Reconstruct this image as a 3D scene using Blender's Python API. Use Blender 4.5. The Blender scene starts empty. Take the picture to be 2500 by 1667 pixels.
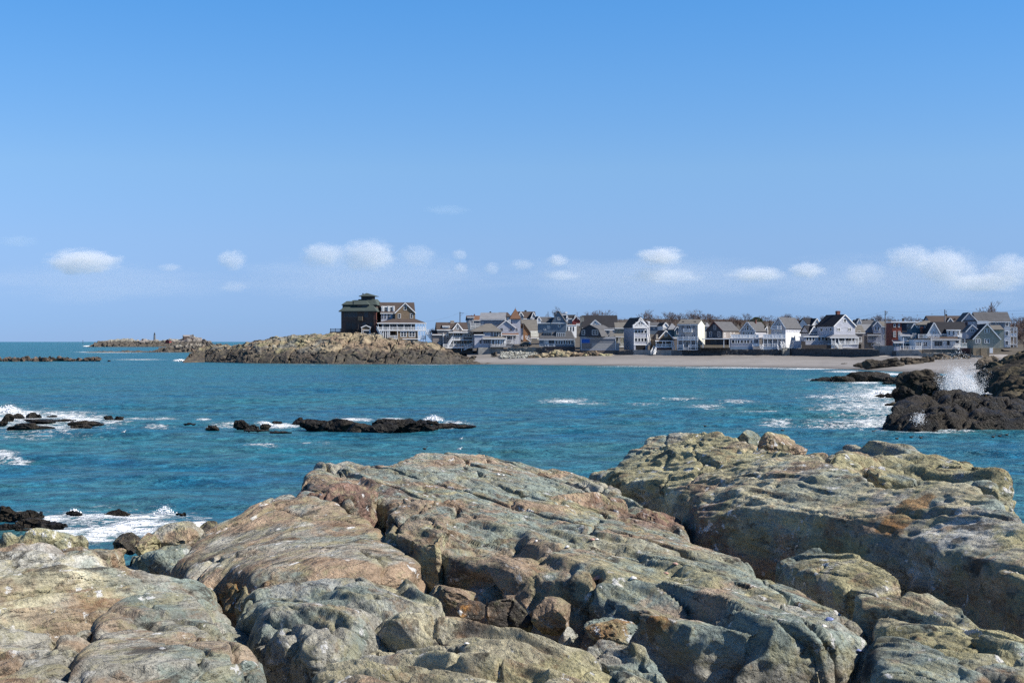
import bpy, bmesh, math, random
import numpy as np
from mathutils import Vector, Matrix

# ---------------------------------------------------------------- camera, sky, sun, exposure
scn = bpy.context.scene
COL = scn.collection
F, CX, CY, HC = 3472.0, 1250.0, 833.0, 8.0        # focal length in photo pixels, photo centre, eye height over the sea

cam_d = bpy.data.cameras.new('camera')
cam_d.lens = 50.0; cam_d.sensor_width = 36.0
cam_d.clip_start = 0.1; cam_d.clip_end = 90000.0
cam = bpy.data.objects.new('camera', cam_d); COL.objects.link(cam)
cam.location = (0, 0, HC); cam.rotation_euler = (math.radians(90), 0, 0)
scn.camera = cam

SUN_AZ, SUN_EL = math.radians(104), math.radians(42.5)   # azimuth clockwise from the view direction
world = bpy.data.worlds.new('World'); scn.world = world; world.use_nodes = True
wn = world.node_tree; wn.nodes.clear()
w_out = wn.nodes.new('ShaderNodeOutputWorld'); w_bg = wn.nodes.new('ShaderNodeBackground')
w_sky = wn.nodes.new('ShaderNodeTexSky'); w_sky.sky_type = 'NISHITA'; w_sky.sun_disc = False
w_sky.sun_elevation = SUN_EL; w_sky.sun_rotation = SUN_AZ
w_sky.altitude = 0; w_sky.air_density = 1.0; w_sky.dust_density = 0.0; w_sky.ozone_density = 3.0
# the sky of the photograph: clean spring air, deep azure overhead, pale violet blue low down
w_tc = wn.nodes.new('ShaderNodeTexCoord'); w_sep = wn.nodes.new('ShaderNodeSeparateXYZ'); wn.links.new(w_tc.outputs['Generated'], w_sep.inputs[0])
w_asin = wn.nodes.new('ShaderNodeMath'); w_asin.operation = 'ARCSINE'; wn.links.new(w_sep.outputs['Z'], w_asin.inputs[0])
w_el = wn.nodes.new('ShaderNodeMapRange'); w_el.inputs['From Min'].default_value = 0; w_el.inputs['From Max'].default_value = math.radians(48); w_el.clamp = True
wn.links.new(w_asin.outputs[0], w_el.inputs['Value'])
w_rmp = wn.nodes.new('ShaderNodeValToRGB'); wn.links.new(w_el.outputs[0], w_rmp.inputs[0])
SKY_TINT = [(0.0000, (.36,.63,1.5)), (0.0181, (.404,.668,1.47)), (0.0512, (.547,.75,1.37)), (0.0850, (.67,.863,1.36)), (0.1431, (.80,1.05,1.41)), (0.2169, (.70,1.14,1.57)), (0.2762, (.60,1.18,1.68)), (0.6200, (.42,.92,1.38)), (1.0000, (.26,.58,.92))]
_e = w_rmp.color_ramp.elements
while len(_e) < len(SKY_TINT): _e.new(0.5)
for _i, (_p, _c) in enumerate(SKY_TINT): _e[_i].position = _p; _e[_i].color = (*_c, 1)
w_hsv = wn.nodes.new('ShaderNodeMixRGB'); w_hsv.blend_type = 'MULTIPLY'; w_hsv.inputs[0].default_value = 1.0
wn.links.new(w_sky.outputs[0], w_hsv.inputs[1]); wn.links.new(w_rmp.outputs[0], w_hsv.inputs[2])
w_bg.inputs['Strength'].default_value = 0.0626
wn.links.new(w_hsv.outputs[0], w_bg.inputs['Color'])
wn.links.new(w_bg.outputs[0], w_out.inputs['Surface'])

sun_d = bpy.data.lights.new('sun', 'SUN'); sun_d.energy = 5.0; sun_d.angle = math.radians(0.53); sun_d.color = (1.0, 0.95, 0.87)
sun = bpy.data.objects.new('sun', sun_d); COL.objects.link(sun)
TO_SUN = Vector((math.sin(SUN_AZ)*math.cos(SUN_EL), math.cos(SUN_AZ)*math.cos(SUN_EL), math.sin(SUN_EL)))
sun.rotation_euler = (-TO_SUN).to_track_quat('-Z', 'Y').to_euler()
sun.location = (60, 0, 80)

scn.view_settings.view_transform = 'Standard'; scn.view_settings.look = 'None'
scn.view_settings.gamma = 1.0; scn.view_settings.use_curve_mapping = False
scn.view_settings.exposure = 0.6
scn.cycles.use_denoising = False
scn.cycles.max_bounces = 5; scn.cycles.diffuse_bounces = 2; scn.cycles.glossy_bounces = 3
scn.cycles.transparent_max_bounces = 8; scn.cycles.volume_bounces = 2; scn.cycles.volume_step_rate = 0.45; scn.cycles.volume_max_steps = 256
scn.cycles.use_adaptive_sampling = True; scn.cycles.adaptive_threshold = 0.005; scn.cycles.sample_clamp_direct = 4.0; scn.cycles.sample_clamp_indirect = 3.0

# ---------------------------------------------------------------- helpers
def P(px, py, D):
    """point at photo pixel (px, py), D metres ahead"""
    return ((px-CX)/F*D, D, HC-(py-CY)/F*D)
def Pz(px, py, z):
    return P(px, py, (HC-z)*F/(py-CY))

def tag(o, label=None, cat=None, group=None, kind=None):
    if label: o['label'] = label
    if cat: o['category'] = cat
    if group: o['group'] = group
    if kind: o['kind'] = kind
    return o

def link(o, parent=None):
    COL.objects.link(o)
    if parent is not None: o.parent = parent
    return o

def empty(name, loc, label, cat, group=None, rz=0.0):
    o = bpy.data.objects.new(name, None); o.location = loc; o.rotation_euler = (0, 0, rz)
    o.empty_display_size = 0.2
    return tag(link(o), label, cat, group)

def mesh_obj(name, V, Fc, mat, parent=None, smooth=False):
    me = bpy.data.meshes.new(name)
    me.from_pydata([tuple(v) for v in V], [], Fc)
    if mat is not None: me.materials.append(mat)
    if smooth: me.polygons.foreach_set('use_smooth', [True]*len(me.polygons))
    me.update()
    return link(bpy.data.objects.new(name, me), parent)

def np_mesh(name, V, quads=None, tris=None, mat=None, smooth=True):
    """fast mesh from numpy arrays"""
    me = bpy.data.meshes.new(name)
    q = np.asarray(quads, np.int32).reshape(-1, 4) if quads is not None else np.zeros((0, 4), np.int32)
    t = np.asarray(tris, np.int32).reshape(-1, 3) if tris is not None else np.zeros((0, 3), np.int32)
    me.vertices.add(len(V)); me.vertices.foreach_set('co', np.asarray(V, np.float32).ravel())
    nl = q.size+t.size; npoly = len(q)+len(t)
    me.loops.add(nl); me.loops.foreach_set('vertex_index', np.concatenate([q.ravel(), t.ravel()]).astype(np.int32))
    me.polygons.add(npoly)
    starts = np.concatenate([np.arange(len(q))*4, len(q)*4+np.arange(len(t))*3]).astype(np.int32)
    me.polygons.foreach_set('loop_start', starts)
    if mat is not None: me.materials.append(mat)
    me.update(calc_edges=True)
    me.polygons.foreach_set('use_smooth', np.full(npoly, smooth))
    me.validate()
    return me

def set_attr(me, name, data, typ='FLOAT'):
    a = me.attributes.new(name, 'FLOAT_COLOR' if typ == 'COLOR' else 'FLOAT', 'POINT')
    if typ == 'COLOR':
        c = np.ones((len(data), 4), np.float32); c[:, :3] = data
        a.data.foreach_set('color', c.ravel())
    else:
        a.data.foreach_set('value', np.asarray(data, np.float32))

class MB:
    """collects boxes, bars and polygons, then links them as one mesh"""
    def __init__(s): s.v = []; s.f = []
    def quad(s, *p):
        n = len(s.v); s.v += [tuple(q) for q in p]; s.f.append(tuple(range(n, n+len(p))))
    def box(s, x0, y0, z0, x1, y1, z1):
        n = len(s.v)
        s.v += [(x0,y0,z0),(x1,y0,z0),(x1,y1,z0),(x0,y1,z0),(x0,y0,z1),(x1,y0,z1),(x1,y1,z1),(x0,y1,z1)]
        s.f += [tuple(n+i for i in q) for q in ((0,3,2,1),(4,5,6,7),(0,1,5,4),(1,2,6,5),(2,3,7,6),(3,0,4,7))]
        return s
    def bar(s, a, b, w, h=None, sides=4):
        a = Vector(a); b = Vector(b); d = (b-a)
        if d.length < 1e-6: return s
        d.normalize(); h = h or w
        u = d.cross(Vector((0, 0, 1)))
        if u.length < 1e-3: u = Vector((1, 0, 0))
        u.normalize(); k = u.cross(d)
        n = len(s.v)
        for c in (a, b):
            for i in range(sides):
                t = 2*math.pi*(i+.5)/sides; r = 0.7071 if sides == 4 else 0.5
                s.v.append(tuple(c+u*(w*r*math.cos(t))+k*(h*r*math.sin(t))))
        for i in range(sides):
            j = (i+1) % sides; s.f.append((n+i, n+j, n+sides+j, n+sides+i))
        s.f.append(tuple(n+i for i in reversed(range(sides)))); s.f.append(tuple(n+sides+i for i in range(sides)))
        return s
    def slab(s, pts, t):
        """polygon pts extruded along its own normal by -t (pts counter-clockwise seen from outside)"""
        p = [Vector(q) for q in pts]; nrm = (p[1]-p[0]).cross(p[2]-p[0]).normalized()
        n = len(s.v); k = len(p)
        s.v += [tuple(q) for q in p]+[tuple(q-nrm*t) for q in p]
        s.f.append(tuple(range(n, n+k))); s.f.append(tuple(reversed(range(n+k, n+2*k))))
        for i in range(k):
            j = (i+1) % k; s.f.append((n+j, n+i, n+k+i, n+k+j))
        return s
    def prism(s, pts, y0, y1):
        """outline in x,z (counter-clockwise seen from -y) between y0 and y1"""
        n = len(s.v); k = len(pts)
        s.v += [(x, y0, z) for x, z in pts]+[(x, y1, z) for x, z in pts]
        s.f.append(tuple(range(n, n+k))); s.f.append(tuple(reversed(range(n+k, n+2*k))))
        for i in range(k):
            j = (i+1) % k; s.f.append((n+j, n+i, n+k+i, n+k+j))
        return s
    def build(s, name, mat, parent=None, smooth=False):
        return mesh_obj(name, s.v, s.f, mat, parent, smooth)

# ---------------------------------------------------------------- numpy noise
_rng = np.random.RandomState(7)
_perm = _rng.permutation(256).astype(np.int32); _perm = np.concatenate([_perm, _perm, _perm])
_val = _rng.rand(256).astype(np.float32)
_lat = _rng.uniform(-1, 1, (64, 64, 64)).astype(np.float32); _lat = np.clip(_lat*0.8, -.8, .8).ravel()
from concurrent.futures import ThreadPoolExecutor
_pool = ThreadPoolExecutor(4)
def _pn(p):
    i = np.floor(p); f = p-i; i = i.astype(np.int32) & 63
    u = f*f*(3-2*f)
    x0 = i[:, 0] << 12; x1 = ((i[:, 0]+1) & 63) << 12; y0 = i[:, 1] << 6; y1 = ((i[:, 1]+1) & 63) << 6; z0 = i[:, 2]; z1 = (z0+1) & 63
    ux, uy, uz = u[:, 0], u[:, 1], u[:, 2]
    a = _lat[x0+y0+z0]; a += (_lat[x0+y0+z1]-a)*uz
    b = _lat[x0+y1+z0]; b += (_lat[x0+y1+z1]-b)*uz
    a += (b-a)*uy
    c = _lat[x1+y0+z0]; c += (_lat[x1+y0+z1]-c)*uz
    d = _lat[x1+y1+z0]; d += (_lat[x1+y1+z1]-d)*uz
    c += (d-c)*uy
    a += (c-a)*ux
    return a
def chunked(fn, p, step=16384):
    p = np.ascontiguousarray(p, np.float32)
    if len(p) <= step: return fn(p)
    parts = list(_pool.map(fn, [p[k:k+step] for k in range(0, len(p), step)]))
    if isinstance(parts[0], tuple): return tuple(np.concatenate(q) for q in zip(*parts))
    return np.concatenate(parts)
def pnoise(p):
    """smooth noise, about -0.7..0.7"""
    return chunked(_pn, p)
def fbm(p, oct=4, lac=2.03, gain=0.5):
    a, s = 1.0, 0
    p = np.asarray(p, np.float32)
    for o in range(oct):
        s = s+a*pnoise(p+o*17.3); p = p*lac; a *= gain
    return s
def _fn(p):
    i = np.floor(p); f = p-i; i = i.astype(np.int32) & 63
    o = np.argsort(-f, axis=1); g = np.take_along_axis(f, o, 1)
    step = np.zeros((len(p), 3), np.int32); r = np.arange(len(p))
    def look():
        j = (i+step) & 63; return _lat[(j[:, 0] << 12)+(j[:, 1] << 6)+j[:, 2]]
    out = look()*(1-g[:, 0])
    step[r, o[:, 0]] = 1; out += look()*(g[:, 0]-g[:, 1])
    step[r, o[:, 1]] = 1; out += look()*(g[:, 1]-g[:, 2])
    step[r, o[:, 2]] = 1; out += look()*g[:, 2]
    return out
_ROT = np.array([[.36, .48, -.8], [-.8, .60, 0], [.48, .64, .60]], np.float32)
def chisel(p, oct=3, gain=0.5):
    """noise made of flat facets with sharp edges, like broken stone"""
    p = np.asarray(p, np.float32)@_ROT; a = 1.0; s = 0
    p = p+.35*np.stack([pnoise(p*.9+3), pnoise(p*.9+31), pnoise(p*.9+57)], 1)
    for o in range(oct):
        s = s+a*chunked(_fn, p+o*13.7); p = (p*2.13)@_ROT; a *= gain
    return s
def ridged(p, oct=4, gain=0.5):
    a, s = 1.0, 0
    p = np.asarray(p, np.float32)
    for o in range(oct):
        s = s+a*(1-2*np.abs(pnoise(p+o*11.7))); p = p*2.07; a *= gain
    return s
def hash1(k, seed=0):
    return _val[_perm[(np.asarray(k, np.int64)+seed*37) & 255]]
def sstep(a, b, x):
    t = np.clip((x-a)/(b-a), 0, 1); return t*t*(3-2*t)
def _vor(p):
    i = np.floor(p).astype(np.int32); f = p-i
    F1 = np.full(len(p), 9, np.float32); F2 = F1.copy(); cid = np.zeros(len(p), np.int32)
    off = np.zeros((len(p), 3), np.float32)
    for dx in (-1, 0, 1):
        for dy in (-1, 0, 1):
            for dz in (-1, 0, 1):
                h = _perm[_perm[_perm[(i[:, 0]+dx) & 255]+((i[:, 1]+dy) & 255)]+((i[:, 2]+dz) & 255)]
                o = np.stack([dx+.05+.9*_val[h]-f[:, 0], dy+.05+.9*_val[(h*7+3) & 255]-f[:, 1], dz+.05+.9*_val[(h*13+5) & 255]-f[:, 2]], 1)
                d = (o*o).sum(1)
                near = d < F1
                F2 = np.where(near, F1, np.minimum(F2, d)); cid = np.where(near, h, cid); F1 = np.where(near, d, F1)
                off[near] = o[near]
    return np.sqrt(F1), np.sqrt(F2), cid, off
def voronoi(p):
    """nearest and second distance, a cell number and the vector to the cell centre"""
    return chunked(_vor, p)
def facets(p, seed=0, tilt=1.0):
    """chipped surface: every cell is a small tilted plane (about -0.5..0.5), plus the distance to the cell edge"""
    F1, F2, cid, off = voronoi(p)
    g = np.stack([_val[(cid*3+seed) & 255], _val[(cid*5+seed+11) & 255], _val[(cid*7+seed+23) & 255]], 1)*2-1
    return (_val[(cid*11+seed+5) & 255]-.5)+tilt*(off*g).sum(1), F2-F1, cid

# ---------------------------------------------------------------- material helpers
class NT:
    def __init__(s, name):
        s.m = bpy.data.materials.new(name); s.m.use_nodes = True; s.t = s.m.node_tree; s.t.nodes.clear()
        s.out = s.n('OutputMaterial'); s.b = s.n('BsdfPrincipled'); s.l(s.b.outputs[0], s.out.inputs['Surface'])
    def n(s, typ, **kw):
        n = s.t.nodes.new('ShaderNode'+typ)
        for k, v in kw.items():
            if k in n.inputs: s.set(n.inputs[k], v)
            else: setattr(n, k, v)
        return n
    def set(s, sock, v):
        if hasattr(v, 'is_output') or isinstance(v, bpy.types.NodeSocket): s.l(v, sock)
        elif isinstance(v, (tuple, list)) and len(v) == 3 and sock.type == 'RGBA': sock.default_value = (*v, 1)
        else: sock.default_value = v
    def l(s, a, b): s.t.links.new(a, b)
    def coord(s, kind='Object'): return s.n('TexCoord').outputs[kind]
    def mapping(s, vec, scale=(1,1,1), rot=(0,0,0), loc=(0,0,0)):
        return s.n('Mapping', Vector=vec, Scale=scale, Rotation=rot, Location=loc).outputs[0]
    def noise(s, vec, scale, detail=4, rough=0.55, dist=0.0):
        return s.n('TexNoise', Vector=vec, Scale=scale, Detail=detail, Roughness=rough, Distortion=dist).outputs[0]
    def ramp(s, fac, stops, interp='LINEAR'):
        n = s.n('ValToRGB'); s.l(fac, n.inputs[0]); e = n.color_ramp.elements; n.color_ramp.interpolation = interp
        while len(e) < len(stops): e.new(0.5)
        for i, (p, c) in enumerate(stops):
            e[i].position = p; e[i].color = (c, c, c, 1) if isinstance(c, (int, float)) else (*c, 1)
        return n.outputs[0]
    def mix(s, fac, a, b, mode='MIX'):
        n = s.n('MixRGB', blend_type=mode); s.set(n.inputs[0], fac); s.set(n.inputs[1], a); s.set(n.inputs[2], b); return n.outputs[0]
    def math(s, op, a, b=0.0, clamp=False):
        n = s.n('Math', operation=op, use_clamp=clamp); s.set(n.inputs[0], a); s.set(n.inputs[1], b); return n.outputs[0]
    def bump(s, h, strength, dist, normal=None):
        n = s.n('Bump', Height=h, Strength=strength, Distance=dist)
        if normal is not None: s.l(normal, n.inputs['Normal'])
        return n.outputs[0]

_mats = {}
def flat(name, col, rough=0.7, var=0.18, scale=1.5, metallic=0.0, bump=0.0, bscale=8.0, spec=0.3):
    """plain material with a little wear"""
    if name in _mats: return _mats[name]
    t = NT(name); c = t.coord()
    n = t.noise(c, scale, 5, 0.6)
    dark = tuple(v*(1-var) for v in col); light = tuple(min(1, v*(1+var)) for v in col)
    t.set(t.b.inputs['Base Color'], t.ramp(n, [(0.3, dark), (0.7, light)]))
    t.b.inputs['Roughness'].default_value = rough; t.b.inputs['Metallic'].default_value = metallic
    t.b.inputs['Specular IOR Level'].default_value = spec
    if bump: t.l(t.bump(t.noise(c, bscale, 4), bump, 0.05), t.b.inputs['Normal'])
    _mats[name] = t.m
    return t.m
# ---------------------------------------------------------------- sea
def sea_material():
    t = NT('sea_water'); c = t.coord()
    b = t.b
    # body colour: green-blue patches drifting with the swell
    big = t.noise(t.mapping(c, (0.018, 0.035, 1)), 1.0, 3, 0.5)
    mid = t.noise(t.mapping(c, (0.16, 0.26, 1), (0, 0, 0.2)), 1.0, 5, 0.62)
    col = t.mix(t.ramp(big, [(0.38, 0.0), (0.62, 1.0)]), (0.008, 0.094, 0.164), (0.019, 0.132, 0.164))
    col = t.mix(t.ramp(mid, [(0.40, 0.0), (0.66, 0.85)]), col, (0.046, 0.128, 0.130))
    fin = t.noise(t.mapping(c, (0.62, 0.62, 1), (0, 0, -0.3)), 1.0, 5, 0.68)
    col = t.mix(1.0, col, t.ramp(fin, [(0.34, 0.50), (0.5, 1.0), (0.64, 1.65)]), 'MULTIPLY')  # light and dark of the small ripples painted into the water colour
    # foam: attribute round the rocks, broken up into lace
    att = t.n('Attribute', attribute_name='foam').outputs['Fac']
    lw = t.n('VectorMath', operation='ADD'); t.l(t.mapping(c, (0.62, 0.5, 1)), lw.inputs[0])
    wv = t.n('VectorMath', operation='SCALE'); t.l(t.n('TexNoise', Vector=c, Scale=0.45, Detail=4).outputs[1], wv.inputs[0]); wv.inputs['Scale'].default_value = 1.8
    t.l(wv.outputs[0], lw.inputs[1])
    n1 = t.noise(lw.outputs[0], 1.5, 8, 0.68)
    rdg = t.math('SUBTRACT', 1.0, t.math('MULTIPLY', t.math('ABSOLUTE', t.math('SUBTRACT', t.noise(lw.outputs[0], 1.9, 6, 0.6), 0.5)), 7.0), True)
    n3 = t.noise(t.mapping(c, (2.2, 1.6, 1)), 1.0, 5, 0.7)
    val = t.math('ADD', t.math('MULTIPLY', att, 0.90), t.math('ADD', t.math('MULTIPLY', t.math('SUBTRACT', n1, 0.5), 1.9), t.math('ADD', t.math('MULTIPLY', rdg, 0.36), t.math('MULTIPLY', t.math('SUBTRACT', n3, .5), .7))))
    gate = t.ramp(att, [(0.02, 0.0), (0.20, 1.0)])
    foam = t.math('MULTIPLY', t.ramp(val, [(0.54, 0.0), (0.70, 0.45), (1.0, 1.0)]), gate)
    # little breaking crests further out
    crest = t.noise(t.mapping(c, (0.30, 0.55, 1), (0, 0, -0.1)), 1.0, 5, 0.65)
    cmask = t.noise(t.mapping(c, (0.02, 0.035, 1)), 1.0, 2)
    wc = t.math('MULTIPLY', t.ramp(crest, [(0.72, 0.0), (0.80, 0.7)]), t.ramp(cmask, [(0.50, 0.0), (0.62, 1.0)]))
    foam = t.math('MAXIMUM', foam, wc)
    # churned, paler water under the foam
    col = t.mix(t.ramp(att, [(0.0, 0.0), (0.8, 0.5)]), col, (0.06, 0.15, 0.165))
    col = t.mix(foam, col, (0.86, 0.88, 0.89))
    t.set(b.inputs['Base Color'], col)
    t.set(b.inputs['Roughness'], t.mix(foam, (0.30, 0.30, 0.30), (0.9, 0.9, 0.9)))
    b.inputs['IOR'].default_value = 1.33; b.inputs['Specular IOR Level'].default_value = 0.20
    # ripples
    h1 = t.noise(t.mapping(c, (0.55, 0.85, 1), (0, 0, 0.25)), 1.0, 6, 0.62)
    h2 = t.noise(t.mapping(c, (0.12, 0.22, 1), (0, 0, -0.12)), 1.0, 5, 0.6)
    h3 = t.noise(t.mapping(c, (2.2, 3.2, 1), (0, 0, 0.1)), 1.0, 4, 0.65)
    hh = t.math('ADD', t.math('ADD', t.math('MULTIPLY', h1, 0.75), t.math('MULTIPLY', h2, 1.7)), t.math('MULTIPLY', h3, 0.16))
    hh = t.math('ADD', hh, t.math('MULTIPLY', foam, 0.12))
    t.l(t.bump(hh, 1.0, 1.3), b.inputs['Normal'])
    return t.m

# foam patches: (px, py, half width px, half height px, amount)
FOAM = [
    (15,1000,60,12,1.15),(40,1020,120,14,.75),(150,1014,110,14,.75),(200,1022,90,16,.8),(60,1012,70,14,.9),(270,1028,60,7,.6),(100,1040,120,10,.8),(330,1018,60,4,.6),(395,1018,45,4,.6),(495,1020,22,4,.9),(170,1046,60,6,.7),(380,1036,50,4,.55),(80,1060,90,8,.4),
    (10,1103,40,14,.85),(40,1115,40,6,.6),
    (560,1035,60,6,.5),(690,1036,60,6,.95),(640,1030,20,5,.7),(860,1022,60,5,.85),(960,1020,40,5,.7),(1058,1020,28,7,1.1),(1110,1030,50,7,.75),(1080,1040,40,5,.5),(780,1040,70,5,.5),(640,1085,60,6,.42),(760,1076,80,7,.35),
    (120,1262,110,14,.85),(260,1262,190,22,.75),(330,1285,190,26,.85),(200,1296,150,18,.8),(330,1262,120,14,.85),(400,1246,45,9,1.05),(470,1262,60,8,.55),(280,1290,150,22,.8),(420,1290,120,22,.8),(200,1310,120,14,.9),(480,1282,60,16,.9),(90,1290,60,8,.7),(60,1246,60,8,.6),(180,1245,30,6,.8),
    (2110,975,130,60,.50),(2140,1010,80,50,.52),(100,1028,220,40,.48),(280,1275,260,50,.5),(2040,966,110,7,.5),(2130,962,60,10,.85),(2150,955,40,8,1.1),(2170,944,50,6,.8),(2060,990,110,14,.5),(2120,988,90,18,.62),(2170,985,40,14,.75),(2050,1035,120,14,.5),(2120,1030,90,16,.68),(2160,1028,36,12,.75),(2190,1045,60,5,.6),(2290,1052,120,4,.6),(2440,1048,80,4,.5),
    (2050,928,60,4,.9),(2110,932,50,4,.8),(1990,926,30,3,.6),(2180,912,60,3,.9),
    (1380,976,70,7,.62),(1440,982,60,5,.5),(1580,982,60,5,.52),(1660,972,70,4,.55),(1720,990,60,5,.55),(1800,976,60,4,.5),(1850,1000,70,6,.52),(1900,1030,60,8,.5),
    (440,879,18,3,1.2),(275,859,90,1.6,1.3),(420,859,50,1.2,.9),(340,877,80,2,.55),(215,844.3,14,1.5,1.3),(235,844,20,1,1.0),(328,845,12,1.3,1.1),(420,843,60,1.5,.6),
    (1560,894.5,160,1.3,.6),(1800,897,200,1.6,.9),(1980,900,100,1.8,.9),(2060,906,60,2.5,.8),(2120,908,60,2,.8),(780,889,250,1.5,.35),(1050,889.5,120,1.2,.5),
]
def build_sea():
    # rows thicken towards the camera, columns fan out with distance: one sheet from the shore to the horizon
    py = np.concatenate([[833.9, 834.5, 835.2, 836], np.arange(837, 880, 1.0), np.arange(880, 1120, 2.0), np.arange(1120, 1420, 2.4), np.arange(1430, 1900, 40)])
    D = HC*F/(py-CY)
    px = np.concatenate([np.linspace(-9000, -400, 40), np.linspace(-250, 2750, 540), np.linspace(2900, 11500, 40)])
    X = (px[None, :]-CX)/F*D[:, None]; Y = np.repeat(D[:, None], len(px), 1)
    n, m = X.shape
    p = np.stack([X.ravel(), Y.ravel(), np.zeros(n*m)], 1)
    x, y = p[:, 0], p[:, 1]
    z = np.zeros(n*m)
    rs = np.random.RandomState(3)
    fade = np.clip(1-y/420, 0, 1)
    for lam, amp in ((19, .17), (12, .12), (7.5, .085), (4.6, .055), (3.1, .036), (2.2, .022)):
        for k in range(2):
            a = math.radians(rs.uniform(60, 115)); ph = rs.uniform(0, 6)
            q = (x*math.cos(a)+y*math.sin(a))*2*math.pi/lam+ph+1.5*pnoise(np.stack([x/lam/3, y/lam/3, 0*x+lam], 1))*2
            s = np.sin(q)
            z += amp*(s*0.6+0.4*(1-2*np.sqrt(np.abs(np.sin(q/2)))))*np.clip(fade*lam/5, 0, 1)*(0.65+.7*pnoise(np.stack([x/30, y/30, 0*x+lam], 1)))
    PX = np.repeat(px[None, :], n, 0).ravel(); PY = np.repeat(py[:, None], m, 1).ravel()
    foam = np.zeros(n*m)
    for fx, fy, hw, hh, am in FOAM:
        d = np.sqrt(((PX-fx)/hw)**2+((PY-fy)/hh)**2)
        foam = np.maximum(foam, am*np.clip(1.25-d, 0, 1))
    z += foam*0.10*np.clip(2-y/100, 0, 1)*(0.6+pnoise(np.stack([x*.9, y*.9, 0*x], 1)))
    p[:, 2] = z
    i = np.arange(n*m).reshape(n, m)
    q = np.stack([i[:-1, :-1], i[:-1, 1:], i[1:, 1:], i[1:, :-1]], -1).reshape(-1, 4)[:, ::-1]
    me = np_mesh('sea', p, quads=q, mat=sea_material())
    set_attr(me, 'foam', foam)
    tag(link(bpy.data.objects.new('sea', me)), 'blue green sea running from the rocks to the horizon', 'sea', kind='structure')
build_sea()
# ---------------------------------------------------------------- rock material
def rock_material(name, scale=1.0, wet=False, speck=True, strike=-1.15, bump=1.0, crust=1.0):
    t = NT(name); c = t.coord(); b = t.b
    base = t.n('Attribute', attribute_name='rockcol').outputs['Color']
    s = scale
    cr = t.mapping(c, rot=(0, 0, -strike))
    strat = t.noise(t.mapping(cr, (0.8/s, 6.0/s, 6.0/s)), 1.0, 8, 0.66, 0.5)
    fine = t.noise(c, 38/s, 6, 0.72)
    med = t.noise(c, 6.5/s, 7, 0.66)
    col = t.mix(1.0, base, t.ramp(strat, [(0.30, 0.58), (0.5, 1.0), (0.72, 1.32)]), 'MULTIPLY')
    col = t.mix(1.0, col, t.ramp(fine, [(0.28, 0.48), (0.5, 1.0), (0.75, 1.45)]), 'MULTIPLY')
    # dark lichen and grime in blotches
    blot = t.noise(t.mapping(cr, (0.6, 1.4, 1.4)), 2.6/s, 9, 0.74)
    col = t.mix(t.ramp(blot, [(0.55, 0.0), (0.60, 0.82)]), col, (0.060, 0.052, 0.042))
    # rust and brown weathering
    ru = t.noise(t.mapping(cr, (.6, 1.5, 1.5), loc=(3, 9, 4)), 2.3/s, 9, 0.74)
    col = t.mix(t.ramp(ru, [(0.55, 0.0), (0.62, 0.6*crust)]), col, (0.20, 0.115, 0.062))
    # yellow-olive lichen crust
    li = t.noise(t.mapping(cr, (.7, 1.3, 1.3), loc=(7, 3, 1)), 3.4/s, 9, 0.74)
    col = t.mix(t.ramp(li, [(0.505, 0.0), (0.58, 0.50*crust)]), col, (0.36, 0.33, 0.185))
    if speck:
        # gull lime: white splashes
        g1 = t.noise(t.mapping(cr, (0.8, 1.7, 1.2)), 4.6/s, 7, 0.66)
        g2 = t.noise(c, 0.55/s, 2)
        sp = t.math('MULTIPLY', t.ramp(g1, [(0.61, 0.0), (0.635, 1.0)]), t.ramp(g2, [(0.36, 0.0), (0.52, 0.9)]))
        col = t.mix(sp, col, (0.74, 0.73, 0.70))
    # salt-and-pepper grains
    gr = t.noise(c, 95/s, 3, 0.6)
    col = t.mix(t.ramp(gr, [(0.60, 0.0), (0.68, 0.55*crust)]), col, (0.55, 0.52, 0.44))
    t.set(b.inputs['Base Color'], col)
    b.inputs['Roughness'].default_value = 0.35 if wet else 0.88
    b.inputs['Specular IOR Level'].default_value = 0.5 if wet else 0.2
    v1 = t.n('TexVoronoi', feature='F1', Vector=t.mapping(cr, (.7, 1.4, 1.6)), Scale=7.0/s).outputs['Distance']; v2 = t.n('TexVoronoi', feature='F1', Vector=t.mapping(cr, (.8, 1.3, 1.3)), Scale=19.0/s).outputs['Distance']
    h = t.math('ADD', t.math('MULTIPLY', med, 0.8), t.math('ADD', t.math('MULTIPLY', fine, 0.30), t.math('ADD', t.math('MULTIPLY', v1, -.45), t.math('MULTIPLY', v2, -.22))))
    h = t.math('ADD', h, t.math('MULTIPLY', strat, 0.8))
    t.l(t.bump(h, 1.0, 0.11*s*bump), b.inputs['Normal'])
    return t.m
M_ROCK = rock_material('shore_rock'); M_ROCKL = rock_material('shore_rock_left', strike=.9)

GREEN, BROWN, CREAM, GREY, RED, OLIVE, DARK, ORANGE, PALE = [np.array(c, np.float32) for c in (
    (0.258,0.302,0.262), (0.330,0.240,0.165), (0.495,0.450,0.310), (0.355,0.340,0.288), (0.205,0.128,0.098),
    (0.375,0.342,0.198), (0.050,0.044,0.038), (0.310,0.150,0.042), (0.550,0.550,0.515))]

def rot_strata(p, dip):
    """coordinates along strike a, down dip b and across the layers c"""
    az, tilt = dip
    ca, sa = math.cos(az), math.sin(az); ct, st = math.cos(tilt), math.sin(tilt)
    x = p[:, 0]*ca+p[:, 1]*sa; y = -p[:, 0]*sa+p[:, 1]*ca; z = p[:, 2]
    return x, y*ct+z*st, -y*st+z*ct

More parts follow.
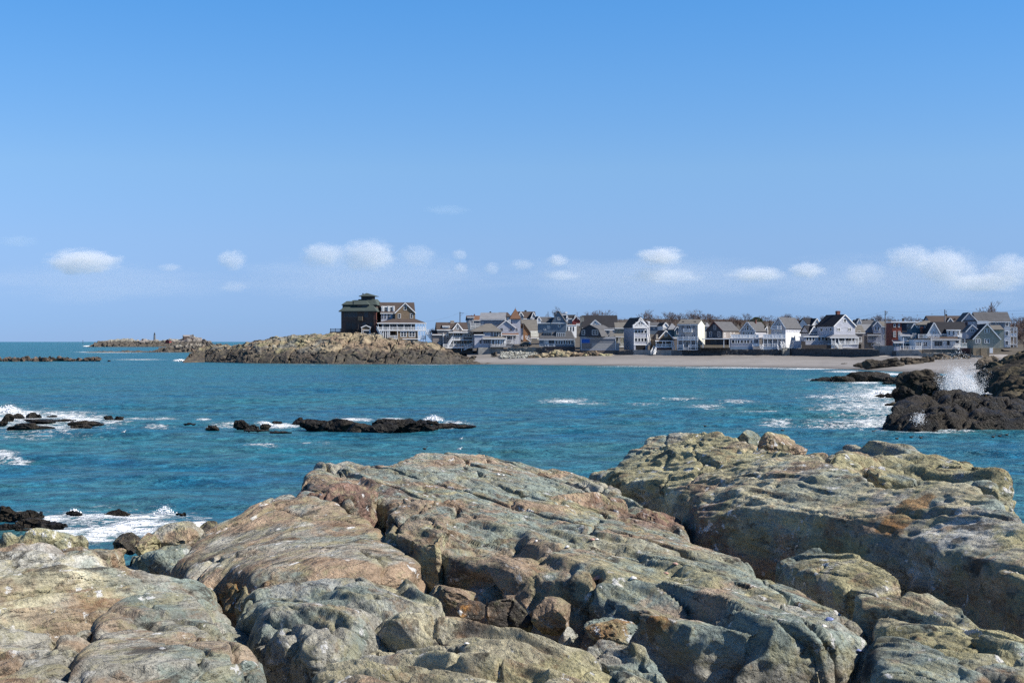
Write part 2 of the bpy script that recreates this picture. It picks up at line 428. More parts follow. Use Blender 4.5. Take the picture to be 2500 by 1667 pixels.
def detail(p, n, s=1.0, dip=(0.5, 0.6), ledge=0.05, rough=0.03, chunk=0.05, pits=0.0, seed=0.0, vox=0.02, joints=0.0, gain=1.25):
    """push vertices along their normals: ledges along the layers, broken plates, open joints, pits (steps no finer than the mesh, vox)"""
    q = np.asarray(p/s, np.float32); vox = vox/s; chunk = chunk*gain; ledge = ledge*gain
    a, b, c = rot_strata(q, dip)
    st = np.stack([a, b, c], 1).astype(np.float32)
    w = fbm(q*0.7+seed, 3); w2 = fbm(q*1.9+seed+8, 3)
    d = 0
    # ledges where the layers crop out
    sc = np.array([.45, 1.2, 2.0]); h0 = chisel(st*sc*1.6+seed*2+50, 2)
    for per, am in ((0.62, .85), (0.25, 0.72), (0.11, 0.42)):
        wd = max(.10, 3.4*vox/per)
        if wd > .5: continue
        k = c/per+h0*.8*min(1, .25/per)+w*0.7*min(1, .3/per)+0.35*pnoise(st*np.array([.5, .8, .4])+per*9)+.18*w2
        kf = np.floor(k); f = k-kf
        msk = sstep(-0.12, 0.22, pnoise(st*np.array([.35, .8, .8])*(.35/per)**.5+5+seed+per*20))
        lay = hash1(kf, int(seed*10)+int(per*100))-0.5; lay2 = hash1(kf+1, int(seed*10)+int(per*100))-0.5
        t = np.clip((f-1+wd)/wd, 0, 1)
        d = d+ledge*am*msk*(lay+(lay2-lay)*t+0.9*(f-t-.4))*1.4
    # long joints running across everything
    if joints:
        blkj = sstep(-.2, .15, pnoise(q*.3+40+seed))
        for ang, spc, dp in ((dip[0]+.10, .85, 1.0), (dip[0]+1.25, 1.7, .8), (dip[0]-.45, 1.9, .9)):
            u = (-q[:, 0]*math.sin(ang)+q[:, 1]*math.cos(ang)+.25*q[:, 2])/spc+.22*w+.05*w2+seed
            kf = np.floor(u); f = np.abs(u-kf-.5)*spc
            on = (hash1(kf, int(ang*10)) > .15)*sstep(-.28, -.10, pnoise(np.stack([q[:, 0]*.5, q[:, 1]*.35, kf*3.7], 1)))
            d = d-joints*dp*on*(1-np.clip((f-.2*vox)/max(.03, 1.5*vox), 0, 1))+joints*.55*(hash1(np.floor(u+.5), 9)-.5)*blkj
    # broken faces: big blocks with open joints, then flat chipped facets
    wq = np.stack([w, w2, w-w2], 1)*.3
    blk = sstep(-0.1, 0.25, pnoise(q*0.35+21+seed))
    h, e, cid = facets(st*np.array([.36, .85, 1.1])+wq+seed*3, 1, .8); k = vox*1.1
    d = d+chunk*(.9*h*np.clip(e/max(.04, 2.2*k), 0, 1)-2.4*(1-np.clip((e-.005)/max(.04, 1.7*k), 0, 1)))*(.1+.9*blk)
    m2 = .35+.65*sstep(-.15, .25, pnoise(q*0.8+4+seed))
    d = d+chunk*m2*(2.3*chisel(st*np.array([.75, 1.5, 1.9])+seed, 2, .55)+1.0*chisel(st*np.array([2.6, 4.5, 5.5])+seed+9, 2, .6))
    # layered streaks and grain
    d = d+rough*(0.8*chisel(st*np.array([0.7, 3.6, 6.5])+seed, 3, .6)+0.35*ridged(st*np.array([1.6, 7, 12]), 2)-.3)
    if pits:
        m = sstep(-0.15, 0.15, pnoise(q*0.55+33+seed))
        pn = ridged(st*np.array([2.2, 5.5, 7.5])+w[:, None]*1.5, 2); pn2 = ridged(st*np.array([6, 11, 14])+4, 1)
        d = d+pits*m*(np.clip(pn, -1.2, 0.75)+.4*np.clip(pn2, -1, .6))
    return p+n*(d*s)[:, None]

def mesh_arrays(me):
    V = np.empty(len(me.vertices)*3, np.float32); me.vertices.foreach_get('co', V)
    N = np.empty(len(me.vertices)*3, np.float32); me.vertex_normals.foreach_get('vector', N)
    return V.reshape(-1, 3), N.reshape(-1, 3)

def remesh(me, voxel):
    o = bpy.data.objects.new('tmp', me); COL.objects.link(o)
    m = o.modifiers.new('r', 'REMESH'); m.mode = 'VOXEL'; m.voxel_size = voxel; m.use_smooth_shade = True
    dg = bpy.context.evaluated_depsgraph_get()
    out = bpy.data.meshes.new_from_object(o.evaluated_get(dg))
    bpy.data.objects.remove(o); bpy.data.meshes.remove(me)
    return out

def cull(me, zmin):
    """drop faces buried far under the surrounding rock"""
    V, N = mesh_arrays(me)
    nf = len(me.polygons)
    L = np.empty(len(me.loops), np.int32); me.loops.foreach_get('vertex_index', L)
    q = L.reshape(-1, 4)
    keep = V[q][:, :, 2].max(1) > zmin
    q = q[keep]; used = np.unique(q); mp = np.full(len(V), -1, np.int32); mp[used] = np.arange(len(used))
    return V[used], N[used], mp[q]

def relax(V, q, it=1, lam=.5):
    """take the mesh-sized saw teeth off"""
    a = q.ravel(); b = np.roll(q, -1, 1).ravel(); n = len(V)
    cnt = np.bincount(a, minlength=n)+np.bincount(b, minlength=n); cnt = np.maximum(cnt, 1)
    for k in range(it):
        M = np.stack([np.bincount(a, V[b, j], n)+np.bincount(b, V[a, j], n) for j in range(3)], 1)/cnt[:, None]
        V = V+(M-V)*lam
    return V

def poly_sd(pts, x, y):
    """signed distance to polygon, positive inside"""
    d = np.full(x.shape, 1e9); ins = np.zeros(x.shape, bool)
    k = len(pts)
    for i in range(k):
        ax, ay = pts[i]; bx, by = pts[(i+1) % k]
        ex, ey = bx-ax, by-ay; wx, wy = x-ax, y-ay
        t = np.clip((wx*ex+wy*ey)/(ex*ex+ey*ey+1e-12), 0, 1)
        d = np.minimum(d, (wx-ex*t)**2+(wy-ey*t)**2)
        c = ((ay <= y) & (by > y)) | ((by <= y) & (ay > y))
        with np.errstate(divide='ignore', invalid='ignore'):
            ins ^= c & (x < ax+(y-ay)/(by-ay+1e-12)*(bx-ax))
    d = np.sqrt(d)
    return np.where(ins, d, -d)

def tps(pts, lam=0.004):
    pts = np.asarray(pts, float); n = len(pts); c = pts[:, :2].mean(0); sc = pts[:, :2].std()+1e-6
    q = (pts[:, :2]-c)/sc
    def U(r2): return np.where(r2 > 1e-12, 0.5*r2*np.log(np.maximum(r2, 1e-12)), 0)
    r2 = ((q[:, None]-q[None])**2).sum(-1)
    A = np.zeros((n+3, n+3)); A[:n, :n] = U(r2)+lam*n*np.eye(n); A[:n, n] = 1; A[:n, n+1:] = q; A[n, :n] = 1; A[n+1:, :n] = q.T
    w = np.linalg.solve(A, np.concatenate([pts[:, 2], [0, 0, 0]]))
    def f(x, y):
        s = np.stack([(x.ravel()-c[0])/sc, (y.ravel()-c[1])/sc], 1); out = np.empty(len(s))
        for i in range(0, len(s), 40000):
            b = s[i:i+40000]; r = ((b[:, None]-q[None])**2).sum(-1)
            out[i:i+40000] = U(r)@w[:n]+w[n]+b@w[n+1:]
        return out.reshape(x.shape)
    return f

SPOTS = []      # coloured patches of the rock itself: (point, radius, colour, amount)
def spot(px, py, z, r, col, am=0.8): SPOTS.append((np.array(Pz(px, py, z)), r, col, am))

def colour(p, mix, seed=0.0, s=1.0):
    """mix: list of (colour, weight); patches decided by noise"""
    q = p/s; sc = np.zeros((len(mix), len(p)), np.float32)
    wq = q*np.array([0.75, 0.75, 1.3])+np.stack([pnoise(q*1.5+seed), pnoise(q*1.5+5+seed), q[:, 0]*0], 1)*0.5
    for i, (c, w) in enumerate(mix):
        sc[i] = w*0.34+fbm(wq+13.7*i+seed*3.1, 6, gain=.62)
    sc = np.exp(sc*13); sc /= sc.sum(0)
    out = sum(sc[i][:, None]*mix[i][0][None] for i in range(len(mix)))
    return out*np.clip(1+0.42*fbm(q*2.6+seed, 5, gain=.6), .45, 1.7)[:, None]

def paint_spots(V, C):
    nz = None
    for c, rad, col, am in SPOTS:
        d2 = ((V-c)**2).sum(1); k = np.nonzero(d2 < (rad*1.8)**2)[0]
        if not len(k): continue
        if nz is None: nz = fbm(V*2.3, 6, gain=.65); n2 = 1+.35*fbm(V*3+2, 3)
        f = am*sstep(.95, .55, np.sqrt(d2[k])/rad+1.0*nz[k])
        C[k] = C[k]*(1-f)[:, None]+col[None]*(f*n2[k])[:, None]
    return C

FG = []
def rock(name, label, outline, inner, mix, r=0.18, rz=0.16, m=0.22, dip=(0.5, 0.6), ledge=0.05, rough=0.03, chunk=0.03, pits=0.0, seed=0.0, px=2.0, depth=0.75, lam=0.003, cat='rock', s=1.0, joints=.10, facet=.11, group='rocks of the foreground ledge', mat=None):
    """one mass of shore rock: surface through the given points, edges rounded over and dropping steeply"""
    pt = lambda q: q[1:] if q[0] == 'w' else (P(q[0], q[1], q[3]) if len(q) > 3 else Pz(*q))
    O = [pt(q) for q in outline]; I = [pt(q) for q in inner]
    f = tps(O+I, lam)
    A = np.array(O); D = float(np.median(A[:, 1]))
    g = max(0.035, D*0.0028)
    xs = np.arange(A[:, 0].min()-m-g, A[:, 0].max()+m+2*g, g); ys = np.arange(A[:, 1].min()-m-g, A[:, 1].max()+m+2*g, g)
    X, Y = np.meshgrid(xs, ys)
    sd = poly_sd([(a[0], a[1]) for a in O], X, Y)
    w = np.stack([X.ravel(), Y.ravel(), np.full(X.size, seed)], 1)
    w = w/s; sd = sd+s*(0.07*chisel(w*1.3, 3)+0.03*fbm(w*5, 2)).reshape(X.shape)*min(1, D/12)
    ca, sa = math.cos(dip[0]), math.sin(dip[0])
    wf = np.stack([(w[:, 0]*ca+w[:, 1]*sa)*.55, (-w[:, 0]*sa+w[:, 1]*ca)*1.25, w[:, 2]], 1)
    Z = f(X, Y)+s*facet*chisel(wf+seed, 3, .45).reshape(X.shape)
    t = np.clip(sd/(r*.45), 0, 1)
    Z = Z-rz*(1-np.sqrt(np.clip(1-(1-t)**2, 0, 1)))+rz*0.5
    zb = float(A[:, 2].min())-depth
    o = np.clip(-sd/m, 0, 1)
    o = o**.8; Z = Z*(1-o)+zb*o
    Z = np.maximum(Z, zb)
    ny, nx = X.shape; n = nx*ny
    top = np.stack([X.ravel(), Y.ravel(), Z.ravel()], 1); bot = top.copy(); bot[:, 2] = zb-0.12
    i = np.arange(n).reshape(ny, nx)
    q = np.stack([i[:-1, :-1], i[:-1, 1:], i[1:, 1:], i[1:, :-1]], -1).reshape(-1, 4)
    bd = np.concatenate([i[0, :], i[1:, -1], i[-1, -2::-1], i[-2:0:-1, 0]])
    sq = np.stack([bd, bd+n, np.roll(bd, -1)+n, np.roll(bd, -1)], 1)
    me = np_mesh('r', np.concatenate([top, bot]), quads=np.concatenate([q, q[:, ::-1]+n, sq]))
    vox = max(0.012, D/1422*px*1.08); me = remesh(me, vox)
    V, N, q = cull(me, zb+0.1); bpy.data.meshes.remove(me)
    V = detail(V, N, s, dip, ledge, rough, chunk, pits, seed, vox, joints)
    V = relax(V, q, 1, .18)
    C = colour(V, mix, seed, s)
    C = paint_spots(V, C)
    me = np_mesh(name, V, quads=q, mat=mat or M_ROCK, smooth=True)
    set_attr(me, 'rockcol', np.clip(C, 0.012, 0.8), 'COLOR')
    o = tag(link(bpy.data.objects.new(name, me)), label, cat, group)
    FG.append(o); return o

def ico(n):
    bm = bmesh.new(); bmesh.ops.create_icosphere(bm, subdivisions=n, radius=1.0)
    V = np.array([v.co[:] for v in bm.verts], np.float32); T = np.array([[v.index for v in f.verts] for f in bm.faces], np.int32)
    bm.free(); return V, T
ICO = {n: ico(n) for n in (1, 2, 3, 4, 5, 6)}

def boulder_arrays(c, size, sub=5, seed=0, cuts=9, flat=0.75, rot=0.0, s=None, **kw):
    """convex block broken along random planes, then weathered"""
    V, T = ICO[sub]; V = V.copy(); rs = np.random.RandomState(seed)
    for k in range(cuts):
        n = rs.normal(size=3); n /= np.linalg.norm(n); h = rs.uniform(0.5, 0.85)
        d = V@n-h; V -= np.where(d > 0, d, 0)[:, None]*n[None]*0.96
    V = V*np.asarray(size, np.float32)[None]
    ca, sa = math.cos(rot), math.sin(rot)
    V = np.stack([V[:, 0]*ca-V[:, 1]*sa, V[:, 0]*sa+V[:, 1]*ca, V[:, 2]], 1)
    s = s or float(np.mean(size))*1.1
    W = V+np.asarray(c, np.float32)[None]
    # vertex normals
    fn = np.cross(V[T[:, 1]]-V[T[:, 0]], V[T[:, 2]]-V[T[:, 0]]); N = np.zeros_like(V)
    for k in range(3): np.add.at(N, T[:, k], fn)
    N /= np.linalg.norm(N, axis=1)[:, None]+1e-9
    W = detail(W, N.astype(np.float32), s, seed=seed*0.37 % 20, vox=float(np.mean(size))*{3: .16, 4: .08, 5: .04, 6: .02}.get(sub, .3), **kw)
    return W, T

def boulder(name, label, px, py, z, w, h, mix, dz=None, seed=1, rot=0.0, sub=5, group='rocks of the foreground ledge', dip=(0.5, 0.8), ledge=0.035, rough=0.035, chunk=0.03, cuts=9, mat=None, cat='rock', D=None):
    """px,py: centre of the boulder in the photograph, w,h its width and height in photo pixels"""
    c = P(px, py, D) if D else Pz(px, py, z); k = c[1]/F
    hw, hh = w*k/2, h*k/2
    hd = dz if dz else (hw+hh)/2
    V, T = boulder_arrays(c, (hw, hd, hh), sub, seed, cuts, rot=rot, dip=dip, ledge=ledge, rough=rough, chunk=chunk)
    C = colour(V, mix, seed*0.7, max(1.0, float(np.mean((hw, hd, hh)))))
    if not D: C = paint_spots(V, C)
    me = np_mesh(name, V, tris=T, mat=mat or M_ROCK, smooth=False)
    set_attr(me, 'rockcol', np.clip(C, 0.01, 0.8), 'COLOR')
    return tag(link(bpy.data.objects.new(name, me)), label, cat, group)

# ---------------------------------------------------------------- foreground ledge
spot(560,1450,5.55,.34,ORANGE,.75); spot(610,1500,5.6,.3,ORANGE,.55)
spot(2200,1255,6.15,.33,ORANGE,.75); spot(2175,1290,6.05,.18,ORANGE,.6)
spot(1590,1500,5.92,.22,ORANGE,.85); spot(1570,1530,5.75,.14,ORANGE,.5); spot(1650,1545,5.6,.6,BROWN,.7); spot(1165,1475,5.85,.2,ORANGE,.9); spot(1480,1525,5.9,.22,ORANGE,.8)
spot(830,1215,5.85,1.1,RED,.85); spot(1600,1290,5.5,1.2,RED,.7); spot(1560,1270,5.6,.7,RED,.5)
spot(1180,1290,5.85,1.9,GREEN,.85); spot(1300,1330,5.8,1.4,GREEN,.8); spot(1450,1370,5.8,1.0,GREEN,.7); spot(1040,1150,6.0,1.4,GREEN,.5); spot(1250,1160,6.0,1.3,GREEN,.7)
spot(1000,1250,6.0,.95,BROWN,.85); spot(1040,1310,5.9,.6,BROWN,.8); spot(1200,1380,5.8,1.1,BROWN,.8); spot(1290,1410,5.8,.8,BROWN,.7); spot(1420,1430,5.75,.6,BROWN,.6)
spot(700,1330,6.0,1.1,BROWN,.45); spot(780,1290,6.0,.7,GREEN,.6); spot(560,1330,5.8,.5,DARK,.5)
spot(1530,1420,5.8,.7,OLIVE,.6); spot(1570,1360,5.7,.7,CREAM,.6); spot(1700,1410,5.75,.6,OLIVE,.5)
spot(1960,1175,6.3,.9,GREEN,.6); spot(1800,1110,6.3,1.2,OLIVE,.6); spot(1650,1080,6.3,1.5,OLIVE,.5); spot(2330,1240,6.4,.8,PALE,.6)
spot(2380,1480,5.7,1.2,BROWN,.75); spot(2300,1420,5.8,.8,BROWN,.6)
spot(500,1620,5.9,.35,BROWN,.8); spot(590,1620,5.8,.25,RED,.6); spot(60,1450,5.9,.55,PALE,.7); spot(100,1420,5.9,.4,PALE,.6); spot(150,1530,5.95,.5,BROWN,.7); spot(30,1500,5.95,.5,BROWN,.6); spot(350,1490,5.85,.5,GREEN,.6); spot(230,1500,5.95,.35,ORANGE*.8+.03,.5); spot(100,1350,5.5,.8,BROWN,.6)
spot(720,1450,5.9,.5,PALE,.6); spot(880,1470,5.95,.5,GREEN,.4)

G1 = [(GREY,1),(GREEN,.9),(BROWN,.8),(CREAM,.4)]
# the big central mass: back dome, slab running down to the right, front wall
rock('bedrock_slab', 'largest sloping slab of grey green and brown bedrock in the middle, running from the back dome to a front wall',
 [(700,1238,5.85),(740,1208,5.8),(765,1168,5.85),(830,1140,5.95),(900,1132,6.0),(945,1138,6.0),(1000,1116,6.02),(1110,1108,6.05),(1190,1106,6.05),(1250,1126,5.95),(1310,1138,5.9),(1370,1156,5.8),(1430,1174,5.7),
  (1520,1217,5.6),(1600,1257,5.52),(1660,1290,5.47),(1690,1322,5.45),(1690,1350,5.53),(1790,1364,5.60),(1832,1388,5.64),(1868,1420,5.65),(1936,1452,5.65),(2020,1502,5.68),(2085,1540,5.7),(2096,1572,5.7),
  (2000,1568,5.8),(1868,1554,5.82),(1755,1526,5.88),(1680,1515,5.9),(1600,1500,5.92),(1560,1494,5.92),(1520,1490,5.85),(1440,1458,5.75),(1340,1430,5.75),(1250,1408,5.8),(1180,1392,5.8),(1100,1372,5.8),(1025,1345,5.8),(985,1315,5.75),(950,1290,5.75),(935,1252,5.78),(870,1237,5.8),(800,1227,5.85)],
 [(830,1180,5.95),(900,1200,5.92),(1000,1165,6.0),(1150,1150,6.02),(1250,1200,5.92),(1100,1245,5.95),(1000,1250,6.0),(1040,1310,5.92),(1200,1300,5.85),(1350,1280,5.75),(1500,1330,5.7),(1400,1370,5.8),(1600,1400,5.75),(1750,1430,5.75),(1650,1465,5.85),(1800,1500,5.82),(1950,1530,5.76)],
 [(GREEN,1.25),(GREY,.75),(BROWN,.8),(OLIVE,.1)], r=0.35, rz=.14, m=.30, dip=(-1.2,.75), ledge=0.06, chunk=0.013, rough=.024, pits=.012, joints=0.15, facet=0.05, seed=1.0)
rock('whaleback_rock', 'smooth grey brown whaleback rock left of the slab with a dark steep left flank',
 [(420,1440,5.3),(455,1372,5.49),(512,1288,5.79),(570,1243,5.97),(640,1225,6.0),(710,1218,6.02),(830,1243,5.95),(900,1288,5.8),(940,1338,5.7),(980,1382,5.65),(1025,1412,5.6),(1000,1430,5.6),(900,1426,5.7),(780,1423,5.75),(680,1425,5.75),(600,1432,5.7),(545,1448,5.5),(480,1468,5.43)],
 [(600,1300,5.97),(700,1300,6.06),(800,1330,5.97),(620,1390,5.82),(750,1390,5.86),(880,1370,5.82),(520,1380,5.58),(480,1420,5.42),(700,1250,6.06)],
 [(GREY,1.1),(BROWN,.95),(GREEN,.5)], r=.4, rz=.15, m=.35, dip=(1.15,.55), ledge=.05, chunk=.022, rough=.018, joints=.08, facet=0.07, seed=2.0, mat=M_ROCKL)
# the wall rises almost straight from its foot: top edge a hand's breadth behind the foot
WALLTOP = []
for fx, fy, fz, tz in [(1520,1217,5.45,5.82),(1600,1257,5.35,6.0),(1660,1292,5.3,6.06),(1720,1347,5.3,6.08),(1785,1357,5.3,6.1),(1850,1366,5.3,6.1),(1905,1374,5.32,6.08),(1960,1382,5.35,6.05),(2030,1400,5.38,6.02),(2100,1417,5.4,5.99),(2200,1452,5.4,5.93),(2300,1492,5.4,5.91),(2400,1524,5.4,5.91),(2500,1565,5.45,5.91)]:
    wx, wy, wz = Pz(fx, fy, fz); WALLTOP.append(('w', wx+.17, wy+.06, tz))
rock('ridge_rock', 'long high ridge of olive and grey rock on the right with a shadowed left wall',
 [(1440,1174,5.55),(1500,1124,5.9),(1560,1089,6.1),(1580,1070,6.2),(1640,1060,6.3),(1700,1058,6.35),(1745,1072,6.3),(1800,1093,6.25),(1900,1118,6.25),(2000,1143,6.3),(2100,1163,6.35),(2200,1168,6.45),(2300,1163,6.5),(2400,1181,6.5),(2500,1228,6.45),(2580,1262,6.4),(2720,1480,6.0),
  (2640,1590,5.6),(2500,1565,5.45),(2400,1524,5.4),(2300,1492,5.4),(2200,1452,5.4),(2100,1417,5.4),(1960,1382,5.35),(1850,1366,5.3),(1720,1347,5.3),(1660,1292,5.3),(1600,1257,5.35),(1520,1217,5.45)],
 [(1600,1092,6.22),(1650,1107,6.22),(1730,1147,6.17),(1830,1172,6.17),(1900,1202,6.17),(1925,1245,6.07),(2080,1262,6.12),(2150,1285,6.08),(2200,1330,5.98),(2300,1370,5.97),(2400,1393,5.97),(2500,1428,5.97),
  *WALLTOP,(1700,1080,6.32),(1850,1140,6.27),(2000,1190,6.25),(2150,1210,6.3),(2300,1230,6.37),(2250,1300,6.17),(2400,1290,6.32)],
 [(OLIVE,1.15),(CREAM,1.0),(GREY,.6),(GREEN,.65),(BROWN,.4)], r=.2, rz=.06, m=.22, dip=(-1.25,.9), ledge=.045, chunk=0.02, rough=.034, pits=.03, joints=0.03, facet=0.075, seed=3.0)
rock('crest_rock', 'knobbly olive rock behind the right end of the ridge',
 [(2010,1150,6.1),(2060,1114,6.2),(2110,1092,6.3),(2180,1088,6.3),(2240,1118,6.25),(2330,1138,6.2),(2420,1168,6.2),(2465,1195,6.1),(2440,1215,6.2),(2300,1190,6.2),(2150,1185,6.2),(2060,1175,6.15)],
 [(2150,1130,6.35),(2300,1165,6.3)], [(OLIVE,.9),(GREY,.9),(GREEN,.8)], r=.25, chunk=.05, ledge=.07, dip=(-1.1,.9), seed=4.0)
rock('curved_rock', 'rounded brown rock curling over the middle of the ridge crest',
 [(2005,1150,6.33),(2040,1122,6.36),(2090,1112,6.38),(2130,1122,6.36),(2165,1150,6.3),(2175,1172,6.25),(2140,1172,6.25),(2100,1155,6.3),(2050,1160,6.3)], [(2090,1130,6.46)],
 [(BROWN,1),(OLIVE,.5),(RED,.3)], r=.25, rz=.2, m=.2, chunk=.02, ledge=.02, seed=5.0)
rock('block_rock', 'shadowed block of rock lying in the cleft under the right ridge',
 [(1900,1385,5.55),(1925,1356,5.66),(2000,1350,5.71),(2080,1366,5.73),(2165,1394,5.72),(2222,1440,5.6),(2140,1478,5.52),(2040,1462,5.5),(1945,1432,5.48)],
 [(2000,1385,5.73),(2100,1405,5.72)], [(GREEN,1),(GREY,.6),(OLIVE,.6)], r=.14, m=0.14, chunk=0.02, dip=(-1.1,.9), facet=0.05, joints=0.05, seed=6.0, px=1.8)
rock('corner_rock', 'grey green rock with a raised left end filling the lower right corner',
 [(2085,1500,5.75),(2105,1450,5.9),(2140,1436,5.98),(2200,1447,5.95),(2270,1460,5.9),(2335,1490,5.85),(2420,1552,5.8),(2500,1590,5.75),(2600,1640,5.7),(2600,1760,5.7),(2400,1700,5.75),(2250,1650,5.7),(2150,1600,5.62),(2100,1555,5.62)],
 [(2180,1480,5.97),(2300,1540,5.85),(2400,1620,5.8),(2200,1560,5.78)], [(GREEN,1),(GREY,.9),(OLIVE,.5),(CREAM,.3)], r=.16, m=.2, dip=(-1.0,.9), ledge=.08, chunk=.028, rough=.032, facet=0.08, joints=0.08, seed=7.0, px=1.7)
rock('foot_rock', 'low dark brown rock at the bottom edge under the corner rock',
 [(2120,1640,5.65),(2160,1588,5.78),(2210,1585,5.8),(2300,1640,5.8),(2400,1690,5.75),(2380,1730,5.8),(2150,1730,5.7)], [(2230,1640,5.85)],
 [(GREEN,.8),(BROWN,1.0),(DARK,.3)], r=.14, m=.18, dip=(-1.0,.9), ledge=.06, seed=8.0, px=1.7)
# front centre
rock('pale_lobe_rock', 'broad cream and grey lobe of pitted rock in front of the whaleback',
 [(615,1500,5.7),(650,1458,5.82),(700,1438,5.9),(830,1430,5.88),(900,1434,5.88),(1000,1447,5.84),(1060,1477,5.8),(1105,1516,5.74),(1090,1537,5.7),(1000,1547,5.77),(895,1560,5.8),(885,1600,5.78),(862,1640,5.75),(780,1662,5.72),(700,1642,5.68),(640,1622,5.62),(605,1572,5.6)],
 [(720,1480,6.0),(850,1490,6.0),(980,1490,5.93),(720,1570,6.0),(800,1600,5.97),(660,1540,5.9)], [(CREAM,.9),(GREY,1.1),(GREEN,.6),(BROWN,.4)], r=.28, rz=.16, m=.22, dip=(-.85,.6), ledge=.065, rough=.03, chunk=0.018, pits=0.05, facet=0.05, joints=0.05, seed=9.0, px=1.8)
rock('lichen_rock', 'narrow steep rock stained orange with lichen between the whaleback and the pale lobe',
 [(530,1450,5.5),(575,1438,5.68),(630,1428,5.8),(700,1436,5.86),(655,1462,5.78),(622,1502,5.66),(602,1556,5.45),(565,1530,5.4),(540,1490,5.42)], [(600,1470,5.72)],
 [(BROWN,1),(ORANGE,.7),(DARK,.6),(OLIVE,.4)], r=.12, m=.25, chunk=.04, ledge=.07, seed=10.0, px=1.8)
rock('ledgy_rock', 'wide rough cream rock full of little ledges along the bottom centre',
 [(870,1650,5.85),(905,1572,5.8),(1000,1556,5.82),(1090,1543,5.8),(1150,1530,5.84),(1220,1540,5.86),(1265,1562,5.86),(1340,1590,5.84),(1430,1618,5.82),(1550,1672,5.8),(1640,1725,5.8),(1590,1760,5.85),(1200,1770,5.95),(800,1765,5.9),(790,1690,5.78)],
 [(1000,1610,5.98),(1200,1610,6.0),(1100,1680,6.05),(1350,1680,5.97),(950,1700,5.98)], [(CREAM,1.1),(GREY,.8),(OLIVE,.6),(BROWN,.5)], r=.22, m=.2, dip=(-.75,.7), facet=0.1, ledge=.09, rough=.04, chunk=.026, pits=.06, joints=0.08, seed=11.0, px=1.7)
rock('brown_hump_rock', 'smooth brown hump of rock beside the dark triangular boulders',
 [(1095,1540,5.76),(1110,1514,5.84),(1150,1508,5.88),(1200,1515,5.87),(1250,1545,5.84),(1300,1585,5.8),(1240,1570,5.82),(1150,1550,5.8)], [(1170,1530,5.92)],
 [(BROWN,1),(GREY,.6)], r=.16, m=.16, chunk=.02, ledge=.03, dip=(-.9,.7), seed=12.0, px=1.6)
rock('lumpy_rock', 'lumpy grey and tan rock at the bottom beside the brown front wall',
 [(1420,1610,5.82),(1440,1572,5.86),(1500,1560,5.9),(1560,1580,5.88),(1600,1630,5.84),(1650,1672,5.82),(1720,1760,5.8),(1560,1760,5.8)], [(1520,1600,5.94),(1590,1680,5.9)],
 [(GREY,1),(CREAM,.7),(GREEN,.6),(BROWN,.5)], r=.16, m=.16, chunk=.04, ledge=.06, pits=.03, dip=(-.9,.8), seed=13.0, px=1.6)
B = boulder
B('angular_boulder', 'angular brown block in the gully below the slab', 1096,1458,5.72,140,66,[(BROWN,1),(GREY,.5)],dz=.3,seed=31,cuts=12)
B('dark_boulder', 'large dark triangular boulder in the front gully', 1240,1505,5.66,150,125,[(DARK,.9),(BROWN,.9)],dz=.3,seed=32,cuts=14)
B('dark_boulder', 'dark blocky boulder to the right of the large triangular one', 1345,1510,5.66,130,110,[(DARK,.8),(OLIVE,.6),(BROWN,.6)],dz=.3,seed=33,cuts=14)
B('pointed_stone', 'small pointed grey stone standing in the gully at the foot of the dark boulders', 1386,1556,5.72,52,62,[(GREEN,1),(GREY,1)],dz=.12,seed=34,cuts=12)
B('lichen_boulder', 'small orange lichened boulder at the left of the dark triangular boulder', 1150,1490,5.74,82,44,[(BROWN,1),(ORANGE,.6),(DARK,.7)],dz=.2,seed=35)
B('mossy_boulder', 'grey green boulder with an orange crown wedged under the slab edge', 1490,1545,5.8,140,70,[(GREEN,1),(DARK,.5),(BROWN,.5)],dz=.28,seed=36,rot=.4)
B('long_boulder', 'long brown boulder lying down the upper slab', 1402,1234,5.72,180,78,[(BROWN,1.1),(OLIVE,.6)],dz=.55,seed=37,rot=-.5,chunk=.02,ledge=.02)
B('red_boulder', 'reddish boulder beside the long brown one', 1500,1243,5.66,84,56,[(RED,1),(BROWN,.6)],dz=.4,seed=38)
B('red_boulder', 'dark red boulder at the right end of the upper slab', 1590,1275,5.52,170,70,[(RED,1),(DARK,.3),(GREY,.3)],dz=.5,seed=39,rot=-.5)
B('wedge_boulder', 'olive wedge of rock leaning below the red boulders', 1500,1290,5.66,90,50,[(OLIVE,1),(GREY,.7)],dz=.3,seed=40)
rock('red_ledge_rock', 'red brown ledge with a jagged dark left edge on the back dome',
 [(750,1222,5.93),(765,1204,5.99),(830,1193,6.06),(900,1192,6.06),(925,1200,6.02),(900,1225,5.98),(850,1238,5.95),(790,1236,5.92)], [(840,1212,6.07)], [(RED,1.1),(BROWN,.6)], r=.1, rz=.08, m=.16, ledge=.05, chunk=.035, dip=(.5,.6), seed=14.0)
rock('step_rock', 'brown step of rock with a dark left face near the middle of the slab',
 [(945,1325,5.82),(955,1270,5.95),(968,1235,6.05),(1000,1214,6.1),(1050,1240,6.07),(1085,1275,6.02),(1112,1318,5.93),(1075,1345,5.9),(1000,1352,5.82)], [(1000,1260,6.13),(1040,1305,6.05)], [(BROWN,1.3),(GREY,.4),(OLIVE,.3)], r=.12, rz=.08, m=.14, ledge=.03, chunk=.03, dip=(-1.2,.8), seed=15.0, px=1.8)
B('crest_boulder', 'dark green boulder on the skyline of the right ridge', 1822,1082,6.2,80,74,[(DARK,.5),(GREEN,1)],dz=.45,seed=41,cuts=12)
B('crest_boulder', 'brown pointed boulder on the ridge skyline right of the dark one', 1905,1092,6.2,130,76,[(BROWN,1),(RED,.4),(OLIVE,.3)],dz=.55,seed=42,cuts=12)
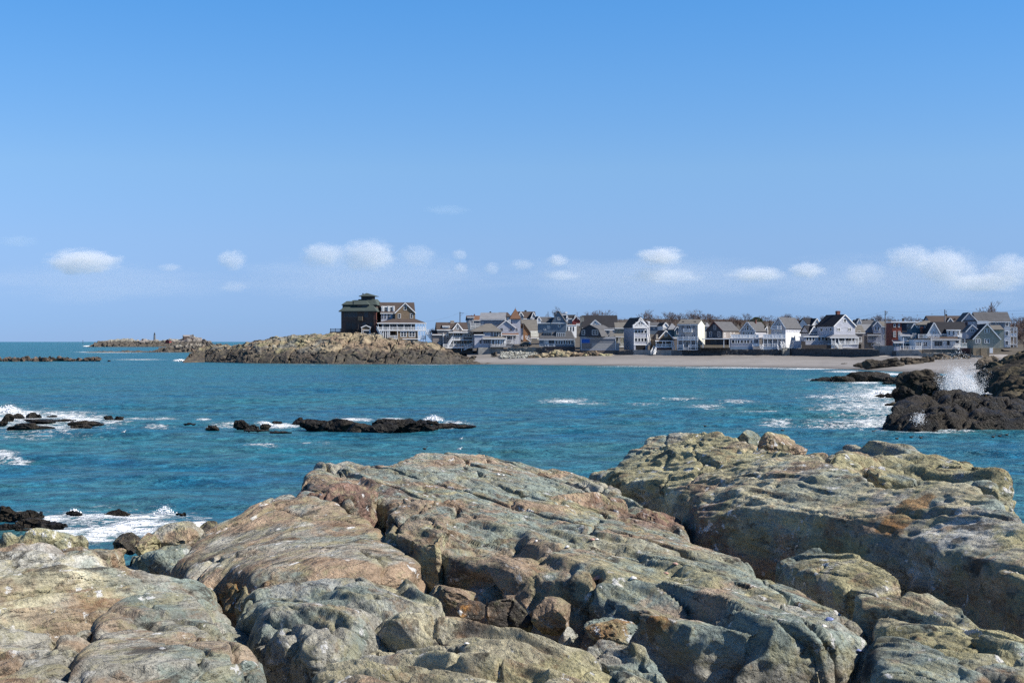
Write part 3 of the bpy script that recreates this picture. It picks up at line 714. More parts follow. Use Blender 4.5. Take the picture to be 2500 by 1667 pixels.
B('crest_boulder', 'flat olive boulder on the ridge skyline left of the dark one', 1762,1078,6.2,80,40,[(OLIVE,1),(BROWN,.7)],dz=.4,seed=43)
B('crest_boulder', 'low tan stone on the ridge skyline beyond the brown boulder', 1985,1118,6.22,80,30,[(BROWN,1),(GREY,.7)],dz=.35,seed=44)
# left front
rock('left_slab_rock', 'pale grey slab with ochre ledges along its front, at the left edge',
 [(-90,1404,5.8),(0,1406,5.86),(80,1406,5.9),(150,1424,5.9),(250,1450,5.9),(400,1456,5.84),(480,1452,5.76),(515,1476,5.72),(445,1502,5.78),(320,1522,5.85),(200,1558,5.88),(0,1582,5.92),(-90,1585,5.92)],
 [(60,1450,5.98),(250,1490,5.97),(0,1530,6.02),(400,1480,5.86)], [(GREY,1.1),(CREAM,.45),(BROWN,.95),(GREEN,.6)], r=.14, m=.16, dip=(.75,.8), facet=0.13, ledge=0.13, rough=.034, chunk=0.04, pits=.05, joints=0.15, seed=16.0, px=1.7, mat=M_ROCKL)
rock('block_slab_rock', 'smooth grey tilted block with a crack across it, low on the left',
 [(195,1690,5.95),(250,1560,5.92),(285,1520,5.94),(330,1503,5.94),(460,1494,5.93),(500,1518,5.9),(560,1575,5.88),(600,1615,5.86),(645,1680,5.85),(665,1740,5.85),(200,1750,5.95)],
 [(400,1560,6.02),(450,1640,6.02),(330,1600,6.02)], [(GREY,1.3),(GREEN,.6),(BROWN,.7)], r=.16, m=.16, dip=(.95,.5), ledge=.05, chunk=.02, rough=.02, seed=17.0, px=1.6, mat=M_ROCKL)
rock('rough_corner_rock', 'rough ochre rock in the lower left corner',
 [(-90,1595,5.92),(0,1590,5.95),(180,1566,5.95),(240,1556,5.94),(215,1625,5.92),(180,1700,5.92),(150,1740,5.95),(-90,1740,5.95)], [(80,1620,6.05)],
 [(CREAM,.7),(BROWN,1.2),(GREY,.7)], r=.14, m=.14, dip=(.7,.7), facet=.15, ledge=.1, chunk=.034, rough=.04, pits=.05, seed=18.0, px=1.6, mat=M_ROCKL)
rock('green_round_rock', 'rounded grey green rocks bulging over the dark cleft left of the pale lobe',
 [(475,1458,5.7),(522,1474,5.76),(565,1520,5.74),(608,1562,5.68),(614,1592,5.6),(585,1604,5.66),(545,1560,5.74),(500,1512,5.78),(468,1480,5.76)], [(530,1510,5.85),(585,1570,5.78)],
 [(GREEN,1.3),(GREY,.6)], r=.12, rz=.12, m=.14, chunk=.035, ledge=.03, seed=19.0, px=1.6)
rock('layered_rock', 'layered tan and green rock at the left edge behind the pale slab',
 [(-90,1350,5.4),(0,1345,5.42),(60,1338,5.46),(160,1322,5.5),(250,1322,5.46),(295,1332,5.36),(308,1366,5.3),(250,1384,5.42),(130,1402,5.5),(60,1412,5.45),(-90,1408,5.4)],
 [(100,1365,5.58),(200,1350,5.55)], [(BROWN,1),(GREEN,.8),(CREAM,.5)], r=.2, m=.25, dip=(.5,.35), ledge=.09, chunk=.035, seed=20.0, mat=M_ROCKL)
rock('tan_flank_rock', 'tan rock with a pale quartz edge between the left slabs',
 [(95,1428,5.66),(130,1392,5.72),(200,1378,5.75),(325,1372,5.7),(358,1398,5.6),(395,1440,5.45),(398,1462,5.5),(350,1470,5.6),(250,1462,5.7),(150,1440,5.68)], [(220,1410,5.85),(310,1420,5.78)],
 [(CREAM,.8),(BROWN,1),(GREY,.6)], r=.16, m=.2, dip=(.8,.5), ledge=.07, chunk=.035, seed=21.0, px=1.8, mat=M_ROCKL)
rock('low_back_rock', 'low rock with a dark undercut front above the layered rock, nearest the surf',
 [(8,1338,5.1),(22,1318,5.2),(65,1306,5.28),(120,1302,5.26),(185,1318,5.15),(212,1334,5.05),(120,1340,5.1)], [(90,1320,5.32)], [(OLIVE,1),(GREY,.7),(GREEN,.5)], r=.2, m=.3, chunk=.04, ledge=.07, seed=22.0)
B('peaked_rock', 'peaked olive rock standing at the water left of the whaleback', 432,1322,5.02,140,92,[(OLIVE,1),(GREY,.9),(BROWN,.5)],dz=.7,seed=45,cuts=13)
B('split_rock', 'narrow slice of olive rock split from the left of the peaked rock', 358,1332,5.04,60,78,[(OLIVE,1),(BROWN,.7)],dz=.5,seed=46,cuts=12)
rock('gully_rock', 'broken green rock in the gully below the peaked rock',
 [(305,1368,5.0),(345,1352,5.08),(440,1352,5.1),(480,1356,5.1),(455,1400,5.1),(425,1436,5.05),(395,1420,5.0),(370,1392,5.0)], [(400,1375,5.18)], [(GREEN,.8),(OLIVE,.9),(DARK,.4)], r=.2, m=.25, chunk=.06, seed=23.0)
B('weed_rock', 'small black weed covered rock left of the peaked rock', 316,1330,4.95,70,62,[(DARK,1)],dz=.5,seed=47)
B('weed_rock', 'small black weed covered rock against the whaleback flank', 512,1296,5.0,50,52,[(DARK,1)],dz=.5,seed=48)
B('shore_stone', 'rounded tan stone at the skyline foot of the back dome', 705,1228,5.84,70,28,[(OLIVE,1),(BROWN,.6)],dz=.4,seed=49)
B('shore_stone', 'small brown stone at the skyline left of the back dome', 672,1226,5.8,40,16,[(BROWN,1)],dz=.3,seed=50,sub=4)
rs = np.random.RandomState(5)

# bedrock under and behind everything, falling away to the sea
def build_bedrock():
    xs = np.concatenate([np.linspace(-40, -14, 20), np.linspace(-13.5, 13.5, 150), np.linspace(14, 40, 20)]); ys = np.concatenate([np.linspace(-14, 4, 30), np.linspace(4.2, 34, 150), np.linspace(34.5, 46, 30)])
    X, Y = np.meshgrid(xs, ys)
    q = np.stack([X.ravel(), Y.ravel(), 0*X.ravel()], 1)
    Z = 4.72+0.35*fbm(q*0.5, 4)+0.25*fbm(q*2.2, 3)
    x, y = q[:, 0], q[:, 1]
    edge = np.where(x < -4.2, 17.5, 22.5)-np.clip(-x-6, 0, 30)*0.12
    Z -= np.clip(y-edge, 0, 40)*0.62+np.clip(np.abs(x)-16, 0, 40)*.35
    Z = np.where(y < 5, Z+np.clip(5-y, 0, 4)*0.28, Z)
    Z = np.where((x < -3.9) & (y > 13.2), Z-0.45, Z)
    Z = np.maximum(Z, -1.5+0.2*pnoise(q))
    q[:, 2] = Z
    i = np.arange(X.size).reshape(X.shape)
    f = np.stack([i[:-1, :-1], i[:-1, 1:], i[1:, 1:], i[1:, :-1]], -1).reshape(-1, 4)
    me = np_mesh('bedrock', q, quads=f, mat=M_ROCK)
    V, N = mesh_arrays(me)
    W = detail(V, N, 1.6, (-1.1, .7), .06, .03, .06, vox=.12); me.vertices.foreach_set('co', W.astype(np.float32).ravel()); me.update()
    set_attr(me, 'rockcol', np.clip(colour(W, [(DARK,.6),(BROWN,.8),(GREEN,.9),(GREY,.6)]), .01, .8), 'COLOR')
    tag(link(bpy.data.objects.new('bedrock', me)), 'dark bedrock showing in the clefts between the foreground rocks', 'bedrock', kind='structure')
build_bedrock()
# ---------------------------------------------------------------- coast: headland, beach, land, reefs
M_ROCKF = rock_material('coast_rock', 7.0, speck=False, bump=.35, crust=.25); M_DARKF = rock_material('dark_coast_rock', 3.0, speck=False, bump=.5, crust=.08)
M_WET = rock_material('wet_weed_rock', 2.2, wet=True, speck=False, crust=0.0)
M_WET.node_tree.nodes['Principled BSDF'].inputs['Roughness'].default_value = 0.5; M_WET.node_tree.nodes['Principled BSDF'].inputs['Specular IOR Level'].default_value = 0.18
AWASH_DARK = [(np.array((.014,.013,.012), np.float32), 1.2), (np.array((.032,.026,.019), np.float32), .8)]  # near-black stone colours of the rocks awash
TAN = np.array((.36,.29,.19), np.float32)

def ridge(name, label, top, base, df, db, s, mix, tide=3.2, res=0.4, dip=(1.45,.62), amp=1.0, kind='structure', z_back=0.0, nv=110, cat=None, grass=None):
    """a stretch of rocky land: crest line and waterline are given along the shore, the far side slopes away"""
    tp = np.array(top, float); bs = np.array(base, float)
    u0, u1 = tp[0, 0], tp[-1, 0]
    Dm = HC*F/(np.mean(bs[:, 1])-CY)
    nu = int((u1-u0)/F*Dm/res)
    u = np.linspace(u0, u1, nu); v = np.concatenate([np.linspace(-.15, 1, int(nv*.7)), np.linspace(1, 2, int(nv*.3))[1:]])
    top_py = np.interp(u, tp[:, 0], tp[:, 1]); base_py = np.interp(u, bs[:, 0], bs[:, 1])
    Db = HC*F/(base_py-CY); Dc = Db+df*np.clip((base_py-top_py)/20, .15, 1)
    zc = HC-(top_py-CY)/F*Dc
    zc = np.maximum(zc, .1)
    U, Vv = np.meshgrid(np.arange(nu), v)
    fr = np.clip(Vv, 0, 1)
    prof = np.where(Vv < 1, np.clip(fr, 0, 1)**.62, 1-np.clip(Vv-1, 0, 1)**1.5)
    Z = np.where(Vv < 1, zc[U]*prof, zc[U]*prof+z_back*(1-prof))
    Z = np.where(Vv < 0, Vv*8, Z)
    D = np.where(Vv < 1, Db[U]+(Dc-Db)[U]*Vv, Dc[U]+(Vv-1)*db)
    X = (u[U]-CX)/F*np.where(Vv < 1, D, Dc[U]+(D-Dc[U])*.3)
    q = np.stack([X.ravel(), D.ravel(), Z.ravel()], 1)
    i = np.arange(X.size).reshape(X.shape)
    f = np.stack([i[:-1, :-1], i[:-1, 1:], i[1:, 1:], i[1:, :-1]], -1).reshape(-1, 4)
    me = np_mesh(name, q, quads=f, mat=M_ROCKF, smooth=False)
    V, N = mesh_arrays(me)
    k = np.clip(V[:, 2]/2.0, 0.15, 1)[:, None]
    W = V+(detail(V, N, s, dip, .10*amp, .035*amp, .10*amp, vox=res*.6, joints=.18)-V)*k
    W[:, 2] = np.where(V[:, 2] < 0, V[:, 2], W[:, 2])
    me.vertices.foreach_set('co', W.astype(np.float32).ravel()); me.update()
    C = colour(W, mix, 1.0, s)
    # the tide line: black weed and barnacle staining below it
    t = sstep(tide+.8, tide-.5, W[:, 2]+1.4*fbm(W/s*.9, 3))[:, None]*.88
    C = C*(1-t)+np.array([.050,.043,.038])*t
    if grass:
        for gx, gy, gr in grass:
            g = np.clip(1.2-np.sqrt((W[:, 0]-gx)**2+(W[:, 1]-gy)**2)/gr+.6*fbm(W*.2, 3), 0, 1)[:, None]
            g = np.clip(g*2, 0, .9); C = C*(1-g)+np.array([.13,.115,.045])*g
    set_attr(me, 'rockcol', np.clip(C, .01, .8), 'COLOR')
    return tag(link(bpy.data.objects.new(name, me)), label, cat, kind=kind)

HEADMIX = [(TAN*.72, 1.0), (GREY*.52, .9), (OLIVE*.5, .5), (BROWN*.6, 1.0), (DARK*1.4, .55)]
ridge('headland', 'rocky tan headland with a dark tide band running out left of the village',
      [(446,884),(455,872),(470,860),(490,848),(505,843),(525,842),(550,848),(575,845),(600,838),(640,829),(680,820),(712,816),(740,821),(790,817),(815,812),(850,815),(920,819),(960,828),(1000,828),(1040,831),(1062,836),(1090,851),(1120,864),(1150,871),(1185,878),(1212,887)],
      [(446,885),(500,883.5),(600,886),(800,888),(1000,888.5),(1212,889)], 36, 30, 7.0, HEADMIX, tide=4.6, amp=.72, z_back=4.0, nv=130, grass=[(-60,552,9),(-46,548,7)])
ridge('islet', 'low bare rocky islet on the horizon at the left', [(212,846),(222,840),(240,832),(262,829),(280,827),(310,826),(340,828),(375,831),(400,831),(430,828),(446,825),(458,821),(480,824),(496,829),(520,838),(560,845)],
      [(212,846.5),(560,846.5)], 60, 60, 14, [(np.array((.24,.215,.20), np.float32),1),(GREY*.7,.6)], tide=8.5, res=1.5, nv=60)
ridge('islet', 'nearer rocky spit in front of the low islet', [(205,859),(240,857),(260,856.6),(290,857.5),(320,856),(345,857.8),(370,855),(390,848),(420,846),(445,842),(470,838),(500,840),(540,850)],
      [(205,859.5),(540,860)], 30, 30, 9, [(np.array((.25,.22,.19), np.float32),1),(GREY*.7,.6),(DARK,.4)], tide=4.0, res=.8, nv=60)

# ---- beach and the land the village stands on
FRONT = np.array([(1000,560),(1060,548),(1180,535),(1250,532),(1310,528),(1500,518),(1620,510),(1800,503),(1950,496),(2080,486),(2140,468),(2200,456),(2330,450),(2500,440),(2900,430)], float)
def d_front(px): return float(np.interp(px, FRONT[:, 0], FRONT[:, 1]))
SHORE = np.array([(1150,888.5),(1400,891),(1600,893.5),(1800,895.5),(2000,898.5),(2150,904.5),(2250,909),(2420,916)], float)
def sand_z(px, D):
    py = np.interp(px, SHORE[:, 0], SHORE[:, 1]); D0 = HC*F/(py-CY); D1 = np.interp(px, FRONT[:, 0], FRONT[:, 1])
    t = np.clip((D-D0)/(D1-D0), -.6, 1.3)
    return np.where(t > 0, 3.4*np.clip(t, 0, 1.3)**.92, t*3.0)
def build_beach():
    px = np.linspace(1140, 2460, 260); t = np.concatenate([np.linspace(-.35, 1.12, 70)])
    U, T = np.meshgrid(px, t)
    py = np.interp(px, SHORE[:, 0], SHORE[:, 1]); D0 = HC*F/(py-CY); D1 = np.interp(px, FRONT[:, 0], FRONT[:, 1])
    D = D0[None]+(D1-D0)[None]*T
    X = (U-CX)/F*D
    Z = sand_z(U, D)
    q = np.stack([X.ravel(), D.ravel(), Z.ravel()], 1)
    q[:, 2] += .10*fbm(q*.22, 3)*np.clip(q[:, 2], 0, 1)+.05*fbm(q*.9, 3)
    i = np.arange(X.size).reshape(X.shape)
    f = np.stack([i[:-1, :-1], i[:-1, 1:], i[1:, 1:], i[1:, :-1]], -1).reshape(-1, 4)
    t = NT('beach_sand'); c = t.coord()
    sep = t.n('SeparateXYZ', Vector=c).outputs['Z']
    col = t.ramp(t.noise(t.mapping(c, (.03, .2, 1)), 1, 5), [(.3, (.215,.20,.185)), (.7, (.285,.265,.25))])
    wet = t.ramp(t.math('ADD', t.math('DIVIDE', sep, 4.0), t.math('MULTIPLY', t.math('SUBTRACT', t.noise(t.mapping(c, (.02, .1, 1)), 1, 3), .5), .12)), [(.02, .50), (.09, .72), (.2, .98), (.42, .95), (.60, .78), (.74, .86), (.80, 1.22)])
    col = t.mix(1.0, col, wet, 'MULTIPLY')
    # wrack line of weed and stones near the top of the beach
    wr = t.math('MULTIPLY', t.ramp(t.noise(t.mapping(c, (.25, .9, 1)), 1, 6, .7), [(.50, 0), (.58, 1)]), t.ramp(t.math('DIVIDE', sep, 4.0), [(.66, 0), (.745, .95), (.80, .6), (.86, 0)]))
    col = t.mix(wr, col, (.07,.06,.05))
    t.set(t.b.inputs['Base Color'], col); t.b.inputs['Roughness'].default_value = .8; t.b.inputs['Specular IOR Level'].default_value = .2
    t.l(t.bump(t.noise(c, 1.3, 6), .5, .1), t.b.inputs['Normal'])
    me = np_mesh('beach', q, quads=f, mat=t.m)
    tag(link(bpy.data.objects.new('beach', me)), 'grey tan sandy beach curving below the sea wall', 'beach', kind='structure')
build_beach()
def land_z(px, D):
    d1 = np.interp(px, FRONT[:, 0], FRONT[:, 1]); t = D-d1
    base = np.interp(px, [1000,1100,1300,1900,2100,2500], [4.6,4.4,4.0,4.0,3.6,3.4])
    return base+np.where(t < 25, 0, (t-25)*.062)*np.clip(1.25-np.abs(px-1650)/2000, .5, 1.2)-np.clip(t-190, 0, 400)*.05
def build_land():
    px = np.linspace(1062, 3000, 120); t = np.concatenate([np.linspace(1.5, 60, 20), np.linspace(66, 520, 40)])
    U, T = np.meshgrid(px, t); D = np.interp(px, FRONT[:, 0], FRONT[:, 1])[None]+T
    Z = land_z(U, D); Z += .8*fbm(np.stack([U.ravel()*.01, D.ravel()*.02, 0*D.ravel()], 1), 3).reshape(Z.shape)*np.clip(T/80, 0, 1)
    X = (U-CX)/F*D
    q = np.stack([X.ravel(), D.ravel(), Z.ravel()], 1)
    i = np.arange(X.size).reshape(X.shape)
    f = np.stack([i[:-1, :-1], i[:-1, 1:], i[1:, 1:], i[1:, :-1]], -1).reshape(-1, 4)
    t = NT('winter_ground'); c = t.coord()
    t.set(t.b.inputs['Base Color'], t.ramp(t.noise(c, .25, 7, .65), [(.3, (.05,.043,.03)), (.55, (.08,.064,.045)), (.75, (.11,.095,.075))])); t.b.inputs['Roughness'].default_value = .95
    me = np_mesh('land', q, quads=f, mat=t.m)
    tag(link(bpy.data.objects.new('land', me)), 'winter brown rising ground the village stands on', 'land', kind='structure')
build_land()

# ---- rocks awash: px, waterline py, width, height in the photograph
def wrock(label, px, py, w, h, seed, mix=AWASH_DARK, z0=0.0, sub=4, name='sea_rock', group='dark rocks awash in the bay', mat=None, deep=1.0, D=None, chunk=.09, cuts=9, rot=0.0):
    D = D or (HC-z0)*F/(py-CY); k = D/F
    hw = w*k/2; hh = h*k*.78; hd = max(hw*.55, hh*.8)*deep
    V, T = boulder_arrays(((px-CX)*k, D+hd*.7, z0+h*k-hh*.97), (hw*1.12, hd, hh), sub, seed, cuts, rot=rot, dip=(.6,.8), ledge=.07, rough=.06, chunk=chunk, s=max(.5, hh*1.1))
    C = colour(V, mix, seed*.31, 3.0)
    me = np_mesh(name, V, tris=T, mat=mat or M_WET, smooth=False)
    set_attr(me, 'rockcol', np.clip(C, .01, .8), 'COLOR')
    o = bpy.data.objects.new(name, me); link(o)
    return tag(o, label, 'rock', group)
LEFT = 'black rock awash at the far left, '
for i, (x, y, w, h, t) in enumerate([(18,1027,32,18,'first upright one at the picture edge'),(45,1022,30,13,'second from the edge, low and round'),(78,1021,42,14,'with a humped back behind the foam'),(122,1018,26,5,'thin one behind the humped rock'),(95,1031,100,10,'long flat one in the middle of the foam'),
        (55,1049,84,21,'broad front one'),(107,1049,48,11,'low one right of the broad front rock'),(205,1039,80,13,'long tapering one toward the lone rock'),(196,1046,52,9,'small one before the tapering rock'),(4,1036,26,10,'half out of the picture'),(150,1027,60,4,'nearly covered one')]):
    wrock(LEFT+t, x, y, w, h, 100+i)
wrock('lone rounded black rock with a notch, right of the far left reef', 266,1025,26,13,120); wrock('lower half of the lone notched rock pair in the bay', 288,1025,26,11,121)
wrock('thin dark rock almost under water left of the long reef', 457,1037,36,5,122); wrock('small round black rock at the left end of the long reef', 516,1049,38,13,123)
REEF = 'black rock of the mid bay reef, '
for i, (x, y, w, h, t) in enumerate([(589,1044,44,19,'pointed one near its left end'),(618,1047,26,10,'small one beside the pointed rock'),(648,1045,28,11,'small round one before the foam gap'),(674,1033,26,5,'flat one in the foam gap'),(680,1056,60,5,'nearly drowned one in front of the gap'),(625,1052,60,4,'drowned one in front of the pointed rock'),
        (727,1034,32,15,'knob standing in the foam'),(772,1046,84,25,'low one behind the knob'),(760,1035,50,12,'back one right of the knob'),(832,1052,92,32,'large humped one'),(876,1055,72,25,'front one right of the hump'),(925,1055,84,26,'long front one'),(958,1049,70,28,'slanting slab'),(940,1035,60,14,'rear one behind the slab'),
        (1000,1050,92,28,'big rough one right of the slab'),(1000,1034,50,12,'top knob at the back'),(1045,1050,60,14,'low one under the breaking wave'),(1080,1044,84,14,'tapering one'),(1120,1044,80,8,'thin right tip'),(1050,1034,40,10,'small one behind the breaking wave')]):
    wrock(REEF+t, x, y, w, h, 140+i)
NEAR = 'black weedy rock in the near surf, '
for i, (x, y, w, h, t) in enumerate([(8,1266,66,28,'at the picture edge'),(70,1268,80,22,'humped one behind'),(100,1293,130,28,'largest front one'),(10,1297,70,20,'front one cut by the picture edge'),(55,1300,60,10,'low one at the front'),(178,1256,42,9,'small one with spray on it'),(285,1256,58,10,'flat one far out in the foam'),(443,1256,26,6,'tiny one behind the splash')]):
    wrock(NEAR+t, x, y, w, h, 180+i, sub=5 if w > 60 else 4)
rs = np.random.RandomState(12)
for i in range(24):
    x = -12+i*10.8; h = rs.uniform(9, 15) if i else 20
    wrock('dark boulder of the left breakwater, '+['outermost at the picture edge','second in','third in','fourth in','fifth in','sixth in','seventh in','eighth in','ninth in','tenth in','eleventh in','twelfth in','twelfth from the tip','eleventh from the tip','tenth from the tip','ninth from the tip','eighth from the tip','seventh from the tip','sixth from the tip','fifth from the tip','fourth from the tip','third from the tip','second from the tip','last one at its right tip'][i], x, 881.5+rs.uniform(-1, .7), rs.uniform(15, 24), h, 200+i, [(DARK,1),(np.array((.14,.10,.075), np.float32),1)], sub=3, name='breakwater_boulder', group='boulders of the low breakwater at the left', mat=M_DARKF, cuts=12)
wrock('tiny dark rock just off the right end of the breakwater', 266,882,10,4,230,sub=2)
# ---- right hand shore
SH = [(np.array((.014,.013,.012), np.float32),1.2),(np.array((.034,.028,.021), np.float32),.8)]
rock('surf_rock', 'flat topped dark rock in front of the bursting wave at the right',
     [(2166,1047,-.05),(2230,1053,-.05),(2330,1053,-.05),(2430,1053,-.05),(2525,1051,-.05),(2520,1012,None,140),(2445,975,None,139),(2400,965,None,139),(2300,963,None,139),(2235,972,None,138),(2198,990,None,137),(2176,1014,None,134)],
     [(2205,1002,None,132),(2250,986,None,131),(2330,984,None,131),(2400,984,None,131),(2445,1002,None,130),(2200,1028,None,128.6),(2300,1020,None,128.4),(2400,1020,None,128.4)],
     SH, r=1.2, rz=.35, m=.9, s=3.0, dip=(.3,.5), ledge=.09, chunk=.06, rough=.045, facet=.26, seed=5.5, px=1.5, depth=.6, group='dark rocks of the right shore', mat=M_WET)
rock('shore_cliff', 'dark rocky bank rising out of the picture at the right',
     [(2377,945,None,198),(2390,881,None,200),(2423,867,None,200),(2461,857,None,196),(2500,848,None,192),(2620,832,None,190),(2720,860,None,175),(2720,1050,None,136),(2520,1048,None,137),(2486,1038,None,141),(2463,1010,None,150),(2432,972,None,165),(2402,963,None,178)],
     [(2420,900,None,188),(2460,900,None,178),(2500,900,None,172),(2450,950,None,165),(2500,960,None,155),(2500,1010,None,145)],
     [(np.array((.018,.016,.014), np.float32),1.2),(np.array((.042,.034,.024), np.float32),1.0),(np.array((.085,.07,.042), np.float32),.45)], r=2.0, rz=.6, m=1.2, s=5.0, dip=(-.6,.6), ledge=.09, chunk=.065, rough=.05, facet=.20, seed=6.5, px=1.7, depth=2, group='dark rocks of the right shore', mat=M_DARKF)
SR = 'dark rock of the right shore, '
for i, (x, y, w, h, t, D) in enumerate([(2218,983,84,40,'rounded one left of the bursting wave',None),(2260,972,120,62,'big one behind the bursting wave',205),(2320,975,130,58,'far one right behind the bursting wave',200),(2175,972,36,14,'small one at the waterline',None),(2150,968,30,8,'flat one in the white water',None),(2190,990,60,10,'low one beneath the rounded one',None),
        (2262,930,100,34,'high back one where the ledge meets the bank',230),(2350,950,90,70,'tall one behind the gulls',190),(2440,985,70,40,'one against the bank under the gulls',150),(2475,1020,60,30,'lowest one at the foot of the bank',None),
        (2012,930,62,13,'left tip of the long ledge',None),(2058,931,70,20,'second of the long ledge',None),(2110,930,74,27,'highest hump of the long ledge',None),(2150,930,76,22,'right of the highest hump',None),(2200,932,84,18,'right end of the long ledge',None),(2235,935,80,30,'where the long ledge meets the shore',None),(2175,937,40,9,'thin one with foam behind',None),(2205,938,34,6,'last thin one in the foam',None)]):
    wrock(SR+t, x, y, w, h, 240+i, SH, sub=5 if w > 80 else 4, group='dark rocks of the right shore', D=D, mat=M_WET if i > 9 else M_DARKF)
BO = 'dark rock of the right beach outcrop, '
for i, (x, y, w, h) in enumerate([(2062,889,18,3),(2108,893,46,9),(2135,894,60,16),(2180,894,70,20),(2225,893,66,20),(2265,892,60,24),(2300,890,60,26),(2345,890,60,28),(2375,888,40,22),(2200,880,60,14),(2250,874,60,18),(2155,878,30,8),(2410,900,70,40),(2285,876,50,16)]):
    wrock(BO+('first at its low left tip','second at the left','third from the left','broad one','next one to the right','one below the concrete wall','one left of the splash','one behind the splash','right end one','upper flat one','upper one under the sand bank','small upper left one','one joining the bank','upper right one')[i], x, y, w, h, 270+i, [(DARK*.7,1),(np.array((.10,.08,.06), np.float32),1)], z0=1.0, group='outcrop rocks on the beach', mat=M_DARKF, name='beach_rock')
LO = 'tan rock of the ledge below the blue grey house, '
for i, (x, y, w, h) in enumerate([(1302,876,30,9),(1322,875,44,14),(1350,874,54,18),(1375,875,60,20),(1402,875,50,17),(1425,873,50,14),(1450,872,50,15),(1475,872,44,10),(1500,872,30,6),(1335,877,40,7),(1390,878,50,7)]):
    wrock(LO+('left foot','second','humped','tallest','fourth','dark topped','below the tarp wall','right one','right foot','low front left','low front middle')[i], x, y, w, h, 290+i, [(TAN,1),(OLIVE,.7),(BROWN*.6,.9),(DARK,.3)], D=511, z0=HC-(y-CY)/F*511, group='rocks of the ledge below the blue grey house', mat=M_ROCKF, name='beach_rock', chunk=.16)
GO = 'pale green rock at the foot of the dark sea wall, '
for i, (x, y, w, h) in enumerate([(1965,871,16,4),(1985,872,30,5),(2008,872,30,6),(2030,872,26,8),(2052,873,36,13),(2075,873,44,14),(2100,873,44,14),(2120,873,34,15),(2044,875,14,4)]):
    wrock(GO+('leftmost crumb','first flat','second flat','third','fourth, upright','tallest middle','broad right','rounded right end','loose front stone')[i], x, y, w, h, 310+i, [(np.array((.36,.37,.25), np.float32),1),(GREEN,.5),(CREAM,.6)], D=488, z0=HC-(y-CY)/F*488, group='pale rocks below the dark sea wall', mat=M_ROCKF, name='beach_rock', chunk=.16)
# riprap slope: too many stones to tell apart
def riprap():
    mV, mT = ICO[1]; VV = []; TT = []; n = 0; CC = []
    r = np.random.RandomState(4)
    for k in range(420):
        u = r.uniform(1222, 1312); t = r.uniform(0, 1)
        D = 512+t*14; z = 2.0+t*2.2
        sz = r.uniform(.22, .55)
        V = mV*(np.array([1, 1, .7])*sz*r.uniform(.7, 1.2, 3))+r.normal(size=mV.shape)*.06
        VV.append(V+np.array([(u-CX)/F*D, D, z])); TT.append(mT+n); n += len(mV)
        CC.append(np.repeat([[.36,.36,.32]], len(mV), 0)*r.uniform(.5, 1.25))
    me = np_mesh('riprap', np.concatenate(VV), tris=np.concatenate(TT), mat=M_ROCKF, smooth=False); set_attr(me, 'rockcol', np.concatenate(CC), 'COLOR')
    tag(link(bpy.data.objects.new('riprap', me)), 'slope of grey riprap stones below the stone wall', 'riprap', kind='stuff')
riprap()
# ---------------------------------------------------------------- village
def siding(name, col, pitch=0.16, rough=.75, shingle=False):
    if name in _mats: return _mats[name]
    t = NT(name); c = t.coord()
    n = t.noise(t.mapping(c, (.5, .5, 1.6)), 1.0, 5, .6)
    f2 = t.noise(c, 5 if shingle else 2.2, 3, .6)
    col1 = t.ramp(n, [(.3, tuple(v*.84 for v in col)), (.7, tuple(min(1, v*1.12) for v in col))])
    k = .22 if shingle else .08
    t.set(t.b.inputs['Base Color'], t.mix(1.0, col1, t.ramp(f2, [(.3, 1-k), (.7, 1+k)]), 'MULTIPLY'))
    z = t.n('SeparateXYZ', Vector=c).outputs['Z']
    h = t.math('FRACT', t.math('DIVIDE', z, pitch))
    t.l(t.bump(h, .6, .03), t.b.inputs['Normal'])
    t.b.inputs['Roughness'].default_value = rough; t.b.inputs['Specular IOR Level'].default_value = .25
    _mats[name] = t.m; return t.m
def glass_mat():
    t = NT('window_glass'); c = t.coord()
    t.set(t.b.inputs['Base Color'], t.ramp(t.noise(c, .5, 2), [(.35, (.008,.010,.014)), (.65, (.03,.036,.045))]))
    t.b.inputs['Roughness'].default_value = .06; t.b.inputs['Specular IOR Level'].default_value = .35
    return t.m
GLASS = glass_mat()
WHITE = flat('white_paint', (.80,.80,.79), .55, .05)
S_LAV = siding('lavender_clapboard', (.44,.45,.50)); S_GREY = siding('grey_clapboard', (.32,.33,.35)); S_BLUE = siding('blue_grey_shingle', (.15,.19,.235), shingle=True)
S_WHITE = siding('white_clapboard', (.76,.76,.75)); S_CREAM = siding('cream_clapboard', (.70,.68,.58)); S_BROWN = siding('brown_shingle', (.215,.155,.10), shingle=True); S_DARK = siding('dark_brown_shingle', (.095,.068,.060), shingle=True)
S_NAVY = siding('navy_shingle', (.045,.055,.072), shingle=True); S_TEAL = siding('teal_clapboard', (.055,.12,.165)); S_STONE = siding('stone_grey_shingle', (.33,.325,.27), shingle=True); S_TAUPE = siding('taupe_shingle', (.24,.215,.20), shingle=True)
S_LILAC = siding('lilac_grey_clapboard', (.40,.41,.46)); S_RED = siding('red_clapboard', (.25,.055,.05)); S_TANW = siding('tan_board', (.36,.27,.17)); S_PLY = siding('weathered_plywood', (.30,.30,.30), 1.2); S_ORANGE = siding('orange_shingle', (.26,.135,.07), shingle=True)
S_BRICK = siding('red_brick', (.21,.06,.045), .2, shingle=True)
R_GREEN = siding('green_roof_shingle', (.062,.078,.070), .25, .9, True); R_BROWN = siding('brown_roof_shingle', (.070,.054,.048), .25, .9, True); R_RUST = siding('rust_roof_shingle', (.155,.085,.055), .25, .9, True)
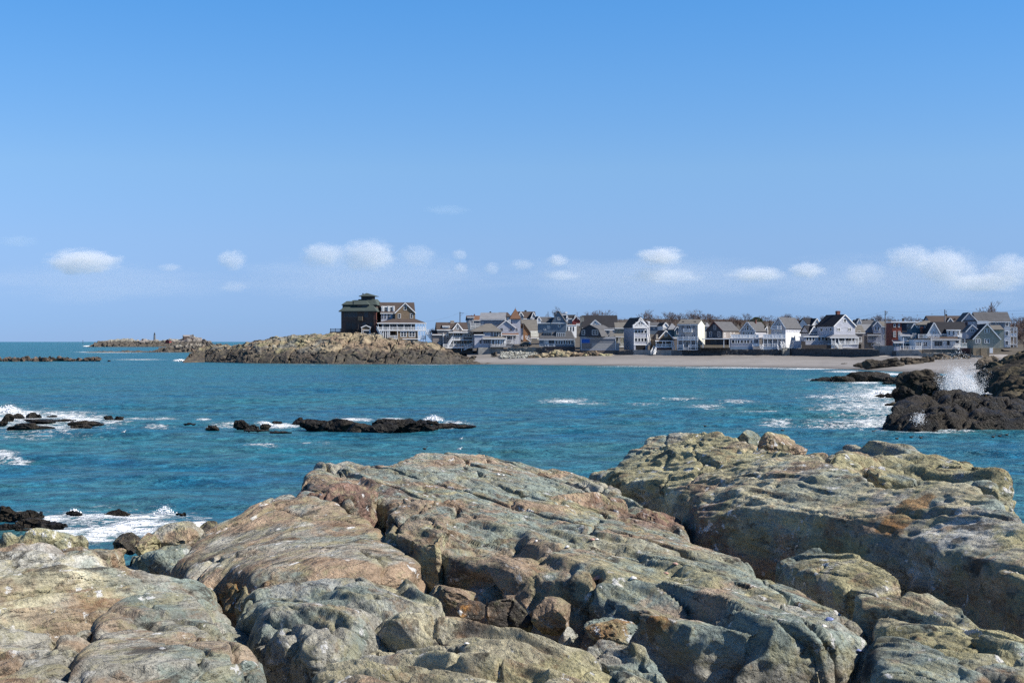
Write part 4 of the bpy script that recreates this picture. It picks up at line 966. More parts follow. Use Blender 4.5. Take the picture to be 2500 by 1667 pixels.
R_GREY = siding('grey_roof_shingle', (.095,.095,.10), .25, .9, True); R_DARK = siding('dark_roof_shingle', (.026,.026,.031), .25, .9, True); R_TAN = siding('tan_roof_shingle', (.145,.135,.12), .25, .9, True); R_PALE = siding('pale_roof_shingle', (.21,.215,.23), .25, .9, True)
CONC = flat('concrete', (.27,.265,.25), .9, .3, .6, bump=.6, bscale=2); DSTONE = flat('dark_stone_wall', (.075,.075,.075), .9, .55, 1.8, bump=1.0, bscale=1.6); GSTONE = flat('grey_stone_wall', (.22,.215,.19), .9, .5, 2.0, bump=1.0, bscale=1.8)
BRICK = flat('chimney_brick', (.16,.065,.05), .9, .3, 3); TANB = flat('pale_chimney', (.40,.34,.27), .9, .25, 2); DWOOD = flat('dark_wood', (.06,.052,.048), .8, .3, 2); TARP = flat('blue_tarp', (.010,.10,.42), .5, .15, 1.2); VOID = flat('dark_interior', (.012,.012,.014), .9, .1)  # last one: near-black, shade of an opening put into colour, also frames and a door
GREYRAIL = flat('grey_rail', (.22,.23,.25), .7, .1)

class House:
    """one building; corners are read off the enlarged photograph (zoom = its origin and scale) and set at real distances"""
    def __init__(s, name, label, zoom, D, x, y, rz=0.0, cat='house', root=None, group='houses of the beach village'):
        s.zo = zoom; s.D = D; s.rz = math.radians(rz)
        px, py = s.px(x, y); s.o = Vector(P(px, py, D))
        s.root = root or empty(name, s.o, label, cat, group)
        s.c, s.s_ = math.cos(s.rz), math.sin(s.rz)
        s.mx = D/F/zoom[2]                # metres per zoom pixel
    def px(s, x, y): return s.zo[0]+x/s.zo[2], s.zo[1]+y/s.zo[2]
    def frame(s, D, x, y, rz=0.0): return House(None, None, s.zo, D, x, y, rz, root=s.root)
    def at(s, x, y, d=0.0):
        """local x and z of the photo point on the plane d metres behind the front"""
        px, py = s.px(x, y); t = (px-CX)/F; o = s.o
        lx = (t*(o.y+d*s.c)-o.x+d*s.s_)/(s.c-t*s.s_)
        wy = o.y+lx*s.s_+d*s.c
        return lx, HC-(py-CY)/F*wy-o.z
    def X(s, x, d=0.0): return s.at(x, 0, d)[0]
    def Zc(s, x, y, d=0.0): return s.at(x, y, d)[1]
    def put(s, mb, name, mat, parent=None, label=None):
        off = s.o-s.root.location
        V = [(v[0]*s.c-v[1]*s.s_+off.x, v[0]*s.s_+v[1]*s.c+off.y, v[2]+off.z) for v in mb.v]
        o = mesh_obj(name, V, mb.f, mat, parent or s.root)
        if label: o['label'] = label
        return o
    # --- masses
    def box(s, x0, x1, yt, yb, d=0.0, dep=6.0, mat=None, name='wall', label=None):
        a, b = s.X(x0, d), s.X(x1, d); xm = (x0+x1)/2
        m = MB().box(a, d, s.Zc(xm, yb, d), b, d+dep, s.Zc(xm, yt, d)); return s.put(m, name, mat, label=label)
    def gable(s, x0, x1, yb, ye, ax, ya, d=0.0, dep=8.0, wall=None, roof=None, over=.35, trim=WHITE, ye2=None, t=.18, name='wall'):
        """ridge runs away from the front"""
        a, b = s.X(x0, d), s.X(x1, d); xa = s.X(ax, d); zb = s.Zc(ax, yb, d); z0 = s.Zc(x0, ye, d); z1 = s.Zc(x1, ye2 if ye2 else ye, d); za = s.Zc(ax, ya, d)
        s.put(MB().prism([(a, zb), (b, zb), (b, z1), (xa, za), (a, z0)], d, d+dep), name, wall)
        m = MB(); tr = MB()
        for (ex, ez, sg) in ((a, z0, -1), (b, z1, 1)):
            dx, dz = ex-xa, ez-za; L = math.hypot(dx, dz); ux, uz = dx/L, dz/L
            e = (ex+ux*over, ez+uz*over); nx, nz = (-uz, ux) if sg > 0 else (uz, -ux)
            if nz < 0: nx, nz = -nx, -nz
            f, k = d-over, d+dep+over
            p = [(xa+nx*.02, f, za+nz*.02), (e[0]+nx*.02, f, e[1]+nz*.02), (e[0]+nx*.02, k, e[1]+nz*.02), (xa+nx*.02, k, za+nz*.02)]
            q = [(v[0]+nx*t, v[1], v[2]+nz*t) for v in p]
            if sg < 0: p, q = p[::-1], q[::-1]
            n = len(m.v); m.v += p+q
            m.f += [(n+3, n+2, n+1, n), (n+4, n+5, n+6, n+7)]+[(n+i, n+(i+1) % 4, n+4+(i+1) % 4, n+4+i) for i in range(4)]
            if trim:
                tr.bar((xa+nx*.02, f-.04, za+nz*.02), (e[0]+nx*.02, f-.04, e[1]+nz*.02), .07, .30)
        ro = s.put(m, 'roof', roof)
        if trim: s.put(tr, 'rake_board', trim, ro)
        return ro
    def sgable(s, x0, x1, yb, ye, yr, d=0.0, dep=8.0, wall=None, roof=None, over=.35, t=.18, trim=WHITE):
        """ridge runs parallel to the front"""
        a, b = s.X(x0, d), s.X(x1, d); xm = (x0+x1)/2; zb = s.Zc(xm, yb, d); ze = s.Zc(xm, ye, d); zr = s.Zc(xm, yr, d+dep/2)
        m = MB(); n = 0
        prof = [(d, zb), (d+dep, zb), (d+dep, ze), (d+dep/2, zr), (d, ze)]
        m.v = [(a, y, z) for y, z in prof]+[(b, y, z) for y, z in prof]
        m.f = [(4, 3, 2, 1, 0), (5, 6, 7, 8, 9)]+[(i, (i+1) % 5, 5+(i+1) % 5, 5+i) for i in range(5)]
        s.put(m, 'wall', wall)
        m = MB(); L = math.hypot(dep/2, zr-ze); uy, uz = (dep/2)/L, (zr-ze)/L
        for sg in (-1, 1):
            y0 = d+dep/2; ey = y0+sg*(dep/2+uy*over); ez = ze-uz*over
            ny, nz = (sg*uz, uy)
            p = [(a-over, y0, zr+.02), (b+over, y0, zr+.02), (b+over, ey, ez+.02), (a-over, ey, ez+.02)]
            q = [(v[0], v[1]+ny*t, v[2]+nz*t) for v in p]
            n = len(m.v); m.v += p+q
            m.f += [(n, n+1, n+2, n+3), (n+7, n+6, n+5, n+4)]+[(n+(i+1) % 4, n+i, n+4+i, n+4+(i+1) % 4) for i in range(4)]
        ro = s.put(m, 'roof', roof)
        if trim: s.put(MB().box(a-over, d-over*uy-.1, ze-uz*over-.2, b+over, d-over*uy-.03, ze-uz*over+.08), 'eave_board', trim, ro)
        return ro
    def hip(s, x0, x1, ye, yt, d0, d1, tx0, tx1, t0, t1, roof, name='roof', trim=None, t=.2):
        """hipped roof between an eave rectangle and a smaller top rectangle"""
        a, b = s.X(x0, d0), s.X(x1, d0); xm = (x0+x1)/2; ze = s.Zc(xm, ye, d0); ta, tb = s.X(tx0, t0), s.X(tx1, t0); zt = s.Zc((tx0+tx1)/2, yt, t0)
        m = MB(); m.v = [(a, d0, ze), (b, d0, ze), (b, d1, ze), (a, d1, ze), (ta, t0, zt), (tb, t0, zt), (tb, t1, zt), (ta, t1, zt), (a, d0, ze-t), (b, d0, ze-t), (b, d1, ze-t), (a, d1, ze-t)]
        m.f = [(0, 1, 5, 4), (1, 2, 6, 5), (2, 3, 7, 6), (3, 0, 4, 7), (4, 5, 6, 7), (8, 9, 1, 0), (9, 10, 2, 1), (10, 11, 3, 2), (11, 8, 0, 3), (11, 10, 9, 8)]
        ro = s.put(m, name, roof)
        if trim: s.put(MB().box(a, d0-.06, ze-t-.08, b, d0-.01, ze+.02), 'eave_board', trim, ro)
        return ro
    def shed(s, x0, x1, yl, yh, d0, d1, roof, t=.16, name='porch_roof', trim=WHITE):
        a, b = s.X(x0, d0), s.X(x1, d0); xm = (x0+x1)/2; zl = s.Zc(xm, yl, d0); zh = s.Zc(xm, yh, d1)
        m = MB().slab([(a, d0, zl), (b, d0, zl), (b, d1, zh), (a, d1, zh)], t); ro = s.put(m, name, roof)
        if trim: s.put(MB().box(a-.02, d0-.07, zl-t-.12, b+.02, d0-.01, zl+.02), 'eave_board', trim, ro)
        return ro
    def slab(s, x0, x1, yt, yb, d0, d1, mat, name='deck', label=None):
        a, b = s.X(x0, d0), s.X(x1, d0); xm = (x0+x1)/2
        return s.put(MB().box(a, d0, s.Zc(xm, yb, d0), b, d1, s.Zc(xm, yt, d0)), name, mat, label=label)
    # --- details
    def win(s, x0, x1, y0, y1, d=0.0, cols=1, frame=WHITE, fw=.13, name='window', sash=True):
        a, b = s.X(x0, d), s.X(x1, d); xm = (x0+x1)/2; zt, zb = s.Zc(xm, y0, d), s.Zc(xm, y1, d)
        m = MB(); f = d-.09
        m.box(a, f, zb, b, d-.002, zb+fw); m.box(a, f, zt-fw, b, d-.002, zt)
        for i in range(cols+1):
            x = a+(b-a-fw)*i/cols; m.box(x, f+.003, zb+fw, x+fw, d-.002, zt-fw)
        if sash and zt-zb > .9: m.box(a+fw, f+.012, (zb+zt)/2-.04, b-fw, d-.03, (zb+zt)/2+.04)
        w = s.put(m, name, frame)
        s.put(MB().box(a+.02, d-.03, zb+.02, b-.02, d-.004, zt-.02), 'pane', GLASS, w); return w
    def wins(s, xs, y0, y1, d=0.0, **k):
        for a, b in xs: s.win(a, b, y0, y1, d, **k)
    def side(s, sgn, x, spans, d=0.0):
        """windows in a side wall: spans of (depth0, depth1, y0, y1); x = corner of that wall"""
        lx = s.X(x, d)
        for e0, e1, y0, y1 in spans:
            zt, zb = s.Zc(x, y0, d), s.Zc(x, y1, d); m = MB(); o = lx+sgn*.08
            lo, hi = min(lx+sgn*.003, o), max(lx+sgn*.003, o)
            m.box(lo, e0, zb, hi, e1, zb+.12); m.box(lo, e0, zt-.12, hi, e1, zt); m.box(lo, e0, zb+.12, hi, e0+.12, zt-.12); m.box(lo, e1-.12, zb+.12, hi, e1, zt-.12)
            w = s.put(m, 'window', WHITE)
            g = MB().box(min(lx+sgn*.004, lx+sgn*.03), e0+.02, zb+.02, max(lx+sgn*.004, lx+sgn*.03), e1-.02, zt-.02); s.put(g, 'pane', GLASS, w)
    def posts(s, xs, y0, y1, d=0.0, w=.2, mat=WHITE, name='post'):
        for x in xs:
            a = s.X(x, d); s.put(MB().box(a-w/2, d-w/2, s.Zc(x, y1, d), a+w/2, d+w/2, s.Zc(x, y0, d)), name, mat)
    def rail(s, x0, x1, y0, y1, d=0.0, mat=WHITE, ret=0.0, gap=.32, name='railing', solid=False):
        a, b = s.X(x0, d), s.X(x1, d); xm = (x0+x1)/2; zt, zb = s.Zc(xm, y0, d), s.Zc(xm, y1, d)
        m = MB().box(a, d-.05, zt-.10, b, d+.05, zt); m.box(a, d-.04, zb+.06, b, d+.04, zb+.14)
        n = max(2, int((b-a)/gap))
        for i in range(n+1):
            x = a+(b-a)*i/n; big = i % 6 == 0 or i == n; w = .10 if big else .05
            m.box(x-w, d-w, zb, x+w, d+w, zt-.102 if not big else zt+.08)
        if solid: m.box(a+.05, d-.01, zb+.15, b-.05, d+.012, zt-.11)
        for x in ((a, b) if ret else ()):
            m.box(x-.05, d+.1, zt-.10, x+.05, d+ret, zt); m.box(x-.04, d+.1, zb+.06, x+.04, d+ret, zb+.14)
            for i in range(int(ret/gap)): y = d+gap*(i+.6); m.box(x-.035, y-.035, zb, x+.035, y+.035, zt-.1)
        return s.put(m, name, mat)
    def chim(s, x0, x1, y0, y1, d, mat=BRICK, dep=None):
        a, b = s.X(x0, d), s.X(x1, d); xm = (x0+x1)/2; zt, zb = s.Zc(xm, y0, d), s.Zc(xm, y1, d); dep = dep or (b-a)
        m = MB().box(a, d, zb-.8, b, d+dep, zt-.35); m.box(a-.08, d-.08, zt-.347, b+.08, d+dep+.08, zt-.12); m.box(a+.12, d+.12, zt-.118, b-.12, d+dep-.12, zt)
        return s.put(m, 'chimney', mat)
    def steps(s, x0, y0, x1, y1, d0, d1, w=1.3, mat=WHITE, name='stairs', across=False):
        """flight from the top (x0,y0,d0) to the bottom (x1,y1,d1) with two handrails"""
        A = Vector((s.X(x0, d0), d0, s.Zc(x0, y0, d0))); B = Vector((s.X(x1, d1), d1, s.Zc(x1, y1, d1)))
        m = MB(); n = max(4, int(abs(A.z-B.z)/.2)); dr = (B-A); h = Vector((dr.x, dr.y, 0)); h = h.normalized() if h.length > .01 else Vector((0, -1, 0)); sd = Vector((-h.y, h.x, 0))*w/2
        for i in range(n):
            c = A+dr*((i+.5)/n); m.bar(c-sd, c+sd, .3, .06)
        for k in (-1, 1):
            m.bar(A+sd*k-Vector((0,0,.15)), B+sd*k-Vector((0,0,.15)), .08, .28); m.bar(A+sd*k+Vector((0,0,.95)), B+sd*k+Vector((0,0,.95)), .09, .11); m.bar(A+sd*k+Vector((0,0,.5)), B+sd*k+Vector((0,0,.5)), .05, .06)
            for i in range(0, n+1, 2):
                c = A+dr*(i/n)+sd*k; m.bar(c, c+Vector((0,0,.95)), .08)
        return s.put(m, name, mat)

Z1, Z2, Z3, Z4, Z5, Z6, Z7, Z8 = (780,690,7.84), (1040,720,9.225), (1240,720,9.225), (1380,720,9.225), (1590,720,9.225), (1760,720,9.225), (1940,720,9.225), (2120,720,6.19)
S_LILACD = siding('dim_window_frame', (.13,.15,.17))
# --- 1 dark house with the green roof and cupola
h = House('shingle_mansion', 'dark brown shingle mansion with flared green roof and small square cupola on the headland', Z1, 548, 415, 985, -12)
h.box(415, 1045, 535, 1010, 0, 12, S_DARK)
h.hip(365, 1095, 538, 330, -.9, 12.9, 640, 960, 4.0, 8.0, R_GREEN, t=.3)
h.hip(715, 1110, 420, 312, 2.2, 9.8, 745, 1060, 4.2, 7.8, R_GREEN, name='upper_roof')
h.box(440, 560, 415, 500, 1.5, 4, S_DARK, name='dormer'); h.hip(420, 665, 416, 350, .9, 6, 520, 650, 3.2, 4.6, R_GREEN, name='dormer_roof')
h.box(722, 925, 412, 515, 1.0, 4, S_DARK, name='dormer'); h.hip(650, 950, 414, 340, .5, 6, 660, 885, 2.6, 4.6, R_GREEN, name='dormer_roof')
h.box(975, 1085, 415, 520, 2.4, 4, S_DARK, name='dormer'); h.hip(940, 1100, 416, 318, 1.8, 7, 900, 1040, 4, 6, R_GREEN, name='dormer_roof')
h.wins([(825,868),(872,915)], 420, 490, 1.0, frame=S_LILACD)
h.box(797, 1013, 255, 325, 4.6, 3.4, S_DARK, name='cupola'); h.hip(750, 1058, 252, 195, 3.7, 8.9, 900, 910, 6.2, 6.4, R_GREEN, name='cupola_roof')
h.wins([(855,875),(895,917),(938,960)], 268, 295, 4.6, frame=S_DARK)
h.wins([(475,535),(545,590),(600,650),(660,720)], 560, 650, frame=S_LILACD); h.win(865, 925, 555, 660, frame=S_LILACD)
h.wins([(505,600),(610,700)], 760, 920, frame=S_DARK, name='porch_shade_panel'); h.wins([(830,890),(970,1005)], 765, 830, frame=S_LILACD)  # first pair: dark panes stand in for the shade inside the porch
h.box(735, 822, 640, 722, -1.1, 1.08, S_BROWN, name='oriel'); h.posts([742], 722, 975, -1.0, .18, DWOOD)
h.rail(470, 720, 880, 945, -.8, DWOOD); h.slab(440, 730, 945, 975, -1, -.05, DWOOD)
h.chim(1048, 1088, 560, 985, -.6, BRICK, .55); h.slab(1035, 1100, 712, 724, -.75, -.02, DWOOD, name='string_course')
h.slab(195, 415, 938, 1015, .5, 6, flat('deck_base', (.16,.10,.075), .8, .3), name='deck'); h.rail(212, 414, 875, 938, .6, DWOOD)
h.chim(822, 838, 195, 240, 5.2, DWOOD, .2)
h = House('garden_shed', 'little white gabled shed with brown front in the lee of the mansion', Z1, 543, 805, 978, 4, 'shed')
h.gable(805, 975, 978, 852, 890, 815, 0, 3, S_BROWN, R_BROWN, .25); h.win(838, 962, 905, 978, 0, 1, name='door', sash=False); h.posts([812,968], 850, 978, -.1, .22); h.slab(835, 965, 900, 914, -.14, -.02, WHITE, name='lintel')  # the door is a dark pane standing in for the shade of the doorway
# --- 2 shingle house with the double verandah
h = House('verandah_house', 'large brown shingle house with white two storey wraparound verandah on the headland', Z1, 545, 1450, 1075, 9)
h.sgable(1180, 1815, 1070, 572, 382, 3, 9, S_LAV, R_BROWN); h.gable(1450, 1832, 1070, 572, 1640, 388, 0, 5, S_BROWN, R_BROWN)
h.box(1185, 1440, 445, 560, 3.4, 4, S_WHITE, name='dormer'); h.wins([(1235,1300),(1345,1400)], 462, 552, 3.4); h.posts([1195,1222,1315,1332,1412,1436], 440, 560, 3.2, .16)
h.wins([(1500,1556),(1733,1788)], 590, 678); h.win(1612, 1668, 432, 522)
h.wins([(1183,1220),(1240,1278),(1300,1348),(1392,1440)], 582, 690, 3.0, frame=S_LAV)
h.hip(1100, 2050, 768, 690, -3.2, 8, 1395, 1845, -.1, 5, R_BROWN, name='verandah_roof', trim=WHITE)
h.slab(1105, 2040, 904, 918, -3, 3, WHITE, name='verandah_floor'); h.rail(1110, 2036, 848, 904, -2.9, ret=5)
h.posts([1125,1215,1343,1485,1620,1755,1885,1940,1990,2033], 768, 905, -2.8)
h.wins([(1360,1475),(1500,1612),(1635,1745),(1765,1830)], 785, 848, 0, cols=3, frame=S_LAV); h.wins([(1190,1250),(1262,1310)], 785, 850, 2.9)
h.box(1495, 1880, 917, 1072, -2.6, 8, S_BROWN); h.wins([(1550,1668),(1708,1832)], 928, 1033, -2.6, cols=2, fw=.2)
h.posts([1342,1492,1884,1940,1985,2033], 918, 1080, -2.8); h.rail(1345, 1490, 1005, 1062, -2.8); h.rail(1886, 2032, 1010, 1062, -2.8, ret=5); h.slab(1340, 2040, 1066, 1080, -2.9, 4, WHITE); h.posts([1940,1985,2033], 1080, 1172, -2.8)
h.box(1352, 1488, 920, 1060, 1.0, 5, S_DARK); h.posts([1160,1190,1225,1262,1298,1325], 918, 1055, -2.7, .24); h.steps(1110, 870, 1200, 1055, -2.9, -4.2, mat=flat('shaded_white_paint', (.45,.5,.55), .6, .1))  # stair paint darkened and blued to carry the shade lying on it
h.box(1495, 1885, 1078, 1150, -2.3, 7, GSTONE, name='foundation')
h = House('staircase', 'long white wooden staircase coming down the headland slope beside the verandah house', Z2, 541, 40, 800, 0, 'staircase')
h.steps(20, 850, 150, 1010, 3, 1.5); h.steps(155, 1015, 345, 1160, 1.4, 0); h.rail(0, 150, 770, 850, 3.6)
# --- 3 grey shingle house with decks
h = House('deck_house', 'grey shingle house with white decks, small front gable and brown roof', Z2, 538, 390, 1192, 8)
h.sgable(262, 925, 1150, 772, 622, 3.2, 8, S_TAUPE, R_BROWN); h.gable(612, 812, 840, 766, 712, 634, 2.2, 5, S_TAUPE, R_BROWN, .25); h.win(688, 740, 693, 772, 2.2)
h.box(376, 528, 690, 775, 3.6, 3, S_WHITE, name='dormer'); h.wins([(410,442),(485,520)], 705, 765, 3.6); h.shed(365, 540, 694, 650, 3.3, 6.6, R_BROWN)
h.chim(553, 634, 572, 640, 6.5, TANB, 1); h.slab(512, 1100, 828, 848, -1.2, 4, WHITE, name='porch_roof')
h.box(838, 1082, 846, 1010, .2, 5, S_TAUPE); h.win(860, 1025, 868, 945, .2, cols=4, fw=.2); h.box(605, 838, 848, 1010, 2.3, 2.5, S_TAUPE); h.win(650, 815, 856, 930, 2.3, cols=3)
h.rail(635, 832, 930, 1003, -.4); h.slab(612, 1062, 1003, 1020, -.6, 3, WHITE); h.posts([612,835,1050], 848, 1003, -.3)
h.box(612, 1048, 1020, 1120, 2.0, 3, S_TAUPE); h.wins([(640,697),(918,972)], 1030, 1085, 2.0); h.win(800, 852, 1032, 1118, 2.0, name='door', sash=False); h.posts([612,1048], 1020, 1185, -.4)
h.box(385, 600, 850, 1150, 2.6, 3, S_TAUPE); h.wins([(455,502),(558,592)], 855, 948, 2.6); h.box(150, 384, 880, 1110, 3, 4, S_TAUPE); h.shed(140, 510, 884, 790, 2.6, 7, R_BROWN); h.posts([386], 850, 1150, 2.5)
h.slab(390, 1132, 1182, 1197, -1.6, 2, WHITE); h.rail(398, 1128, 1102, 1182, -1.5, ret=3); h.posts([543,800,1060], 1195, 1260, -1.3); h.steps(592, 985, 475, 1178, -.7, -1.0, 1.2); h.steps(1040, 1130, 850, 1225, -2, -2.2, 1.1)
h.box(470, 1050, 1197, 1320, 0, 6, flat('brown_foundation', (.13,.11,.095), .9, .3), name='foundation')
# --- 4 grey house with the faceted hip roof on a concrete bastion
h = House('bastion_house', 'grey house with faceted hip roof and sun porch on a concrete bastion above the beach', Z2, 533, 1095, 1185, 6)
h.hip(1000, 1716, 810, 640, -.6, 9.5, 1350, 1475, 4.2, 4.8, R_TAN); h.box(1290, 1705, 815, 960, .6, 8, S_LAV); h.box(1095, 1452, 880, 1190, 0, 8, S_LAV); h.shed(1085, 1320, 884, 835, -.3, 2.2, R_DARK)
h.win(1520, 1702, 822, 942, .6, cols=3, fw=.2); h.win(1462, 1508, 828, 912, .6, frame=S_LAV); h.hip(1272, 1820, 972, 925, -1.6, 5, 1330, 1715, .5, 3, R_TAN, name='lower_roof', trim=WHITE)
h.wins([(1203,1257)], 1005, 1088, 0, fw=.1, frame=S_LAV); h.win(1292, 1445, 1008, 1090, 0, cols=3, frame=S_LAV); h.box(1466, 1806, 990, 1160, -.9, 5, S_WHITE)
h.wins([(1478,1545),(1560,1602),(1614,1658),(1690,1722),(1732,1768)], 1002, 1120, -.9); h.slab(1450, 1945, 1152, 1172, -2.2, 3, GREYRAIL); h.rail(1452, 1942, 1095, 1152, -2.1, GREYRAIL)
h.box(1180, 1745, 1174, 1385, -.5, 8, CONC, name='foundation', label='tall concrete bastion under the house'); h.posts([1448], 1165, 1330, -.7, .3, CONC)
# --- 5 lavender house with the turret
h = House('turret_house', 'lavender house with a square turret under a pointed rust brown roof', Z2, 550, 1600, 1105, 5)
h.gable(1600, 2012, 1105, 735, 1805, 572, 0, 9, S_LAV, R_RUST); h.wins([(1678,1738),(1878,1942)], 735, 806, 0, frame=S_LAV); h.shed(1700, 2090, 892, 850, -1.8, .5, R_RUST); h.posts([1812,1955,2072], 892, 1100, -1.6); h.rail(1815, 1952, 1000, 1090, -1.6); h.wins([(1830,1900),(1925,1948),(1980,2030)], 905, 990, 0)
h.box(1932, 2130, 528, 1105, .4, 4.2, S_LAV, name='turret'); h.hip(1888, 2142, 528, 300, -.2, 5.0, 2012, 2018, 2.4, 2.6, R_RUST, name='turret_roof'); h.wins([(2020,2066)], 738, 806, .4, frame=S_LAV); h.posts([2015], 270, 310, 2.5, .12, GREYRAIL, 'finial')
# --- 6 houses behind
h = House('big_grey_house', 'long grey house with pale grey roof behind the bastion house', Z2, 585, 1225, 800, -4)
h.sgable(1225, 1770, 850, 540, 405, 0, 9, S_GREY, R_PALE); h.wins([(1244,1266),(1273,1293)], 598, 692, 0); h.chim(1432, 1466, 368, 410, 4.5, DWOOD)
h = House('blue_house', 'blue grey house with a reddish roof and white porch beyond the deck house', Z2, 598, 940, 800, 6)
h.sgable(940, 1235, 830, 560, 470, 0, 8, S_BLUE, R_RUST); h.box(935, 1075, 490, 800, -.6, 3, S_BLUE); h.shed(925, 1090, 494, 470, -1, 2, R_DARK); h.wins([(965,1000),(1030,1072)], 570, 640, -.6); h.wins([(985,1025)], 500, 530, -.6); h.rail(1005, 1220, 632, 700, -2.2); h.rail(1005, 1220, 700, 770, -2.2); h.chim(1080, 1102, 425, 480, 4); h.chim(1012, 1035, 452, 480, 4)
h = House('brown_roof_house', 'white house with a low brown hip roof left of the turret', Z2, 605, 1560, 560, 0)
h.box(1640, 1908, 478, 640, 0, 8, S_WHITE); h.hip(1540, 1925, 478, 388, -.5, 8.5, 1640, 1840, 3.5, 4.5, R_BROWN)
h = House('tan_roof_house', 'house with a broad tan roof and orange shingle wall right of the turret', Z3, 560, 345, 1040, 10)
h.gable(345, 520, 1040, 872, 352, 640, 0, 8, S_ORANGE, R_TAN, trim=None); h.sgable(352, 668, 1000, 800, 560, .6, 8, S_CREAM, R_TAN); h.wins([(455,485)], 905, 960, 0); h.box(288, 362, 660, 752, .5, 3, S_ORANGE, name='wall'); h.box(300, 345, 750, 1010, 0, 3, S_LAV); h.box(515, 690, 820, 1000, -.5, 4, S_CREAM); h.shed(510, 700, 960, 940, -1.4, -.4, R_BROWN); h.steps(400, 960, 520, 1040, -1.2, -1.5, 1)
h = House('brown_gable_house', 'brown roofed house with white trimmed gable and dark chimney on the rise behind', Z3, 592, 250, 640, 8)
h.sgable(262, 620, 700, 520, 378, 0, 7, S_GREY, R_BROWN); h.gable(516, 640, 680, 520, 576, 385, -1, 6, S_GREY, R_BROWN, .2); h.wins([(540,565),(570,592),(595,615)], 512, 585, -1); h.chim(378, 420, 338, 385, 3.5, DWOOD); h.gable(238, 350, 640, 470, 290, 378, -.6, 5, S_BLUE, R_GREY, .2); h.wins([(270,312)], 428, 470, -.6)
h = House('white_gable_house', 'small white gabled house wedged between the brown gable and the blue grey house', Z3, 580, 655, 640, 8)
h.gable(655, 742, 700, 560, 698, 478, 0, 7, S_WHITE, R_BROWN, .2); h.wins([(690,710)], 540, 590, 0); h.sgable(745, 990, 700, 560, 500, 2, 7, S_GREY, R_GREY)
# --- 9 blue grey house with a steep gable
h = House('steep_gable_house', 'blue grey shingle house with very steep front gable and seven window sun porch', Z3, 524, 700, 1262, -5)
h.box(815, 1496, 1158, 1270, .1, 8, flat('brown_skirt', (.12,.09,.08), .85, .3, 1), name='foundation'); h.box(705, 1490, 1000, 1160, 0, 9, S_BLUE)
h.wins([(1072,1125),(1131,1182),(1188,1240),(1246,1296),(1302,1352),(1358,1410),(1416,1474)], 1014, 1112, 0, fw=.15, sash=False); h.wins([(812,840),(846,872),(878,900)], 1016, 1085, 0); h.win(912, 1050, 1014, 1088, 0, cols=2, frame=S_BLUE); h.posts([907,1056], 1000, 1160, -.12); h.rail(912, 1052, 1092, 1156, -.15); h.rail(720, 900, 1100, 1156, -.15)
h.hip(690, 1502, 992, 800, -.5, 9, 800, 1420, 2.0, 7, R_GREY, name='mansard_roof', trim=WHITE); h.box(1086, 1292, 795, 945, .4, 3, S_BLUE, name='dormer'); h.win(1092, 1288, 852, 934, .4, cols=4, fw=.15); h.box(800, 990, 830, 950, .6, 3, S_BLUE, name='dormer'); h.win(810, 975, 845, 920, .6, cols=3, frame=S_BLUE)
h.box(672, 1312, 632, 850, 1.6, 7, S_BLUE); h.win(1128, 1182, 645, 722, 1.6); h.wins([(808,856)], 745, 792, 1.6); h.win(884, 946, 688, 752, 1.6, cols=2); h.slab(660, 1322, 626, 640, 1.2, 9, WHITE, name='cornice')
h.gable(982, 1312, 640, 628, 1132, 362, 1.3, 7, S_BLUE, R_GREY, .2, trim=None); h.win(1118, 1178, 498, 562, 1.3); h.sgable(780, 1010, 640, 626, 510, 2.4, 6, S_BLUE, R_GREY, trim=None); h.chim(1046, 1072, 380, 470, 4, DWOOD)
h = House('white_box_house', 'bright white flat topped house with narrow windows right of the steep gable', Z3, 552, 1312, 900, 12)
h.box(1316, 1546, 676, 960, 0, 6, S_WHITE); h.slab(1308, 1552, 668, 680, -.2, 6.2, WHITE, name='parapet'); h.wins([(1335,1357),(1408,1432),(1464,1490)], 712, 808, 0, frame=VOID); h.posts([1438], 800, 980, -2, .35)
h = House('twin_gable_house', 'dark roofed house with white gable ends on the hill behind the white box house', Z3, 600, 1310, 560, 4)
h.sgable(1318, 1530, 640, 522, 452, 0, 7, S_BLUE, R_DARK); h.gable(1318, 1352, 600, 520, 1330, 450, -.6, 3, S_WHITE, R_DARK, .1); h.gable(1490, 1545, 600, 522, 1520, 455, -.6, 3, S_WHITE, R_DARK, .1); h.wins([(1362,1385),(1395,1415)], 530, 560, 0); h.box(1200, 1310, 430, 520, 1, 5, S_BLUE); h.shed(1190, 1320, 434, 415, .5, 6, R_GREY); h.box(1292, 1342, 380, 412, 3, 2, WHITE, name='chimney'); h.wins([(1215,1235),(1245,1265)], 440, 480, 1)
h = House('red_house', 'small dark red house beside the stone chimney', Z3, 575, 1450, 640, 0)
h.gable(1455, 1640, 680, 575, 1545, 478, 0, 6, S_RED, R_BROWN, .2); h.wins([(1560,1615)], 490, 545, -.2, frame=S_LAV); h.shed(1540, 1650, 672, 635, -2, 0, R_PALE)
